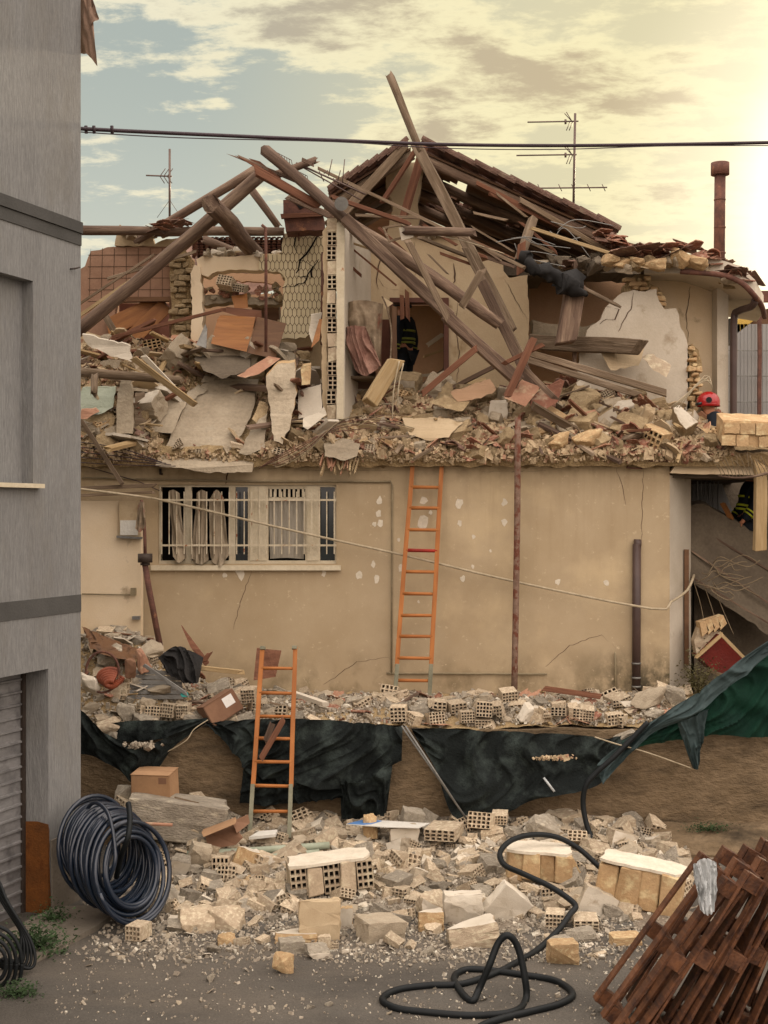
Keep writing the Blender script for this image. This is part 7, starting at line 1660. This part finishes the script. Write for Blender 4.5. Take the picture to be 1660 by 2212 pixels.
# upper face of sheet, pipes
tag(plate('printed_sheet', [[(748, 1780, 14.9), (790, 1770, 15.2), (930, 1778, 15.2), (905, 1788, 14.8), (830, 1786, 14.8)]], 15, .008, 'white_sheet', tilt=Vector((0, 0, -1))), 'blue and white sheet lying on top of the debris', 'sheet')
plate('blue_part', [[(750, 1779.5, 14.9), (788, 1770, 15.15), (826, 1773, 15.15), (806, 1784, 14.86)]], 15, .002, 'blue_sheet', bpy.data.objects['printed_sheet'], tilt=Vector((0, 0, 1)))
for k, (a, b) in enumerate((((405, 1846), (712, 1826)), ((455, 1864), (690, 1842)))): tube('green_pipe', [P(a[0], a[1], 14.6-.1*k), P((a[0]+b[0])/2, (a[1]+b[1])/2+1, 14.6-.1*k), P(b[0], b[1], 14.7-.1*k)], .04, 'pvc', ('upper', 'lower')[k]+' of two pale green plastic pipes lying in the debris', 'pipe', group='pale green pipes', seg=12, sp=2)
tag(plate('white_board', [[(538, 1808, 14.8), (560, 1795, 15.0), (600, 1792, 15.0), (596, 1802, 14.8)]], 15, .03, 'white_sheet', tilt=Vector((0, 0, -1))), 'small white board at the foot of the shorter ladder', 'board')

beam((612, 1556, 15.45), (566, 1636, 15.35), 13, 'brown board slipped behind the rungs of the shorter ladder', 'plank', 'wood_red', h=.3, name='loose_plank', cat='plank', group=None)
beam((590, 1560, 15.5), (574, 1602, 15.45), 14, 'short dark board crossing behind the rungs of the shorter ladder', 'plank', 'wood', h=.3, name='loose_plank', cat='plank', group=None)
# ---------------------------------------------------------------- hoses, coil
coil = thing('pipe_coil', 'big coil of dark blue plastic pipe leaning on the grey building corner', 'coil', P(245, 1950, 13.0))
pts = []; N_ = 36; rs_ = random.Random(3)
c0, c1 = P(205, 1838, 13.15), P(290, 1862, 12.7); c0.z = .66; c1.z = .50
ax_ = Vector((.84, -.52, .22)).normalized()
prm = [(rs_.uniform(0, 1), (rs_.uniform(.47, .575) if rs_.random() < .6 else rs_.uniform(.33, .5)), rs_.uniform(-.2, .2), rs_.uniform(-.14, .14)) for _ in range(N_+1)]
prm.sort(key=lambda q: q[0])
for k in range(N_*36):
    f = k/36; i = int(f); t = f-i; t = t*t*(3-2*t)
    a_, b_ = prm[i], prm[i+1]; u, r, tx, tz = [a_[q]+(b_[q]-a_[q])*t for q in range(4)]
    ax = (ax_+Vector((tx, 0, tz))).normalized(); e1 = ax.cross(Vector((0, 0, 1))).normalized(); e2 = e1.cross(ax)
    e2 = -e2 if e2.z < 0 else e2
    r *= .86; an = f*2*math.pi; c = c0.lerp(c1, u); p = c+e1*math.cos(an)*r*1.0+e2*math.sin(an)*r
    p.z = max(.022, p.z); pts.append(p)
bm = bmesh.new(); add_tube(bm, pts, .021, 8); obj('pipe', bm, 'bluepipe', coil)
tube('strap', [P(278, 1735, 12.75), P(281, 1770, 12.6), P(276, 1812, 12.5), P(262, 1850, 12.6), P(252, 1895, 12.8)], .026, 'rubber', parent=coil)
tube('loose_end', [P(170, 1790, 13.0), P(200, 1735, 12.9), P(235, 1760, 12.7), P(250, 1850, 12.5), P(236, 1900, 12.5)], .02, 'bluepipe', parent=coil)
hp_ = [(1120, 1640), (0, 0)]
hose = thing('black_hose', 'long black hose running from the tarp down into loops on the yard', 'hose', G(1100, 2120))
def gpt(x, y, h=.021): return G(x, y, h)
A1 = [P(1400, 1560, 15.35), P(1330, 1632, 15.3), P(1290, 1668, 15.3), P(1265, 1700, 15.3), P(1261, 1748, 15.3), P(1278, 1808, 15.2), P(1310, 1840, 15.0), P(1357, 1856, 14.9), P(1365, 1885, 14.5)]
tube('upper_run', A1, .03, 'rubber', parent=hose, seg=10, sp=10)
def hy(x, y, d, up=0): return P(x, y, d)
A2 = [P(1320, 1890, 14.0), P(1299, 1876, 14.0), P(1252, 1834, 14.1), P(1205, 1809, 14.1), P(1153, 1803, 14.0), P(1106, 1815, 13.8), P(1081, 1841, 13.55), P(1090, 1868, 13.3), P(1132, 1888, 13.1), P(1189, 1915, 12.95), P(1231, 1943, 12.8), P(1244, 1959, 12.7), P(1232, 1975, 12.6), P(1205, 2011, 12.35)]
def zc(x, y, d): return P(x, y, d)
A2 += [gpt(792+a*.5228, 1692.5+b*.5228) for a, b in ((700, 692), (600, 750), (545, 778), (400, 827), (260, 834), (130, 852), (66, 890), (120, 927), (250, 945), (430, 958), (600, 945))]
A2 += [P(1136, 2160, 10.75), P(1134, 2110, 10.8), P(1119, 2046, 10.85), P(1098, 2021, 10.85), P(1077, 2037, 10.85), P(1058, 2084, 10.8), P(1036, 2135, 10.8)]
A2 += [gpt(792+a*.5228, 1692.5+b*.5228) for a, b in ((440, 897), (400, 872), (362, 805), (400, 772), (480, 769), (640, 790), (780, 815), (852, 868), (800, 910), (680, 942), (560, 972), (470, 1005), (420, 1060))]
tube('loops', A2, .028, 'rubber', parent=hose, seg=10, sp=10)
bh = thing('black_hose', 'bundle of black hoses looped at the lower left corner', 'hose', G(20, 2100))
for k, (w, h) in enumerate(((60, 90), (48, 74), (36, 58), (26, 42))):
    tube('loop', [P(-12+math.cos(a)*w, 2082+math.sin(a)*h*(.9), 11.2-.06*k) for a in [q*math.pi/8 for q in range(17)]], .017, 'rubber', parent=bh)
for k in range(5): tube('strand', [P(-60, 1880-k*14, 11.8), P(-8+k*3, 1898+k*12, 11.6), P(30+k*6-12, 1950+k*14, 11.5), P(66-k*5, 2030, 11.45), P(76-k*9, 2078, 11.4), P(58-k*12, 2092, 11.35), P(20-k*8, 2070, 11.3)], .014, 'rubber', parent=bh)
plant('weed_clump', 'leafy green weeds growing behind the black hoses', 'weeds', G(70, 2060), (.30, .25, .24), 1500, .022, 'leaf', 24)
plant('weed_clump', 'smaller weeds at the edge of the pavement slab', 'weeds', G(118, 1998), (.18, .14, .16), 600, .018, 'leaf', 14)
plant('weed_clump', 'low weeds below the looped black hoses', 'weeds', G(35, 2150), (.2, .15, .1), 600, .016, 'leaf', 10)
plant('weed_clump', 'thin green weeds on the footing of the retaining wall', 'weeds', P(1530, 1795, 15.5), (.28, .08, .1), 500, .014, 'leaf', 10)

# ---------------------------------------------------------------- pallets leaning at the right
def pallet(label, mw):
    t = bpy.data.objects.new('pallet', None); COL.objects.link(t)
    t.matrix_basis = mw; tag(t, label, 'pallet', 'pallets leaning in a row')
    def bd(name, lo, hi):
        bm = bmesh.new(); add_box(bm, lo, hi, None, .003); bmesh.ops.bevel(bm, geom=bm.edges[:], offset=.003, segments=1, affect='EDGES'); bm.transform(Matrix.Identity(4)); o = obj(name, bm, 'pallet_wood'); o.parent = t
    # local: x width .8, z height 1.2, y thickness
    for x in (-.4, -.2, .02, .3): bd('deck_board', (x, -.022, 0), (x+.1, 0, 1.4))
    for z in (0, .64, 1.28): bd('stringer', (-.4, .001, z), (.4, .022, z+.12))
    for x in (-.4, -.05, .3):
        for z in (0, .64, 1.28): bd('block', (x, .023, z), (x+.1, .125, z+.12))
    for x in (-.4, -.05, .3): bd('base_board', (x, .126, 0), (x+.1, .147, 1.4))
    return t
ORD = ['outermost pallet nearest the black hose', 'second pallet from the left in the leaning row', 'third pallet from the left in the leaning row', 'fourth pallet in the leaning row', 'fifth pallet in the leaning row', 'sixth pallet in the leaning row', 'seventh pallet in the leaning row', 'innermost pallet']
for k in range(6):
    th = R(35-k*3.0+rnd(-1.8, 1.8)); xa = Vector((.0+rnd(-.04, .04), .96, 0)).normalized(); rt = Vector((xa.y, -xa.x, 0)); za = Vector((0, 0, 1))*math.cos(th)+rt*math.sin(th); ya = za.cross(xa)
    m_ = Matrix((xa, ya, za)).transposed().to_4x4(); m_.translation = Vector((1.74+k*.235+rnd(-.02, .02), 10.1+rnd(-.06, .06), .02)); pallet('reddish brown '+ORD[k], m_)
bgp = bmesh.new()
tag(obj('plastic_bag', cloth_grid([(1496, 1872, 9.75), (1518, 1852, 9.7), (1548, 1862, 9.75)], [(1512, 1964, 9.7), (1528, 1976, 9.65), (1544, 1966, 9.7)], 30, 40, .03, 2.5, 4, 0, 1), 'plastic_white', None), 'white and grey plastic bag snagged on the pallets', 'bag')

# ---------------------------------------------------------------- things that share a wording are told apart by their order in the row
tops = {}
for o in list(COL.objects):
    if o.parent is None and 'label' in o: tops.setdefault(o['label'], []).append(o)
ORDN = ['first', 'second', 'third', 'fourth', 'fifth', 'sixth', 'seventh', 'eighth', 'ninth', 'tenth']
for lb, os_ in tops.items():
    if len(os_) < 2: continue
    os_.sort(key=lambda o: px(o.matrix_basis.translation)[0] if o.matrix_basis.translation.y > 1 else 0)
    n_ = len(os_); short = lb.replace('medium sized', 'mid-sized')
    for k, o in enumerate(os_):
        if n_ == 2: s_ = ('left', 'right')[k]+' one'
        elif k == 0: s_ = 'leftmost'
        elif k == n_-1: s_ = 'rightmost'
        elif k < 10: s_ = ORDN[k]+' from left'
        elif n_-1-k < 10: s_ = ORDN[n_-1-k]+' from right'
        else: continue
        t_ = short+', '+s_
        if len(t_.split()) > 16: t_ = short.replace(' lying ', ' ').replace('broken ', '').replace(' the ', ' ')+', '+s_
        if len(t_.split()) <= 16: o['label'] = t_

for o in COL.objects:
    if o.parent is None and 'label' in o and len(o['label'].split()) > 16: o['label'] = ' '.join(o['label'].replace(' lying ', ' ').replace(' the ', ' ').split()[:16])
